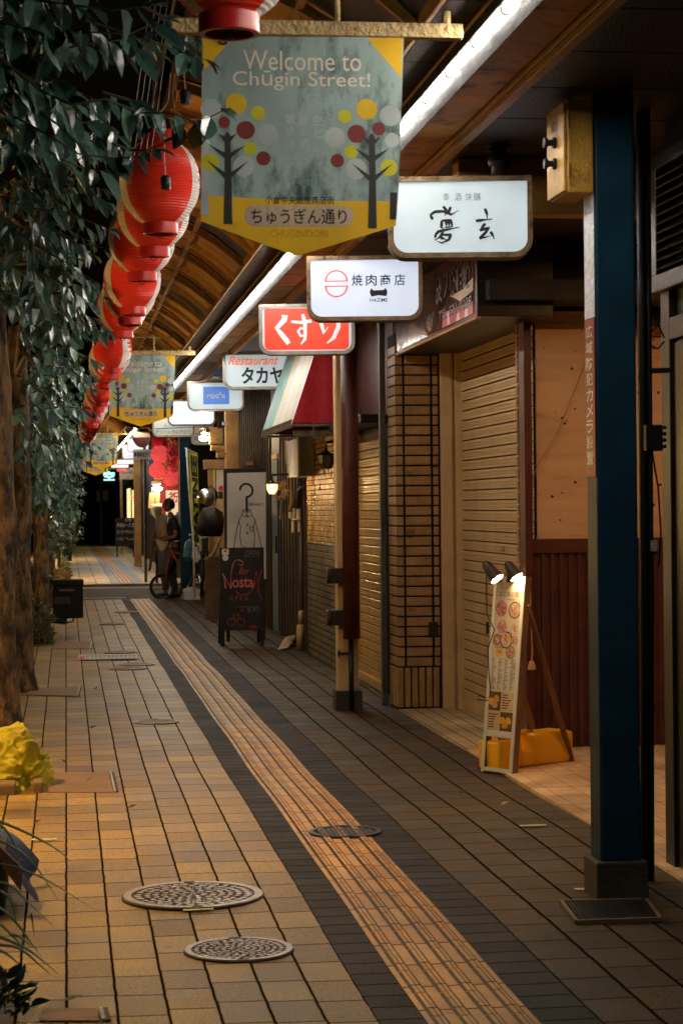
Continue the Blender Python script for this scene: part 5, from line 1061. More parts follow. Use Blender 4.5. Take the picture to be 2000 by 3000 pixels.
# far chalk menu, neon character, drum, blackboards on the tree side
D = 62; a, b = atd(338, 1600, D), atd(397, 1517, D); YM = a.y
t = thing("menu_blackboard", "large black menu board with white chalk writing leaning beyond the crossing", "chalk board", ((a.x+b.x)/2, YM, 0))
obj("board", MB().box(a.x, YM, a.z, b.x, YM+.05, b.z), M("board_black2", (.012, .012, .012), .6), t)
mb = MB()
for s, x0_, y0_, x1_, y1_ in (("名物", 366, 1528, 385, 1518), ("梅肉ロース 旨", 343, 1545, 394, 1532), ("ゴーゴーサロイン", 343, 1564, 394, 1552), ("ハラミ 網しゃぶ", 343, 1584, 394, 1574)): p0, p1 = atY(x0_, y0_, YM-.01), atY(x1_, y1_, YM-.01); mb.text(s, p0.x, p0.z, p1.x, p1.z, YM-.01, 0, bold=.02)
obj("chalk_writing", mb, M("chalk_white", (.55, .52, .48), .7), t)
obj("legs", MB().box(a.x+.03, YM+.01, -.02, a.x+.08, YM+.04, a.z).box(b.x-.08, YM+.01, -.02, b.x-.03, YM+.04, a.z), black, t)
for px_, py_, dd_, s_ in ((346, 1378, 58, "below the pinkish light box"), (386, 1457, 60, "beside the black menu board")):
    q_ = atd(px_, py_, dd_); tag(obj("indicator_lamp", MB().lathe([(.03*cos(v), .03*sin(v)) for v in [RA(x_) for x_ in range(-90, 91, 30)]], q_, 10).rod(q_, q_+Vector((.25, .1, 0)), .008, 5), ME("red_glow", (1.0, .02, .015), 6), loc=q_), "small glowing red indicator lamp far down the arcade, "+s_, "lamp")
D = 84; a, b = atd(303, 1408, D), atd(337, 1380, D); t = thing("neon_sign", "pale mint neon kanji sign glowing far down the arcade", "neon sign", ((a.x+b.x)/2, a.y, a.z))
mb = MB(); mb.text("空", a.x, a.z, b.x, b.z, a.y, 0, bold=.045); obj("neon_tube", mb, ME("neon_mint", (.45, .95, .85), 1.5), t)
obj("backing", MB().box(a.x-.05, a.y+.03, a.z-.05, b.x+.05, a.y+.07, b.z+.05).box(b.x, a.y+.07, a.z+.1, 2.4, a.y+.1, a.z+.15), dark, t)
D = 92; a = atd(310, 1525, D); t = thing("blue_drum", "big blue plastic drum under a white cover at the arcade's dark end", "drum", (a.x, a.y, 0))
obj("drum", MB().lathe([(.18, 0), (.22, .02), (.23, .3), (.215, .32), (.23, .34), (.23, .85), (.19, .92), (0, .93)], (a.x-.08, a.y, 0), 20).xf(Matrix.Diagonal((1, 1, 1, 1))), M("drum_blue", (.02, .05, .16), .4), t, smooth=True)
obj("cover", MB().lathe([(.0, 1.0), (.18, .98), (.25, .90), (.235, .76)], (a.x-.06, a.y, 0), 12), M("cover_white", (.3, .3, .33), .6), t)
nt_ = MB(); a, b = atd(302, 1468, 84), atd(318, 1437, 84); nt_.box(a.x, a.y, a.z, b.x, a.y+.02, b.z)
tag(obj("wall_notice", nt_, M("notice_pale", (.45, .40, .33), .6), loc=a), "pale notice sheet with a red mark below the neon kanji", "notice")
nt_ = MB(); a, b = atd(284, 1470, 84), atd(292, 1438, 84); nt_.box(a.x, a.y, a.z, b.x, a.y+.02, b.z)
tag(obj("hand_towel", nt_, M("towel_pale", (.42, .40, .36), .6), loc=a), "narrow pale cloth hanging beside the slim teal post", "cloth")
bd_ = thing("end_building", "unlit dark building closing the far end of the arcade", "building", (0, 108, 0))
obj("wall", MB().box(-14, 108, -.13, 14, 112, 9), M("far_black", (.006, .006, .007), .8), bd_)
rl = MB()
for k in range(5): rl.rod((-1.2, 100, .25+.2*k), (1.0, 103, .35+.2*k), .012, 5)
obj("railing", rl, M("rail_rust", (.06, .03, .015), .6), bd_)
D = 58; a, b = atd(180, 1592, D), atd(212, 1500, D); t = thing("street_menu", "narrow black sign with white lettering standing among the leaves", "sign", (a.x, a.y, 0))
obj("board", MB().box(a.x, a.y, a.z, b.x, a.y+.04, b.z).box(a.x+.02, a.y+.05, -.02, b.x-.02, a.y+.09, a.z), black, t)
mb = MB()
for s, x0_, y0_, x1_, y1_ in (("8", 182, 1547, 196, 1528), ("クレープ", 202, 1568, 208, 1502), ("杯", 184, 1566, 195, 1556)): p0, p1 = atY(x0_, y0_, a.y-.01), atY(x1_, y1_, a.y-.01); mb.text(s if len(s) < 3 else "\n".join(s), p0.x, p0.z, p1.x, p1.z, a.y-.01, 0, bold=.02)
obj("lettering", mb, MATS["chalk_white"], t)
# ------------------------------------------------------------------ easel stool leaning stick by the stall
D = 38.6
t = thing("folding_easel", "orange wooden easel leg with a small dark stool by the red stall", "easel", atd(444, 1680, D))
obj("leg", MB().bar(atd(454, 1555, 39.5), atd(438, 1672, 39.2), .045, .03), M("easel_orange", (.50, .20, .045), .45), t, bevel=.004)
obj("back_leg", MB().bar(atd(455, 1560, 39.6), atd(462, 1655, 40.6), .03, .02), black, t)
D = 41.0; t = thing("side_table", "small dark table beside the orange easel leg", "table", atd(458, 1655, D))
obj("top", MB().box(atd(434, 0, D).x, 40.5, atd(0, 1610, D).z-.03, atd(475, 0, D).x, 40.95, atd(0, 1610, D).z), M("table_redbrown", (.12, .03, .015), .4), t, bevel=.004)
for x in (440, 468):
    for y in (40.53, 40.92): obj("leg", MB().box(atd(x, 0, D).x-.015, y-.015, -.01, atd(x, 0, D).x+.015, y+.015, atd(0, 1610, D).z-.031), black, t)
# ------------------------------------------------------------------ people
skin_m = M("skin", (.20, .085, .04), .5, var=.1, bump=.03); hair_m = M("hair_black", (.012, .009, .008), .45, var=.3)
def skinned(name, V, E_, mat, parent, root=0, subd=2):
    me = bpy.data.meshes.new(name); o = bpy.data.objects.new(name, me); col.objects.link(o); org = ORG[parent.name]
    me.from_pydata([tuple(Vector(p[:3])) for p in V], E_, []); me.materials.append(mat); o.parent = parent; ORG[o.name] = org
    s = o.modifiers.new("skin", 'SKIN'); s.use_smooth_shade = True
    for i, p in enumerate(V):
        r = p[3]; d_ = me.skin_vertices[0].data[i]; d_.radius = (r, r) if not isinstance(r, tuple) else r; d_.use_root = (i == root)
    b = o.modifiers.new("sub", 'SUBSURF'); b.levels = subd; b.render_levels = subd
    return o
def hand(V, E_, wrist, d, n, s=1.0, curl=.6):
    """palm with five bent fingers, appended to a skeleton; d = pointing, n = palm normal"""
    d = Vector(d).normalized(); n = Vector(n).normalized(); sd = d.cross(n).normalized(); w_ = Vector(V[wrist][:3])
    V.append((*(w_+d*.045*s), .026*s)); pi_ = len(V)-1; E_.append((wrist, pi_))
    for k, (off, L_) in enumerate(((-.03, .07), (-.01, .08), (.01, .075), (.03, .06))):
        prev = pi_; p = w_+d*.085*s+sd*off*s; V.append((*p, .0105*s)); E_.append((prev, len(V)-1)); prev = len(V)-1; dd = d.copy()
        for j in range(3): dd = (dd*cos(curl)+n*sin(curl)).normalized(); p = p+dd*L_*.36*s; V.append((*p, (.0095-.0012*j)*s)); E_.append((prev, len(V)-1)); prev = len(V)-1
    p = w_+d*.03*s-sd*.035*s; V.append((*p, .012*s)); E_.append((pi_, len(V)-1)); prev = len(V)-1; p2 = p+(d*.6-sd*.5+n*.4).normalized()*.035*s; V.append((*p2, .010*s)); E_.append((prev, len(V)-1)); V.append((*(p2+(d*.8+n*.5).normalized()*.028*s), .0085*s)); E_.append((len(V)-2, len(V)-1))
# cyclist astride a small red-framed bicycle, looking towards the trees
CX0 = atY(507, 1617, 34.9).x; CYY = 34.55
t = thing("person", "person in a dark T-shirt astride a small bicycle, holding a paper bag", "person", (CX0, CYY, -.128))
V = [(0, 0, .86, .115), (-.01, 0, 1.02, .12), (-.02, 0, 1.22, .13), (-.03, 0, 1.38, .085), (-.05, 0, 1.46, .052), (-.075, 0, 1.54, .05),
     (-.02, -.16, 1.35, .06), (.03, -.22, 1.10, .042), (-.17, -.20, 1.05, .030),
     (-.02, .16, 1.35, .06), (-.02, .22, 1.12, .042), (-.2, .12, 1.06, .030),
     (-.04, -.10, .82, .095), (-.17, -.14, .50, .065), (-.16, -.15, .14, .042), (-.17, -.15, .08, .045), (-.27, -.15, .055, .032),
     (.0, .10, .82, .095), (-.06, .15, .48, .065), (.04, .16, .1, .042), (.04, .16, .05, .045), (-.07, .16, .03, .032)]
E_ = [(0, 1), (1, 2), (2, 3), (3, 4), (4, 5), (3, 6), (6, 7), (7, 8), (3, 9), (9, 10), (10, 11), (0, 12), (12, 13), (13, 14), (14, 15), (15, 16), (0, 17), (17, 18), (18, 19), (19, 20), (20, 21)]
hand(V, E_, 8, (-1, .1, .05), (.1, .3, 1), 1.0, .5); hand(V, E_, 11, (-1, -.3, 0), (.1, -.3, 1), 1.0, .5)
skinned("body", V, E_, skin_m, t)
def P3(p): return (CX0+p[0], CYY+p[1], -.128+p[2])
def headmesh(c, face, parent, sc_=1.0):
    """skull with brow, nose, lips, chin, ears; face = horizontal looking direction"""
    f = Vector((face[0], face[1], 0)).normalized(); s = Vector((-f.y, f.x, 0)); mb = MB(); prof = []; nseg = 28; nr = 22
    vs = []; fs = []
    for i in range(nr+1):
        ph = pi*i/nr; z = cos(ph)
        for k in range(nseg):
            a = 2*pi*k/nseg; r = sin(ph)
            x = r*cos(a); y = r*sin(a); X_ = x*.098; Y_ = y*.076; Z_ = z*.118
            if z < -.1: q = (-z-.1)/.9; Y_ *= 1-.30*q; X_ *= 1-.12*q; X_ += .022*q
            if x > 0:
                nose = math.exp(-((y/.16)**2+((z+.12)/.15)**2)); X_ += .026*nose
                X_ -= .010*math.exp(-(((abs(y)-.36)/.15)**2+((z-.04)/.09)**2)); X_ += .006*math.exp(-((y/.3)**2+((z+.42)/.06)**2)); X_ += .007*math.exp(-((y/.5)**2+((z-.18)/.08)**2)); X_ += .010*math.exp(-((y/.25)**2+((z+.75)/.12)**2))
            vs.append(Vector(c)+(f*X_+s*Y_+Vector((0, 0, Z_)))*sc_)
    for i in range(nr):
        for k in range(nseg): fs.append((i*nseg+k, (i+1)*nseg+k, (i+1)*nseg+(k+1) % nseg, i*nseg+(k+1) % nseg))
    mb.add(vs, fs)
    o = obj("head", mb, skin_m, parent, smooth=True)
    em_ = MB()
    for sg in (-1, 1):
        p = Vector(c)+(f*.078+s*sg*.030+Vector((0, 0, .005)))*sc_; em_.lathe([(.011*cos(q)*sc_, .009*sin(q)*sc_) for q in [RA(x) for x in range(-90, 91, 30)]], p, 8)
    obj("eyes", em_, M("eye_dark", (.05, .04, .035), .2), o, smooth=True)
    er = MB()
    for sg in (-1, 1): er.lathe([(.004, -.03), (.016, -.015), (.018, .01), (.012, .028), (.003, .03)], Vector(c)+(s*sg*.077-f*.008)*sc_, 8)
    obj("ears", er, skin_m, o, smooth=True)
    hm = MB(); vs = []; fs = []; keep = {}
    rr_ = random.Random(2)
    for i in range(nr+1):
        ph = pi*i/nr; z = cos(ph)
        for k in range(nseg):
            a = 2*pi*k/nseg; x = sin(ph)*cos(a); y = sin(ph)*sin(a); g = 1.045+.02*rr_.random()
            vs.append(Vector(c)+(f*(x*.100*g-.004)+s*(y*.079*g)+Vector((0, 0, z*.120*g+.004)))*sc_)
    for i in range(nr):
        for k in range(nseg):
            z = cos(pi*(i+.5)/nr); x = cos(2*pi*(k+.5)/nseg)
            lim = .42 if x > .45 else (-.02 if x > -.2 else -.5)
            if z > lim: fs.append((i*nseg+k, (i+1)*nseg+k, (i+1)*nseg+(k+1) % nseg, i*nseg+(k+1) % nseg))
    hm.add(vs, fs); ho = obj("hair", hm, hair_m, o, smooth=True)
    return o
headmesh(P3((-.085, 0, 1.645)), (-1, .25), t)
Vs = [(0, 0, .80, .155), (-.01, 0, 1.0, .155), (-.02, 0, 1.22, .15), (-.03, 0, 1.37, .10), (-.04, 0, 1.415, .068), (-.02, -.165, 1.36, .075), (.015, -.21, 1.19, .062), (-.02, .165, 1.36, .075), (-.02, .21, 1.19, .062)]
skinned("t_shirt", Vs, [(0, 1), (1, 2), (2, 3), (3, 4), (3, 5), (5, 6), (3, 7), (7, 8)], M("shirt_dark", (.013, .017, .02), .75, var=.3, scale=10, bump=.2), t)
Vs = [(0, 0, .88, .13), (-.04, -.10, .81, .115), (-.17, -.14, .50, .09), (-.165, -.15, .13, .064), (0, .10, .81, .115), (-.06, .15, .48, .09), (.04, .16, .10, .064)]
skinned("trousers", Vs, [(0, 1), (1, 2), (2, 3), (0, 4), (4, 5), (5, 6)], M("trousers_olive", (.07, .055, .03), .8, var=.3, scale=10, bump=.3), t)
for sx, sy, sz in ((-.17, -.15, .05), (.04, .16, .03)): obj("shoe", MB().tube([P3((sx+.05, sy, sz+.02)), P3((sx, sy, sz+.02)), P3((sx-.12, sy, sz+.005)), P3((sx-.19, sy, sz))], [.035, .048, .042, .022], 10), black, t, smooth=True)
obj("bag_strap", MB().tube([P3((.08, -.10, .98)), P3((.05, -.165, 1.2)), P3((-.02, -.11, 1.45)), P3((-.09, .03, 1.42))], .012, 6), black, t)
t.location.z = -.036; t.scale = (.95, .95, .95)
hp = Vector((CX0-.22*.95, CYY-.10*.95, -.036+1.08*.95))
bgm = MB(); vs = []; rr = random.Random(6)
def blob(profile, c, n, jit, seed):
    rr = random.Random(seed); mb = MB(); vs = []; fs = []
    for (r, ry, z) in profile:
        for k in range(n): a = 2*pi*k/n; j = 1+jit*(rr.random()-.5); vs.append(Vector(c)+Vector((r*cos(a)*j, ry*sin(a)*j, z)))
    for i in range(len(profile)-1):
        for k in range(n): fs.append((i*n+k, i*n+(k+1) % n, (i+1)*n+(k+1) % n, (i+1)*n+k))
    fs.append(tuple(range(n))[::-1]); fs.append(tuple((len(profile)-1)*n+k for k in range(n))); return mb.add(vs, fs)
tag(obj("paper_bag", blob([(.05, .03, -.03), (.075, .045, .0), (.075, .05, .10), (.07, .04, .2), (.045, .02, .235)], hp+Vector((.02, -.02, .02)), 10, .3, 1), M("bag_brown", (.36, .19, .07), .6, var=.25, scale=12, bump=.3), loc=hp, smooth=False), "brown paper bag held in front of the cyclist's chest", "paper bag")
tag(obj("carrier_bag", blob([(.01, .01, -.24), (.04, .03, -.2), (.09, .04, -.10), (.10, .05, -.03), (.08, .04, .0)], hp+Vector((.0, -.04, -.01)), 10, .5, 3), M("bag_cream", (.50, .40, .28), .5, var=.2, scale=12, bump=.3), loc=hp), "crumpled cream plastic carrier bag dangling under the cyclist's hand", "carrier bag")
# ------------------------------------------------------------------ bicycles
def bicycle(label, M4, r, frame_m, base, wheelbase, saddle_z, bar_z, flat=True):
    t = thing("bicycle", label, "bicycle", base)
    fw = Vector((wheelbase/2, 0, r)); rw = Vector((-wheelbase/2, 0, r)); bb = Vector((-.06*wheelbase, 0, r*.95)); st = Vector((-.2*wheelbase, 0, saddle_z)); hd = Vector((wheelbase*.34, 0, bar_z-.1))
    for c in (fw, rw):
        mb = MB(); mb.tube([c+Vector((r*cos(a), 0, r*sin(a))) for a in [j*2*pi/32 for j in range(33)]], .022, 8, caps=False); ty = obj("wheel", mb.xf(M4), M("tyre", (.014, .013, .013), .7), t, smooth=True)
        mb = MB(); mb.tube([c+Vector(((r-.026)*cos(a), 0, (r-.026)*sin(a))) for a in [j*2*pi/32 for j in range(33)]], .010, 6, caps=False)
        for k in range(14): a = 2*pi*k/14; mb.rod(c+Vector((0, .015*(-1)**k, 0)), c+Vector(((r-.026)*cos(a), 0, (r-.026)*sin(a))), .0025, 4)
        mb.rod(c-Vector((0, .05, 0)), c+Vector((0, .05, 0)), .02, 8); obj("rim", mb.xf(M4), M("rim_dark", (.10, .10, .11), .3, metal=.8), ty)
    mb = MB(); mb.rod(bb, st, .014).rod(bb, hd, .018).rod(st+(bb-st)*.15, hd+Vector((0, 0, -.03)), .014)
    for s in (-1, 1): mb.rod(rw+Vector((0, .05*s, 0)), bb+Vector((0, .02*s, 0)), .009).rod(rw+Vector((0, .05*s, 0)), st+(bb-st)*.15, .008).rod(fw+Vector((0, .05*s, 0)), hd+Vector((0, .03*s, -.1)), .010)
    mb.rod(hd+Vector((0, 0, -.12)), hd+Vector((-.02, 0, .1)), .015); obj("frame", mb.xf(M4), frame_m, t, smooth=True)
    h = hd+Vector((-.02, 0, .1)); obj("handlebar", MB().tube([h+Vector((-.12, -.27, .04)), h+Vector((-.02, -.24, .03)), h, h+Vector((-.02, .24, .03)), h+Vector((-.12, .27, .04))], .012, 8).xf(M4), chr_, t, smooth=True)
    obj("saddle", MB().tube([st+Vector((-.1, 0, .03)), st+Vector((-.02, 0, .045)), st+Vector((.14, 0, .04))], [.07, .05, .018], 10).xf(M4), black, t, smooth=True)
    cr = MB(); cr.lathe([(.0, .03), (.08, .03), (.085, .034), (.08, .038), (0, .038)], bb, 20, axis='Y')
    for s in (-1, 1): cr.rod(bb+Vector((0, .05*s, 0)), bb+Vector((.1*s, .06*s, -.10*s)), .009); cr.box(bb.x+.1*s-.04, bb.y+(.06 if s > 0 else -.14), bb.z-.10*s-.01, bb.x+.1*s+.04, bb.y+(.14 if s > 0 else -.06), bb.z-.10*s+.01)
    obj("crank", cr.xf(M4), chr_, t)
    return t
wc = atY(477, 1718, 34.3)
base = Vector((wc.x+.42, CYY-.20, -.036)); M4 = Matrix.Translation(base) @ Matrix.Rotation(pi, 4, 'Z')
bicycle("small wheeled bicycle with a red frame under the person in the dark T-shirt", M4, .20, M("bike_red", (.30, .035, .025), .35), base, .84, .72, .93)
bx = atY(582, 1700, 33.0).x; base = Vector((bx+.06, 32.6, 0)); M4 = Matrix.Translation(base) @ Matrix.Rotation(-pi/2+.12, 4, 'Z')
bk = bicycle("parked dark city bicycle seen end-on beside the blue post at the crossing", M4, .33, M("bike_dark", (.03, .035, .04), .3, metal=.4), base, 1.02, .80, 1.02)
obj("kickstand", MB().rod((-.45, .12, .33), (-.50, .28, .0), .01, 6).rod((-.45, -.12, .33), (-.5, -.3, .0), .01, 6).xf(M4), chr_, bk)
obj("basket", MB().box(.46, -.16, .80, .72, .16, .815).box(.46, -.16, .815, .47, .16, 1.0).box(.71, -.16, .815, .72, .16, 1.0).box(.47, -.16, .815, .71, -.15, 1.0).box(.47, .15, .815, .71, .16, 1.0).xf(M4), M("basket_dark", (.05, .05, .055), .4, metal=.4), bk)
q_ = atY(556, 1612, 32.1); tag(obj("blue_bag", blob([(.05, .05, -.17), (.10, .08, -.10), (.095, .08, .05), (.06, .05, .14), (.02, .02, .18)], q_, 10, .35, 4), M("bag_blue", (.02, .09, .14), .45, var=.3, bump=.2), loc=q_), "dark blue bag hanging from the parked city bicycle", "bag")
q_ = atY(583, 1570, 32.0); tag(obj("white_cloth", blob([(.05, .05, -.06), (.12, .08, -.02), (.11, .08, .02), (.03, .03, .06)], q_, 10, .5, 5), M("cloth_white", (.50, .46, .42), .6, var=.2), loc=q_), "crumpled white cloth over the parked city bicycle's basket", "cloth")
q_ = atY(574, 1625, 32.0); tag(obj("white_bag", blob([(.04, .04, -.12), (.07, .05, -.05), (.06, .05, .05), (.02, .02, .12)], q_, 10, .5, 9), M("bag_white", (.55, .54, .52), .5, var=.2), loc=q_), "white plastic bag tied to the parked city bicycle below the cloth", "bag")
a, b = atY(540, 1750, 32.9), atY(587, 1716, 32.9); fbx = MB(); fbx.box(a.x, 32.9, 0, b.x, 33.3, .15); fbx.box(a.x+.005, 32.905, .15, b.x-.005, 33.295, .165); fbx.prism([(a.x+.02, .165), (b.x-.02, .165), (b.x-.06, .2), (a.x+.08, .2)], 32.93, 33.27)
tag(obj("foam_box", fbx, M("foam_white", (.62, .60, .56), .6, var=.1, bump=.1), loc=(a.x, 33, 0), bevel=.012), "white lidded foam box on the paving at the blue post's foot", "foam box")
# ------------------------------------------------------------------ delivery scooter behind the third trunk
SX, SY_ = -.42, 24.2
t = thing("delivery_scooter", "black delivery scooter with a big top box, half hidden behind tree trunks", "scooter", (SX, SY_, 0))
a, b = atY(156, 1810, SY_), atY(243, 1697, SY_)
def SC(x, y, z): return (SX+x, SY_+y, z)
obj("top_box", MB().box(a.x, SY_-.2, a.z, b.x, SY_+.2, b.z-.07), M("box_black", (.006, .0055, .005), .55, var=.3, spec=.15), t, bevel=.015)
obj("box_lid", MB().box(a.x-.008, SY_-.21, b.z-.068, b.x+.008, SY_+.21, b.z), MATS["box_black"], t, bevel=.012)
obj("box_handle", MB().bar((a.x+.08, SY_-.215, b.z-.12), (b.x-.10, SY_-.215, b.z-.12), .02, .03), M("handle_grey", (.06, .055, .05), .4), t, bevel=.004); obj("box_band", MB().box(a.x+.02, SY_-.206, a.z+.17, b.x-.14, SY_-.2005, a.z+.25), M("band_grey", (.03, .028, .025), .3), t)
sb = MB().tube([SC(.25, 0, .62), SC(.05, 0, .66), SC(-.25, 0, .6), SC(-.4, 0, .4), SC(-.62, 0, .35)], [.08, .13, .13, .12, .09], 12).tube([SC(-.62, 0, .35), SC(-.75, 0, .6), SC(-.82, 0, .92)], [.14, .12, .06], 12)
obj("scooter_body", sb, M("scooter_black", (.018, .018, .02), .3), t, smooth=True)
obj("seat", MB().tube([SC(.1, 0, .77), SC(-.1, 0, .79), SC(-.3, 0, .76)], [.10, .12, .08], 10), black, t, smooth=True)
for x in (-.02, -1.0): 
    c = Vector(SC(x, 0, .22)); obj("wheel", MB().tube([c+Vector((.17*cos(q), 0, .17*sin(q))) for q in [j*2*pi/24 for j in range(25)]], .05, 8, caps=False).lathe([(0, -.03), (.13, -.03), (.13, .03), (0, .03)], c, 16, axis='Y'), MATS["tyre"], t, smooth=True)
obj("handlebar", MB().tube([SC(-.76, -.3, 1.0), SC(-.8, 0, .96), SC(-.76, .3, 1.0)], .014, 8).rod(SC(-.8, 0, .95), SC(-1.0, 0, .22), .03, 8), black, t, smooth=True)
obj("muffler", MB().tube([SC(.0, -.16, .19), SC(.22, -.17, .21), SC(.42, -.17, .18)], [.035, .045, .04], 12), M("muffler_black", (.015, .015, .015), .3), t, smooth=True)
obj("carrier_tube", MB().tube([atd(216, 1735, 24.2), atd(219, 1790, 24.2), atd(214, 1820, 24.2), atd(190, 1826, 24.2)], .012, 8), black, t, smooth=True)
obj("headlight", MB().lathe([(0, .04), (.05, .03), (.07, 0), (0, 0)], SC(-.92, 0, .8), 12), chr_, t)
# seated person behind the far trunks, with a cafe table
PX0, PY0 = -.30, 45.0
t = thing("cafe_table", "dark cafe table with a pale leg among the far tree trunks", "table", (-.1, 44.5, 0))
a, b = atd(156, 1603, 44.6), atd(216, 1592, 44.6)
obj("table_top", MB().box(a.x, 44.1, a.z, b.x, 44.6, b.z), M("table_dark", (.03, .025, .02), .3), t, bevel=.01)
obj("pedestal", MB().rod((a.x+.08, 44.35, 0), (a.x+.08, 44.35, a.z-.001), .025, 10), M("leg_pale", (.45, .42, .38), .4), t)
t = thing("person", "person in a white shirt sitting behind the far tree trunks at the cafe table", "person", (PX0, PY0, 0))
V = [(0, 0, .50, .11), (0, 0, .7, .12), (0, 0, .9, .13), (0, 0, 1.02, .08), (0, 0, 1.1, .05), (0, 0, 1.16, .05), (.18, 0, 1.0, .055), (.22, -.06, .76, .04), (.14, -.24, .74, .03), (-.18, 0, 1.0, .055), (-.22, -.06, .76, .04), (-.10, -.24, .74, .03),
     (.10, -.05, .48, .085), (.10, -.45, .48, .06), (.10, -.45, .10, .045), (.10, -.55, .04, .035), (-.10, -.05, .48, .085), (-.10, -.45, .48, .06), (-.10, -.45, .10, .045), (-.10, -.55, .04, .035)]
E_ = [(0, 1), (1, 2), (2, 3), (3, 4), (4, 5), (3, 6), (6, 7), (7, 8), (3, 9), (9, 10), (10, 11), (0, 12), (12, 13), (13, 14), (14, 15), (0, 16), (16, 17), (17, 18), (18, 19)]
hand(V, E_, 8, (0, -1, 0), (0, .1, -1), 1, .3); hand(V, E_, 11, (0, -1, 0), (0, .1, -1), 1, .3)
skinned("body", V, E_, skin_m, t); headmesh((PX0, PY0, 1.27), (-.4, -1), t)
skinned("shirt", [(0, 0, .5, .13), (0, 0, .72, .14), (0, 0, .9, .15), (0, 0, 1.04, .085), (.18, 0, 1.0, .075), (.215, -.03, .84, .07), (-.18, 0, 1.0, .075), (-.215, -.03, .84, .07)], [(0, 1), (1, 2), (2, 3), (3, 4), (4, 5), (3, 6), (6, 7)], M("shirt_white", (.62, .62, .62), .7, bump=.1), t)
skinned("trousers", [(0, 0, .52, .13), (.10, -.06, .49, .10), (.10, -.45, .48, .075), (.10, -.45, .12, .06), (-.10, -.06, .49, .10), (-.10, -.45, .48, .075), (-.10, -.45, .12, .06)], [(0, 1), (1, 2), (2, 3), (0, 4), (4, 5), (5, 6)], M("trousers_dark", (.03, .03, .035), .8), t)
st_ = thing("stool", "plain dark stool under the person in the white shirt", "stool", (PX0, PY0+.02, 0)); obj("seat", MB().lathe([(0, .40), (.18, .40), (.18, .36), (0, .36)], (PX0, PY0+.03, 0), 18), black, st_)
for k in range(4): q = pi/4+k*pi/2; obj("leg", MB().rod((PX0+.13*cos(q), PY0+.03+.13*sin(q), .36), (PX0+.17*cos(q), PY0+.03+.17*sin(q), 0), .014, 6), black, st_)
# ------------------------------------------------------------------ ironwork and marks in the paving
iron_w = M("iron_worn", (.34, .29, .25), .38, metal=.35, var=.2, scale=20, bump=.1); iron_d = M("iron_recess", (.030, .024, .02), .6, var=.3, scale=30)
iron_k = M("iron_black_lid", (.05, .052, .055), .4, metal=.4, var=.3, scale=20)
def manhole(label, px, py, W, seed, m_hi=iron_w, style=0):
    c = onG(px, py); R = W/2; z = .0062+gz(c.x, c.y); t = thing("manhole_cover", label, "manhole cover", (c.x, c.y, 0), "manhole covers in the paving")
    obj("rim", MB().lathe([(R*1.025, z-.02), (R*1.025, z-.001), (R*1.012, z-.001), (R*1.012, z-.003), (0, z-.003)], (c.x, c.y, 0), 48), iron_d, t)
    obj("ring", MB().lathe([(R*.885, z-.003), (R*.885, z+.004), (R, z+.004), (R*1.005, z-.003)], (c.x, c.y, 0), 48), m_hi, t)
    rr = random.Random(seed); mb = MB(); zz = z+.003
    def pc(r, a): return (c.x+r*cos(a), c.y+r*sin(a))
    if style == 0:
        # flower relief: petals, leaves and scrolls in polar rows
        rows = [(.0, .10, 6, .5), (.11, .23, 9, .66), (.24, .36, 13, .6), (.37, .48, 18, .68), (.49, .60, 22, .6), (.61, .72, 27, .66), (.73, .87, 32, .6)]
        for (r0, r1, n, f) in rows:
            ph = rr.random()*6
            for k in range(n):
                a = ph+2*pi*k/n; rm = (r0+r1)/2; da = pi/n*f*(.7+.5*rr.random()); tw = (rr.random()-.5)*.42*(1.1-rm)
                P = [pc(R*r0+.002, a-tw*.5), pc(R*(r0*.6+rm*.4), a-da), pc(R*rm, a-da*1.0+tw*.3), pc(R*r1, a+tw), pc(R*rm, a+da*1.0+tw*.3), pc(R*(r0*.6+rm*.4), a+da)]
                mb.add([(x, y, zz) for x, y in P]+[(x, y, zz-.006) for x, y in P], [(0, 1, 2, 3, 4, 5)]+[(i+6, (i+1) % 6+6, (i+1) % 6, i) for i in range(6)])
                if rr.random() < .6:
                    q = [pc(R*(r0+.02), a+pi/n), pc(R*rm, a+pi/n+.02), pc(R*r1, a+pi/n-.03), pc(R*rm, a+pi/n-.03)]; mb.add([(x, y, zz-.001) for x, y in q], [(0, 1, 2, 3)])
    else:
        for i in range(-6, 7):
            for j in range(-6, 7):
                x, y = i*R*.14, j*R*.14
                if math.hypot(x, y) < R*.8: s = R*.05; mb.add([(c.x+x-s, c.y+y-s, zz), (c.x+x+s, c.y+y-s, zz), (c.x+x+s, c.y+y+s, zz), (c.x+x-s, c.y+y+s, zz)], [(0, 1, 2, 3)])
        for k in range(28): a = 2*pi*k/28; q = [pc(R*.83, a-.05), pc(R*.88, a-.05), pc(R*.88, a+.05), pc(R*.83, a+.05)]; mb.add([(x, y, zz) for x, y in q], [(0, 1, 2, 3)])
    obj("relief", mb, m_hi, t)
    obj("key_slot", MB().box(c.x-.02, c.y+R*.90, z+.002, c.x+.02, c.y+R*.97, z+.0052), iron_d, t); obj("key_slot", MB().box(c.x-.02, c.y-R*.97, z+.002, c.x+.02, c.y-R*.90, z+.0052), iron_d, t)
manhole("large round iron manhole cover with flower relief in the tan paving", 566, 2627, .535, 1)
manhole("smaller round iron manhole cover with flower relief close to the camera", 700, 2780, .365, 2)
manhole("dark round lid with a grid of studs set into the tactile strip", 1010, 2443, .33, 3, iron_k, 1)
manhole("round iron cover alone in mid paving, abreast of the first tree trunk", 459, 2116, .30, 4, M("iron_tan", (.33, .24, .15), .4, metal=.3))
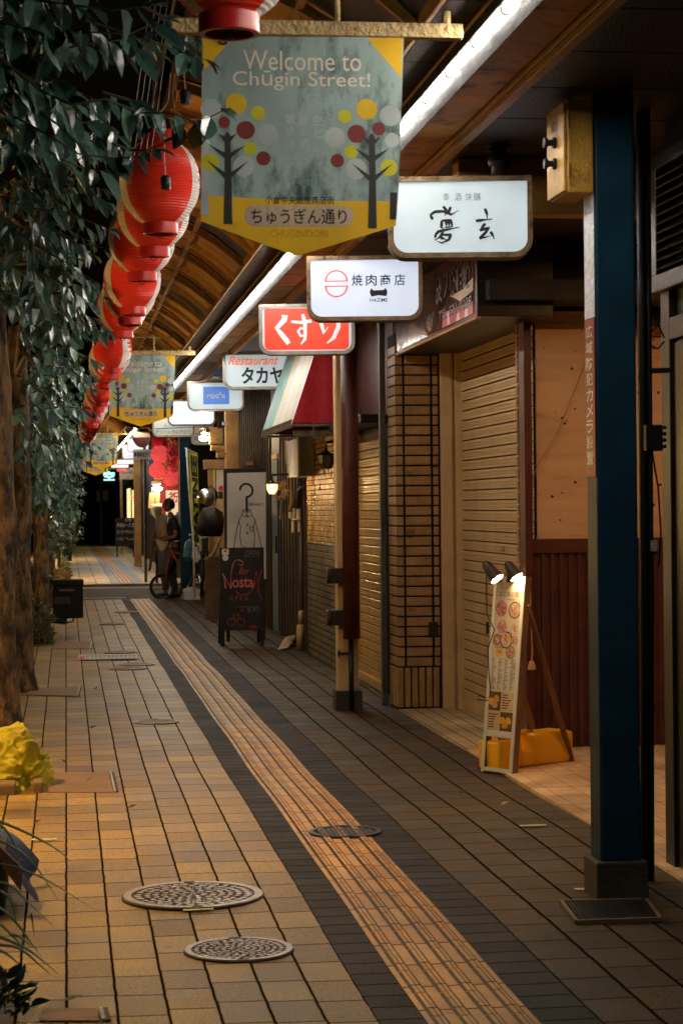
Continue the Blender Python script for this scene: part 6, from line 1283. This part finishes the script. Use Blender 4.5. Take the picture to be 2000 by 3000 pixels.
for i, (x, y, w_) in enumerate(((400, 1948, "past the printed notice, touching the dark border"), (375, 1962, "past the printed notice, nearer the trees"), (355, 1912, "just past the printed floor notice"), (330, 1830, "level with the delivery scooter"), (370, 1794, "last one before the crossing"))):
    manhole("thin round iron lid in the far paving, "+w_, x, y, .34, 10+i, MATS["iron_tan"])
acc = M("access_lid", (.22, .125, .06), .55, var=.3, scale=6, bump=.5, bscale=60, stretch=(.4, 3, 1)); edge_m = M("lid_edge", (.42, .36, .30), .35, metal=.5)
for (pts, w_) in ((((135, 2325), (330, 2325), (318, 2267), (160, 2267)), "beside the yellow net"), (((118, 2998), (292, 2998), (283, 2962), (128, 2962)), "cut by the bottom edge of the photo"), (((75, 2038), (222, 2042), (229, 2016), (100, 2018)), "by the second trunk"), (((150, 1903), (262, 1903), (266, 1882), (160, 1882)), "by the third trunk's root")):
    P = [onG(*p) for p in pts]; t = thing("access_cover", f"rectangular paved access cover with a steel edge, {w_}", "access cover", P[0], "access covers along the tree side"); z = .009
    mb = MB(); mb.add([(p.x, p.y, z) for p in P]+[(p.x, p.y, -.01) for p in P], [(0, 1, 2, 3), (4, 5, 1, 0), (5, 6, 2, 1), (6, 7, 3, 2), (7, 4, 0, 3)]); obj("lid", mb, acc, t)
    obj("steel_edge", MB().bar((P[1].x+.012, P[1].y, z), (P[2].x+.012, P[2].y, z), .012, .01), edge_m, t); obj("slot", MB().bar((P[1].x+.026, P[1].y, z-.002), (P[2].x+.026, P[2].y, z-.002), .014, .006), iron_d, t)
P = [onG(*p) for p in ((228, 1935), (404, 1932), (400, 1918), (232, 1920))]; mb = MB(); zz = .0085
L2 = lambda u, v: tuple((P[0]*(1-u)+P[1]*u)*(1-v)+(P[3]*(1-u)+P[2]*u)*v+Vector((0, 0, zz)))
mb.add([L2(0, 0), L2(1, 0), L2(1, 1), L2(0, 1)], [(0, 1, 2, 3)], 0)
def cell(u0, v0, u1, v1, mi, dz=.001): mb.add([Vector(L2(*q))+Vector((0, 0, dz)) for q in ((u0, v0), (u1, v0), (u1, v1), (u0, v1))], [(0, 1, 2, 3)], mi)
cell(.02, .1, .11, .6, 1); rr = random.Random(9)
for k in range(12): u = .13+.072*k; cell(u, .45, u+.055, .8, 2); cell(u, .15, u+.04+.02*rr.random(), .3, 3)
obj_ = obj("floor_notice", mb, [M("notice_floor_white", (.50, .44, .38), .6, var=.2, scale=20), M("notice_floor_red", (.42, .07, .05), .6), M("notice_floor_blue", (.15, .19, .30), .6, var=.4, scale=40), M("notice_floor_grey", (.28, .24, .24), .6)], loc=P[0])
tag(obj_, "printed white floor notice with a red corner stuck on the paving", "floor notice")
mb = MB(); P = [onG(*p) for p in ((212, 1665), (295, 1664), (294, 1659), (214, 1660))]; mb.add([tuple(p+Vector((0, 0, .012))) for p in P], [(0, 1, 2, 3)])
tag(obj("floor_notice", mb, M("notice_far", (.55, .52, .46), .6), loc=P[0]), "pale strip notice on the paving beyond the crossing", "floor notice")
lf = M("fallen_leaf", (.10, .045, .015), .6); lfg = M("fallen_leaf_green", (.16, .20, .06), .5)
def fleaf(px, py, L, a, m, label):
    c = onG(px, py); z = .012+gz(c.x, c.y); v = Vector((cos(a), sin(a), 0)); s = Vector((-v.y, v.x, 0))
    mb = MB(); mb.add([c-v*L/2+Vector((0, 0, z)), c-s*L*.22+Vector((0, 0, z+.010)), c+v*L/2+Vector((0, 0, z+.014)), c+s*L*.22+Vector((0, 0, z+.012)), c+Vector((0, 0, z+.003))], [(0, 1, 4), (1, 2, 4), (2, 3, 4), (3, 0, 4)])
    tag(obj("fallen_leaf", mb, m, loc=c), label, "leaf", "fallen leaves on the paving")
for (x, y, L, a, m, s) in ((212, 2943, .07, .2, lfg, "pale green fallen leaf near the bottom edge access cover"), (282, 2024, .07, 1.2, lf, "dark curled leaf near the access cover by the second trunk"), (272, 2140, .06, .3, lf, "small dark leaf on the tan paving between trunk and round cover"), (187, 2237, .06, 2, lf, "brown leaf just past the yellow net's edge"), (262, 2295, .06, .8, lfg, "greenish leaf lying on the access cover by the yellow net"), (1355, 2328, .06, .1, lf, "brown leaf on the dark paving below the jerry can"), (1478, 2365, .06, .5, MATS["paper_tan"], "orange-brown leaf beside the shop floor edge"), (388, 2375, .05, .4, lf, "tiny dark leaf on the tan paving above the large manhole"), (110, 2420, .05, .6, lf, "tiny dark leaf beside the blue sheet")): fleaf(x, y, L, a, m, s)
for (x0, x1, y, w_) in ((93, 167, 2466, "near the blue sheet"), (537, 625, 2669, "below the large manhole"), (1525, 1598, 2427, "on the dark paving before the shop floor"), (1685, 1740, 2610, "by the blue post's plinth")):
    a, b = onG(x0, y+4), onG(x1, y-1); mb = MB().add([(a.x, a.y, .009+gz(a.x, a.y)), (b.x, a.y, .009+gz(b.x, a.y)), (b.x, b.y+.012, .009+gz(b.x, b.y)), (a.x, b.y+.012, .009+gz(a.x, b.y))], [(0, 1, 2, 3)])
    tag(obj("paint_tick", mb, M("tick_lime", (.48, .50, .22), .6, var=.4, scale=60), loc=a), f"short lime survey paint tick {w_}", "paint mark", "survey paint ticks")
# ------------------------------------------------------------------ trees
bark = M("bark", (.17, .105, .052), .85, var=.6, scale=20, bump=1.0, bscale=38, dirt=(.030, .022, .014), damt=.5, dscale=13, stretch=(1, 1, .35))
leaf_m = leafmat("leaf_dark", (.022, .068, .054), (.14, .265, .20), .26, .8); leaf_n = leafmat("leaf_fresh", (.05, .09, .04), (.12, .16, .06)); twig_m = M("twig", (.07, .05, .025), .7)
ST = [(0, 0), (.16, .62), (.42, 1), (.72, .72), (1, 0)]
def leaf(mb, p, d, n, L, wf=.23, curl=.25, mi=0):
    d = d.normalized(); s = d.cross(n); s = s.normalized() if s.length > 1e-4 else Vector((1, 0, 0)); n = s.cross(d)
    vs = []; idx = []
    for i, (t_, w_) in enumerate(ST):
        c = p+d*(L*t_)-n*(curl*L*t_*t_)
        if w_ == 0: vs.append(c); idx.append((len(vs)-1,)*3)
        else: vs += [c-s*(L*wf*w_)+n*(L*.10*w_), c, c+s*(L*wf*w_)+n*(L*.10*w_)]; idx.append((len(vs)-3, len(vs)-2, len(vs)-1))
    fs = []
    for a, b in zip(idx[:-1], idx[1:]):
        if a[0] == a[1]: fs += [(a[0], b[1], b[0]), (a[0], b[2], b[1])]
        elif b[0] == b[1]: fs += [(a[0], a[1], b[0]), (a[1], a[2], b[0])]
        else: fs += [(a[0], a[1], b[1], b[0]), (a[1], a[2], b[2], b[1])]
    mb.add(vs, fs, mi)
def spray(lm, tm, pts, L, gap, rr, tr=.006, tips=True):
    """a twig with drooping leaves to both sides"""
    pts = [Vector(p) for p in pts]; tm.tube(pts, [tr*(1-.7*i/(len(pts)-1)) for i in range(len(pts))], 5)
    k = 0
    for a, b in zip(pts[:-1], pts[1:]):
        seg = (b-a).length; n = max(1, int(seg/gap)); tg = (b-a).normalized()
        for j in range(n):
            p = a+(b-a)*((j+rr.random()*.6)/n); sd = tg.cross(Vector((0, 0, 1))); sd = sd.normalized() if sd.length > .05 else Vector((1, 0, 0))
            s = 1 if k % 2 else -1; k += 1
            d = tg*(.35+.3*rr.random())+sd*s*(.35+.45*rr.random())+Vector((0, 0, -.55-.7*rr.random())); nn = Vector((.15+1.0*rr.random(), -.35-.7*rr.random(), .15+.6*rr.random()))
            leaf(lm, p, d, nn, L*(.5+.75*rr.random()), .25+.08*rr.random(), .02+.2*rr.random())
    if tips:
        for q in range(3): leaf(lm, pts[-1], (pts[-1]-pts[-2]).normalized()+Vector((rr.random()-.5, rr.random()-.5, rr.random()-.6))*.9, Vector((0, -.4, 1)), L*.65)
def trunk_mesh(pts, rs, seed, flare=1.6, n=18):
    rr = random.Random(seed); mb = MB(); P = []; R = []
    for a, b, ra, rb in zip(pts[:-1], pts[1:], rs[:-1], rs[1:]):
        m = max(2, int((Vector(b)-Vector(a)).length/.07))
        for j in range(m): f = j/m; P.append(Vector(a)*(1-f)+Vector(b)*f); R.append(ra*(1-f)+rb*f)
    P.append(Vector(pts[-1])); R.append(rs[-1])
    R = [r*(1+(flare-1)*math.exp(-max(0, p.z)/.16)) for r, p in zip(R, P)]
    mb.tube(P, R, n)
    ph = rr.random()*9
    mb.v = [tuple(Vector(v)+Vector((.006*sin(v[2]*7+ph+v[1]*20)+.003*sin(v[2]*23+v[0]*40), .005*sin(v[2]*9+v[0]*35+ph), 0))) for v in mb.v]
    return mb
def tree(label, base, pts, rs, box, nspray, L, gap, seed, extra=None, leafm=leaf_m, slen=.5, lean=(.5, -.1, -.12), group="street trees along the pavement", shape=None):
    rr = random.Random(seed); t = thing("street_tree", label, "tree", base, group)
    obj("trunk", trunk_mesh(pts, rs, seed), bark, t, smooth=True)
    lm, tm = MB(), MB(); top = Vector(pts[-1])
    x0, x1, y0, y1, z0, z1 = box
    limbs = MB()
    for k in range(5):
        q = Vector((x0+(x1-x0)*(.2+.6*rr.random()), y0+(y1-y0)*rr.random(), z0+(z1-z0)*(.35+.6*rr.random()))); sgt = Vector(pts[-2])*.4+top*.6
        limbs.tube([sgt, sgt*.5+q*.5+Vector((0, 0, .12)), q], [rs[-1]*.6, rs[-1]*.35, .01], 7)
    obj("limbs", limbs, bark, t, smooth=True)
    for k in range(nspray):
        a = Vector((x0+(x1-x0)*rr.random()**1.2, y0+(y1-y0)*rr.random(), z0+(z1-z0)*rr.random()))
        if shape and not shape(a): continue
        d = Vector((lean[0]+(rr.random()-.5)*1.2, lean[1]+(rr.random()-.5)*1.4, lean[2]+(rr.random()-.5)*.5)).normalized(); n = 4
        pts_ = [a+d*(slen*j/n)+Vector((0, 0, -.10*slen*(j/n)**2*2)) for j in range(n+1)]
        spray(lm, tm, pts_, L, gap, rr)
    if extra: extra(lm, tm, rr)
    obj("crown", lm, leafm, t); obj("twigs", tm, twig_m, t)
    return t
def foreground(lm, tm, rr):
    TW = [([(-60, 60), (120, 60), (260, 95), (380, 100), (470, 60)], 5.9, .085), ([(-40, 150), (110, 165), (240, 130), (340, 120), (400, 112)], 6.3, .085), ([(250, 60), (380, 100), (480, 95), (560, 130), (600, 105)], 6.6, .075),
          ([(-30, 150), (120, 265), (210, 308), (310, 290), (410, 330), (500, 330), (560, 352), (612, 345), (650, 325)], 6.1, .072), ([(-40, 290), (40, 340), (150, 400), (230, 450), (330, 465), (400, 460), (455, 440)], 6.2, .074), ([(300, 270), (400, 300), (470, 335), (520, 360), (560, 380)], 6.15, .072), ([(440, 120), (520, 150), (570, 165), (600, 175)], 6.1, .070), ([(330, 420), (380, 440), (430, 440), (480, 420)], 6.2, .07),
          ([(-30, 400), (60, 380), (110, 420), (190, 470), (260, 500), (320, 500)], 6.6, .085), ([(-40, 230), (60, 270), (150, 300), (240, 360), (300, 350), (350, 400)], 6.9, .085), ([(-40, -20), (100, 0), (250, 20), (330, 30), (430, 20)], 5.6, .09), ([(100, 130), (200, 120), (300, 155), (390, 140), (450, 150)], 6.4, .085),
          ([(-40, 340), (30, 390), (60, 450)], 6.6, .085), ([(420, 20), (500, 60), (530, 100), (545, 140)], 6.6, .075), ([(530, 95), (590, 100), (640, 120)], 6.7, .075)]
    for pts, d, L in TW: spray(lm, tm, [atd(x, y, d+.05*sin(i*2.)) for i, (x, y) in enumerate(pts)], L*1.36, .040, rr, .005)
tree("leafy street tree whose broad drooping leaves fill the upper corner before the lanterns", (-.85, 6.6, 0), [(-.85, 6.6, -.02), (-.83, 6.6, 1.2), (-.80, 6.6, 2.2), (-.75, 6.6, 3.2)], [.12, .10, .09, .06], (-.55, -.18, 5.8, 7.4, 2.80, 3.7), 90, .118, .045, 21, foreground, slen=.35)
b1 = onG(8, 2158)
tree("street tree with the thickest brown trunk, beside the yellow net", (b1.x, b1.y, 0), [(b1.x, b1.y, -.02), (b1.x-.01, b1.y, .6), (b1.x, b1.y, 1.4), (b1.x-.02, b1.y, 2.2), (b1.x-.04, b1.y, 2.9), (b1.x-.03, b1.y, 3.5)], [.105, .100, .106, .10, .088, .075], (-.52, -.10, 10.8, 14.4, 2.76, 3.5), 100, .125, .055, 22, slen=.42, shape=lambda a: not (2.95 < a.z < 3.08))
b2 = onG(62, 2024)
tree("street tree with a straight pale brown trunk just behind the thickest one", (b2.x, b2.y, 0), [(b2.x, b2.y, -.02), (b2.x, b2.y, 1), (b2.x+.01, b2.y, 2), (b2.x, b2.y, 3.0)], [.10, .095, .09, .07], (-.34, -.10, 15.2, 18.6, 1.95, 3.3), 90, .13, .058, 23, slen=.40)
b3 = onG(122, 1886)
tree("street tree with flared roots and a weed clump, in front of the delivery scooter", (b3.x, b3.y, 0), [(b3.x, b3.y, -.02), (b3.x+.01, b3.y, .8), (b3.x, b3.y, 1.6), (b3.x+.02, b3.y, 2.7)], [.09, .085, .08, .06], (-.40, -.12, 20.5, 24.5, 1.5, 2.9), 105, .125, .06, 24, slen=.34)
tree("slim street tree behind the delivery scooter with yellowish green low leaves", (-.26, 31, 0), [(-.26, 31, -.02), (-.25, 31, 1), (-.22, 31, 2.5)], [.075, .07, .05], (-.5, -.02, 28, 33, .95, 2.8), 200, .10, .05, 25, leafm=leaf_n, slen=.30)
tree("street tree just before the crossing, hidden mostly by nearer leaves", (-.5, 40.8, 0), [(-.4, 40.9, -.02), (-.38, 40.9, 1.2), (-.35, 40.9, 2.6)], [.085, .08, .05], (-.6, .02, 38, 46, .9, 2.9), 220, .11, .06, 26, leafm=leaf_n, slen=.34)
tree("farthest street tree beyond the crossing with a thin trunk and small leaves", (-.34, 56, 0), [(-.34, 56, -.02), (-.32, 56, 1.2), (-.3, 56, 2.6)], [.09, .08, .05], (-.8, .0, 52, 66, 1.4, 3.2), 240, .12, .08, 27, leafm=leaf_n, slen=.6)
def bush(label, name, cat, c, rx, ry, h, n, L, seed, m, grass=False):
    rr = random.Random(seed); lm = MB()
    for _ in range(n):
        a = rr.random()*6.28; q = rr.random()**.5; p = Vector((c[0]+rx*q*cos(a), c[1]+ry*q*sin(a), (c[2] if len(c) > 2 else 0)+h*rr.random()*(1-.5*q)))
        leaf(lm, p, Vector((cos(a)*.8, sin(a)*.8-.3, .3+rr.random()*.8)), Vector((rr.random()-.5, -.6, .6)), L*(.6+.7*rr.random()), .1 if grass else .25)
    t = thing(name, label, cat, (c[0], c[1], c[2] if len(c) > 2 else 0)); obj("foliage", lm, m, t)
    obj("stems", MB().rod((c[0], c[1], -.01), (c[0]+.01, c[1], h*.6), .008, 5).rod((c[0]-.03, c[1]+.02, -.01), (c[0]-.05, c[1], h*.5), .006, 5), twig_m, t); return t
bush("bushy green weed clump at the root of the third trunk", "weed_clump", "plant", (b3.x-.03, b3.y-.25), .16, .18, .62, 420, .045, 31, leafmat("weed_green", (.02, .04, .018), (.07, .10, .03)))
bush("orange-lit grass tuft beside the paving beyond the crossing", "grass_tuft", "plant", (-.10, 42.6), .16, .5, .28, 300, .10, 32, leafmat("weed_amber_lit", (.10, .08, .015), (.26, .17, .03)), True)  # orange light on the tuft put into its leaf colour
bush("dark green low shrub under the cafe table beyond the crossing", "low_shrub", "plant", (-.08, 46.0), .16, .6, .5, 300, .07, 33, leafmat("weed_mid", (.03, .055, .02), (.08, .12, .03)))
cpl = atd(20, 2965, 6.0)
bush("dark leafy plant at the bottom corner under the long grass", "leafy_plant", "plant", (cpl.x-.03, cpl.y, 0), .11, .16, .16, 160, .05, 34, leafmat("weed_teal", (.012, .03, .022), (.03, .07, .04)))
# long grass blades arching over the paving
gl = MB(); rr = random.Random(12)
BL = [([(-60, 2390), (0, 2407), (90, 2445), (170, 2490), (215, 2532)], 6.7), ([(-60, 2400), (5, 2420), (40, 2470), (58, 2540), (56, 2570)], 6.8), ([(-60, 2510), (0, 2530), (60, 2545), (150, 2585), (280, 2668)], 6.5), ([(-60, 2590), (0, 2585), (40, 2600), (80, 2640), (160, 2715)], 6.4), ([(-60, 2640), (0, 2660), (50, 2705), (90, 2760), (135, 2820)], 6.3), ([(-60, 2720), (0, 2745), (70, 2775), (120, 2810), (180, 2862)], 6.2),
      ([(-60, 2760), (0, 2768), (60, 2780), (120, 2830), (155, 2860)], 6.2), ([(-60, 2700), (-10, 2700), (40, 2745), (85, 2790)], 6.3), ([(-60, 2780), (0, 2785), (40, 2810), (90, 2858)], 6.1), ([(92, 2675), (96, 2700), (101, 2745)], 6.4), ([(-60, 2480), (0, 2465), (90, 2520), (178, 2648)], 6.6), ([(-60, 2620), (0, 2610), (35, 2645), (45, 2690), (52, 2730)], 6.3), ([(28, 2738), (60, 2745), (100, 2780)], 6.2)]
for pts, d in BL:
    P = [atd(x, y, d) for x, y in pts]; D2 = []
    for i in range(len(P)-1):
        p0, p1, p2, p3 = P[max(i-1, 0)], P[i], P[i+1], P[min(i+2, len(P)-1)]
        for j in range(7): q_ = j/7; D2.append(.5*((2*p1)+(p2-p0)*q_+(2*p0-5*p1+4*p2-p3)*q_*q_+(3*p1-p0-3*p2+p3)*q_**3))
    D2.append(P[-1]); n = len(D2)
    vs = []; 
    for i, p in enumerate(D2): w_ = .0048*(1-(i/(n-1))**2.0)*.85+.0003; vs += [p+Vector((w_*.6, 0, w_)), p+Vector((0, -.003, 0)), p-Vector((w_*.6, 0, w_))]
    gl.add(vs, [(3*i+a, 3*i+a+1, 3*i+a+4, 3*i+a+3) for i in range(n-1) for a in (0, 1)])
for _ in range(60):
    a = rr.random()*6.28; p = Vector((-.42+.06*cos(a), 6.3+.5*rr.random(), 0)); L = .3+.25*rr.random(); d = Vector((cos(a)*.4-.1, sin(a)*.4, 1)).normalized(); leaf(gl, p, d, Vector((cos(a), sin(a), .4)), L, .012, .6)
t = thing("sedge_grass", "clump of long arching sedge blades leaning over the paving", "grass", (-.42, 6.4, 0)); obj("blades", gl, leafmat("sedge", (.05, .14, .07), (.18, .30, .11), .4), t)
# ------------------------------------------------------------------ yellow net heap on kerb stones, blue sheet
c = onG(58, 2312); c = Vector((c.x-.08, c.y+.12, .045)); rr = random.Random(14)
from mathutils import noise as mnoise
mb = MB(); nr_, ns_ = 70, 110; vs = []; fs = []
for i in range(nr_+1):
    ph = .5*pi*i/nr_
    for k in range(ns_):
        a = 2*pi*k/ns_; r = cos(ph); q = Vector((cos(a)*r, sin(a)*r, sin(ph)*1.1))
        big = mnoise.noise(q*1.7+Vector((3, 1, 7)))*.24
        w_ = q+Vector((mnoise.noise(q*2.1), mnoise.noise(q*2.1+Vector((9, 0, 0))), 0))*.5
        fold = (1-abs(mnoise.noise(w_*3.2+Vector((0, 5, 0)))))**3*.16-.08+(1-abs(mnoise.noise(w_*7.5)))**3*.06
        g = 1+big+fold
        vs.append((c.x+.245*r*g*cos(a), c.y+.21*r*g*sin(a), max(.005, c.z-.05+.30*sin(ph)*g)))
for i in range(nr_):
    for k in range(ns_): fs.append((i*ns_+k, i*ns_+(k+1) % ns_, (i+1)*ns_+(k+1) % ns_, (i+1)*ns_+k))
mb.add(vs, fs)
netm, N, L, P_ = new_mat("yellow_net")
tc = N.new("ShaderNodeTexCoord"); wv = N.new("ShaderNodeTexNoise"); wv.inputs["Scale"].default_value = 7; wv.inputs["Detail"].default_value = 6; L.new(tc.outputs["Object"], wv.inputs[0])
rp = N.new("ShaderNodeValToRGB"); rp.color_ramp.elements[0].color = (.26, .21, .004, 1); rp.color_ramp.elements[1].color = (.62, .53, .012, 1); rp.color_ramp.elements[0].position = .3; rp.color_ramp.elements[1].position = .68; L.new(wv.outputs[0], rp.inputs[0]); L.new(rp.outputs[0], P_.inputs["Base Color"])
br_n = N.new("ShaderNodeTexWave"); br_n.inputs["Scale"].default_value = 90; br_n.inputs["Distortion"].default_value = 6; L.new(tc.outputs["Object"], br_n.inputs[0]); b_ = N.new("ShaderNodeBump"); b_.inputs["Strength"].default_value = .5; b_.inputs["Distance"].default_value = .004
L.new(br_n.outputs[0], b_.inputs["Height"]); L.new(b_.outputs[0], P_.inputs["Normal"]); P_.inputs["Roughness"].default_value = .6
tag(obj("garbage_net", mb, netm, smooth=True, loc=c), "heaped yellow mesh net covering rubbish beside the thickest trunk", "net")
for (x0, x1, y, w_) in ((-40, 48, 2325, "half under the yellow net"), (95, 128, 2318, "at the yellow net's outer edge")):
    a, b = onG(x0, y+8), onG(x1, y+2); t_ = MB().box(a.x, a.y, -.02, b.x, a.y+.16, .062)
    tag(obj("kerb_stone", t_, conc, loc=a, bevel=.012), f"rough pale kerb stone {w_}", "kerb stone", "kerb stones under the net")
a = onG(-20, 2640); 
sh = MB(); n = 12; g_ = [[None]*(n+1) for _ in range(n+1)]; vs = []
for i in range(n+1):
    for j in range(n+1):
        u, v = i/n, j/n; x = -.50+.34*u+.03*sin(v*9); y = 7.75+.55*v; z = .24-.22*max(0, u-.55)/.45*(.8+.2*sin(v*11))+.02*sin(u*9+v*7); vs.append((x+.035*max(0, u-.5)*sin(v*8), y, z))
sh.add(vs, [(i*(n+1)+j, (i+1)*(n+1)+j, (i+1)*(n+1)+j+1, i*(n+1)+j+1) for i in range(n) for j in range(n)])
tag(obj("blue_sheet", sh, M("tarp_blue", (.006, .020, .075), .5, var=.3, scale=8, bump=.3), smooth=True, loc=(-.4, 8, 0)), "dark blue plastic sheet draped over a crate by the long grass", "sheet")
cr_ = thing("planter_box", "dark planter box with a leaning brown board under the blue sheet", "planter", (-.4, 8, 0))
obj("box", MB().box(-.62, 7.7, -.01, -.24, 8.3, .20), M("planter_dark", (.02, .014, .01), .6), cr_, bevel=.006)
a, b, c_, d_ = atd(0, 2480, 7.6), atd(68, 2545, 7.6), atd(62, 2612, 7.6), atd(0, 2530, 7.6)
obj("leaning_board", MB().add([a, b, c_, d_, a+Vector((0, .02, 0)), b+Vector((0, .02, 0)), c_+Vector((0, .02, 0)), d_+Vector((0, .02, 0))], [(3, 2, 1, 0), (4, 5, 6, 7), (0, 1, 5, 4), (1, 2, 6, 5), (2, 3, 7, 6), (3, 0, 4, 7)]), M("board_taupe", (.12, .075, .05), .5, var=.2), cr_)
# sodium street lamps on the far side of the trees (outside the photo: their amber light is what fills the pavement)
sod = ME("sodium_glow", (1.0, .58, .16), 4200)
def street_lamp(x, y, label):
    t = thing("street_lamp", label, "street lamp", (x, y, -.13), "sodium street lamps on the road side")
    obj("pole", MB().tube([(x, y, -.13), (x, y, 3.9), (x+.08, y, 4.15), (x+.5, y, 4.3)], [.07, .05, .04, .03], 10), black, t, smooth=True)
    obj("hood", MB().lathe([(.05, .14), (.17, .05), (.20, 0), (.205, -.28), (.20, -.28), (.19, 0)], (x+.5, y, 4.27), 20), black, t)  # deep skirt shaped to keep lamp light off leaves and shop side
    obj("bulb", MB().lathe([(.11*cos(q), .07*sin(q)) for q in [RA(v) for v in range(-90, 91, 15)]], (x+.5, y, 4.2), 16), sod, t, smooth=True)
street_lamp(-3.0, 9.6, "sodium street lamp at the roadside abreast of the big banner")
street_lamp(-3.0, 44.0, "sodium street lamp at the roadside just beyond the crossing")
street_lamp(-3.0, 60.0, "sodium street lamp at the roadside far beyond the crossing")
def low_fill_lamp(x, y, label):  # unseen lamps added to throw amber light under the tree crowns
    t = thing("fill_globe_lamp", label, "street lamp", (x, y, -.13), "added amber fill lamps on the road side")
    obj("pole", MB().tube([(x, y, -.13), (x, y, 1.95)], [.05, .035], 10), black, t, smooth=True)
    obj("fill_globe", MB().lathe([(.13*cos(q), .13*sin(q)) for q in [RA(v) for v in range(-90, 91, 15)]], (x, y, 2.08), 18), ME("fill_globe_glow_bright", (1.0, .62, .24), 700) if y > 40 else ME("fill_globe_glow", (1.0, .58, .17), 230), t, smooth=True)
low_fill_lamp(-2.4, 19.5, "added low amber fill lamp between the second and third trees, on the road side")
low_fill_lamp(-2.4, 12.0, "added low amber fill lamp beside the thickest tree, on the road side")
low_fill_lamp(-2.4, 43.0, "added low amber fill lamp beyond the crossing, on the road side")
low_fill_lamp(-2.4, 29.0, "added low amber fill lamp behind the delivery scooter, on the road side")
# downlight over the recessed entrance (source of the warm light on its wall and floor)
t = thing("entrance_downlight", "warm round downlight in the recessed entrance ceiling", "lamp", (3.45, 10.4, 3.03))
obj("bezel", MB().lathe([(.07, -.02), (.09, -.02), (.09, 0), (.07, 0), (.07, -.02)], (3.45, 10.4, 3.045), 24), black, t)
obj("diffuser", MB().lathe([(0, -.012), (.069, -.012)], (3.45, 10.4, 3.045), 20), ME("downlight_glow", (1.0, .50, .17), 550), t)
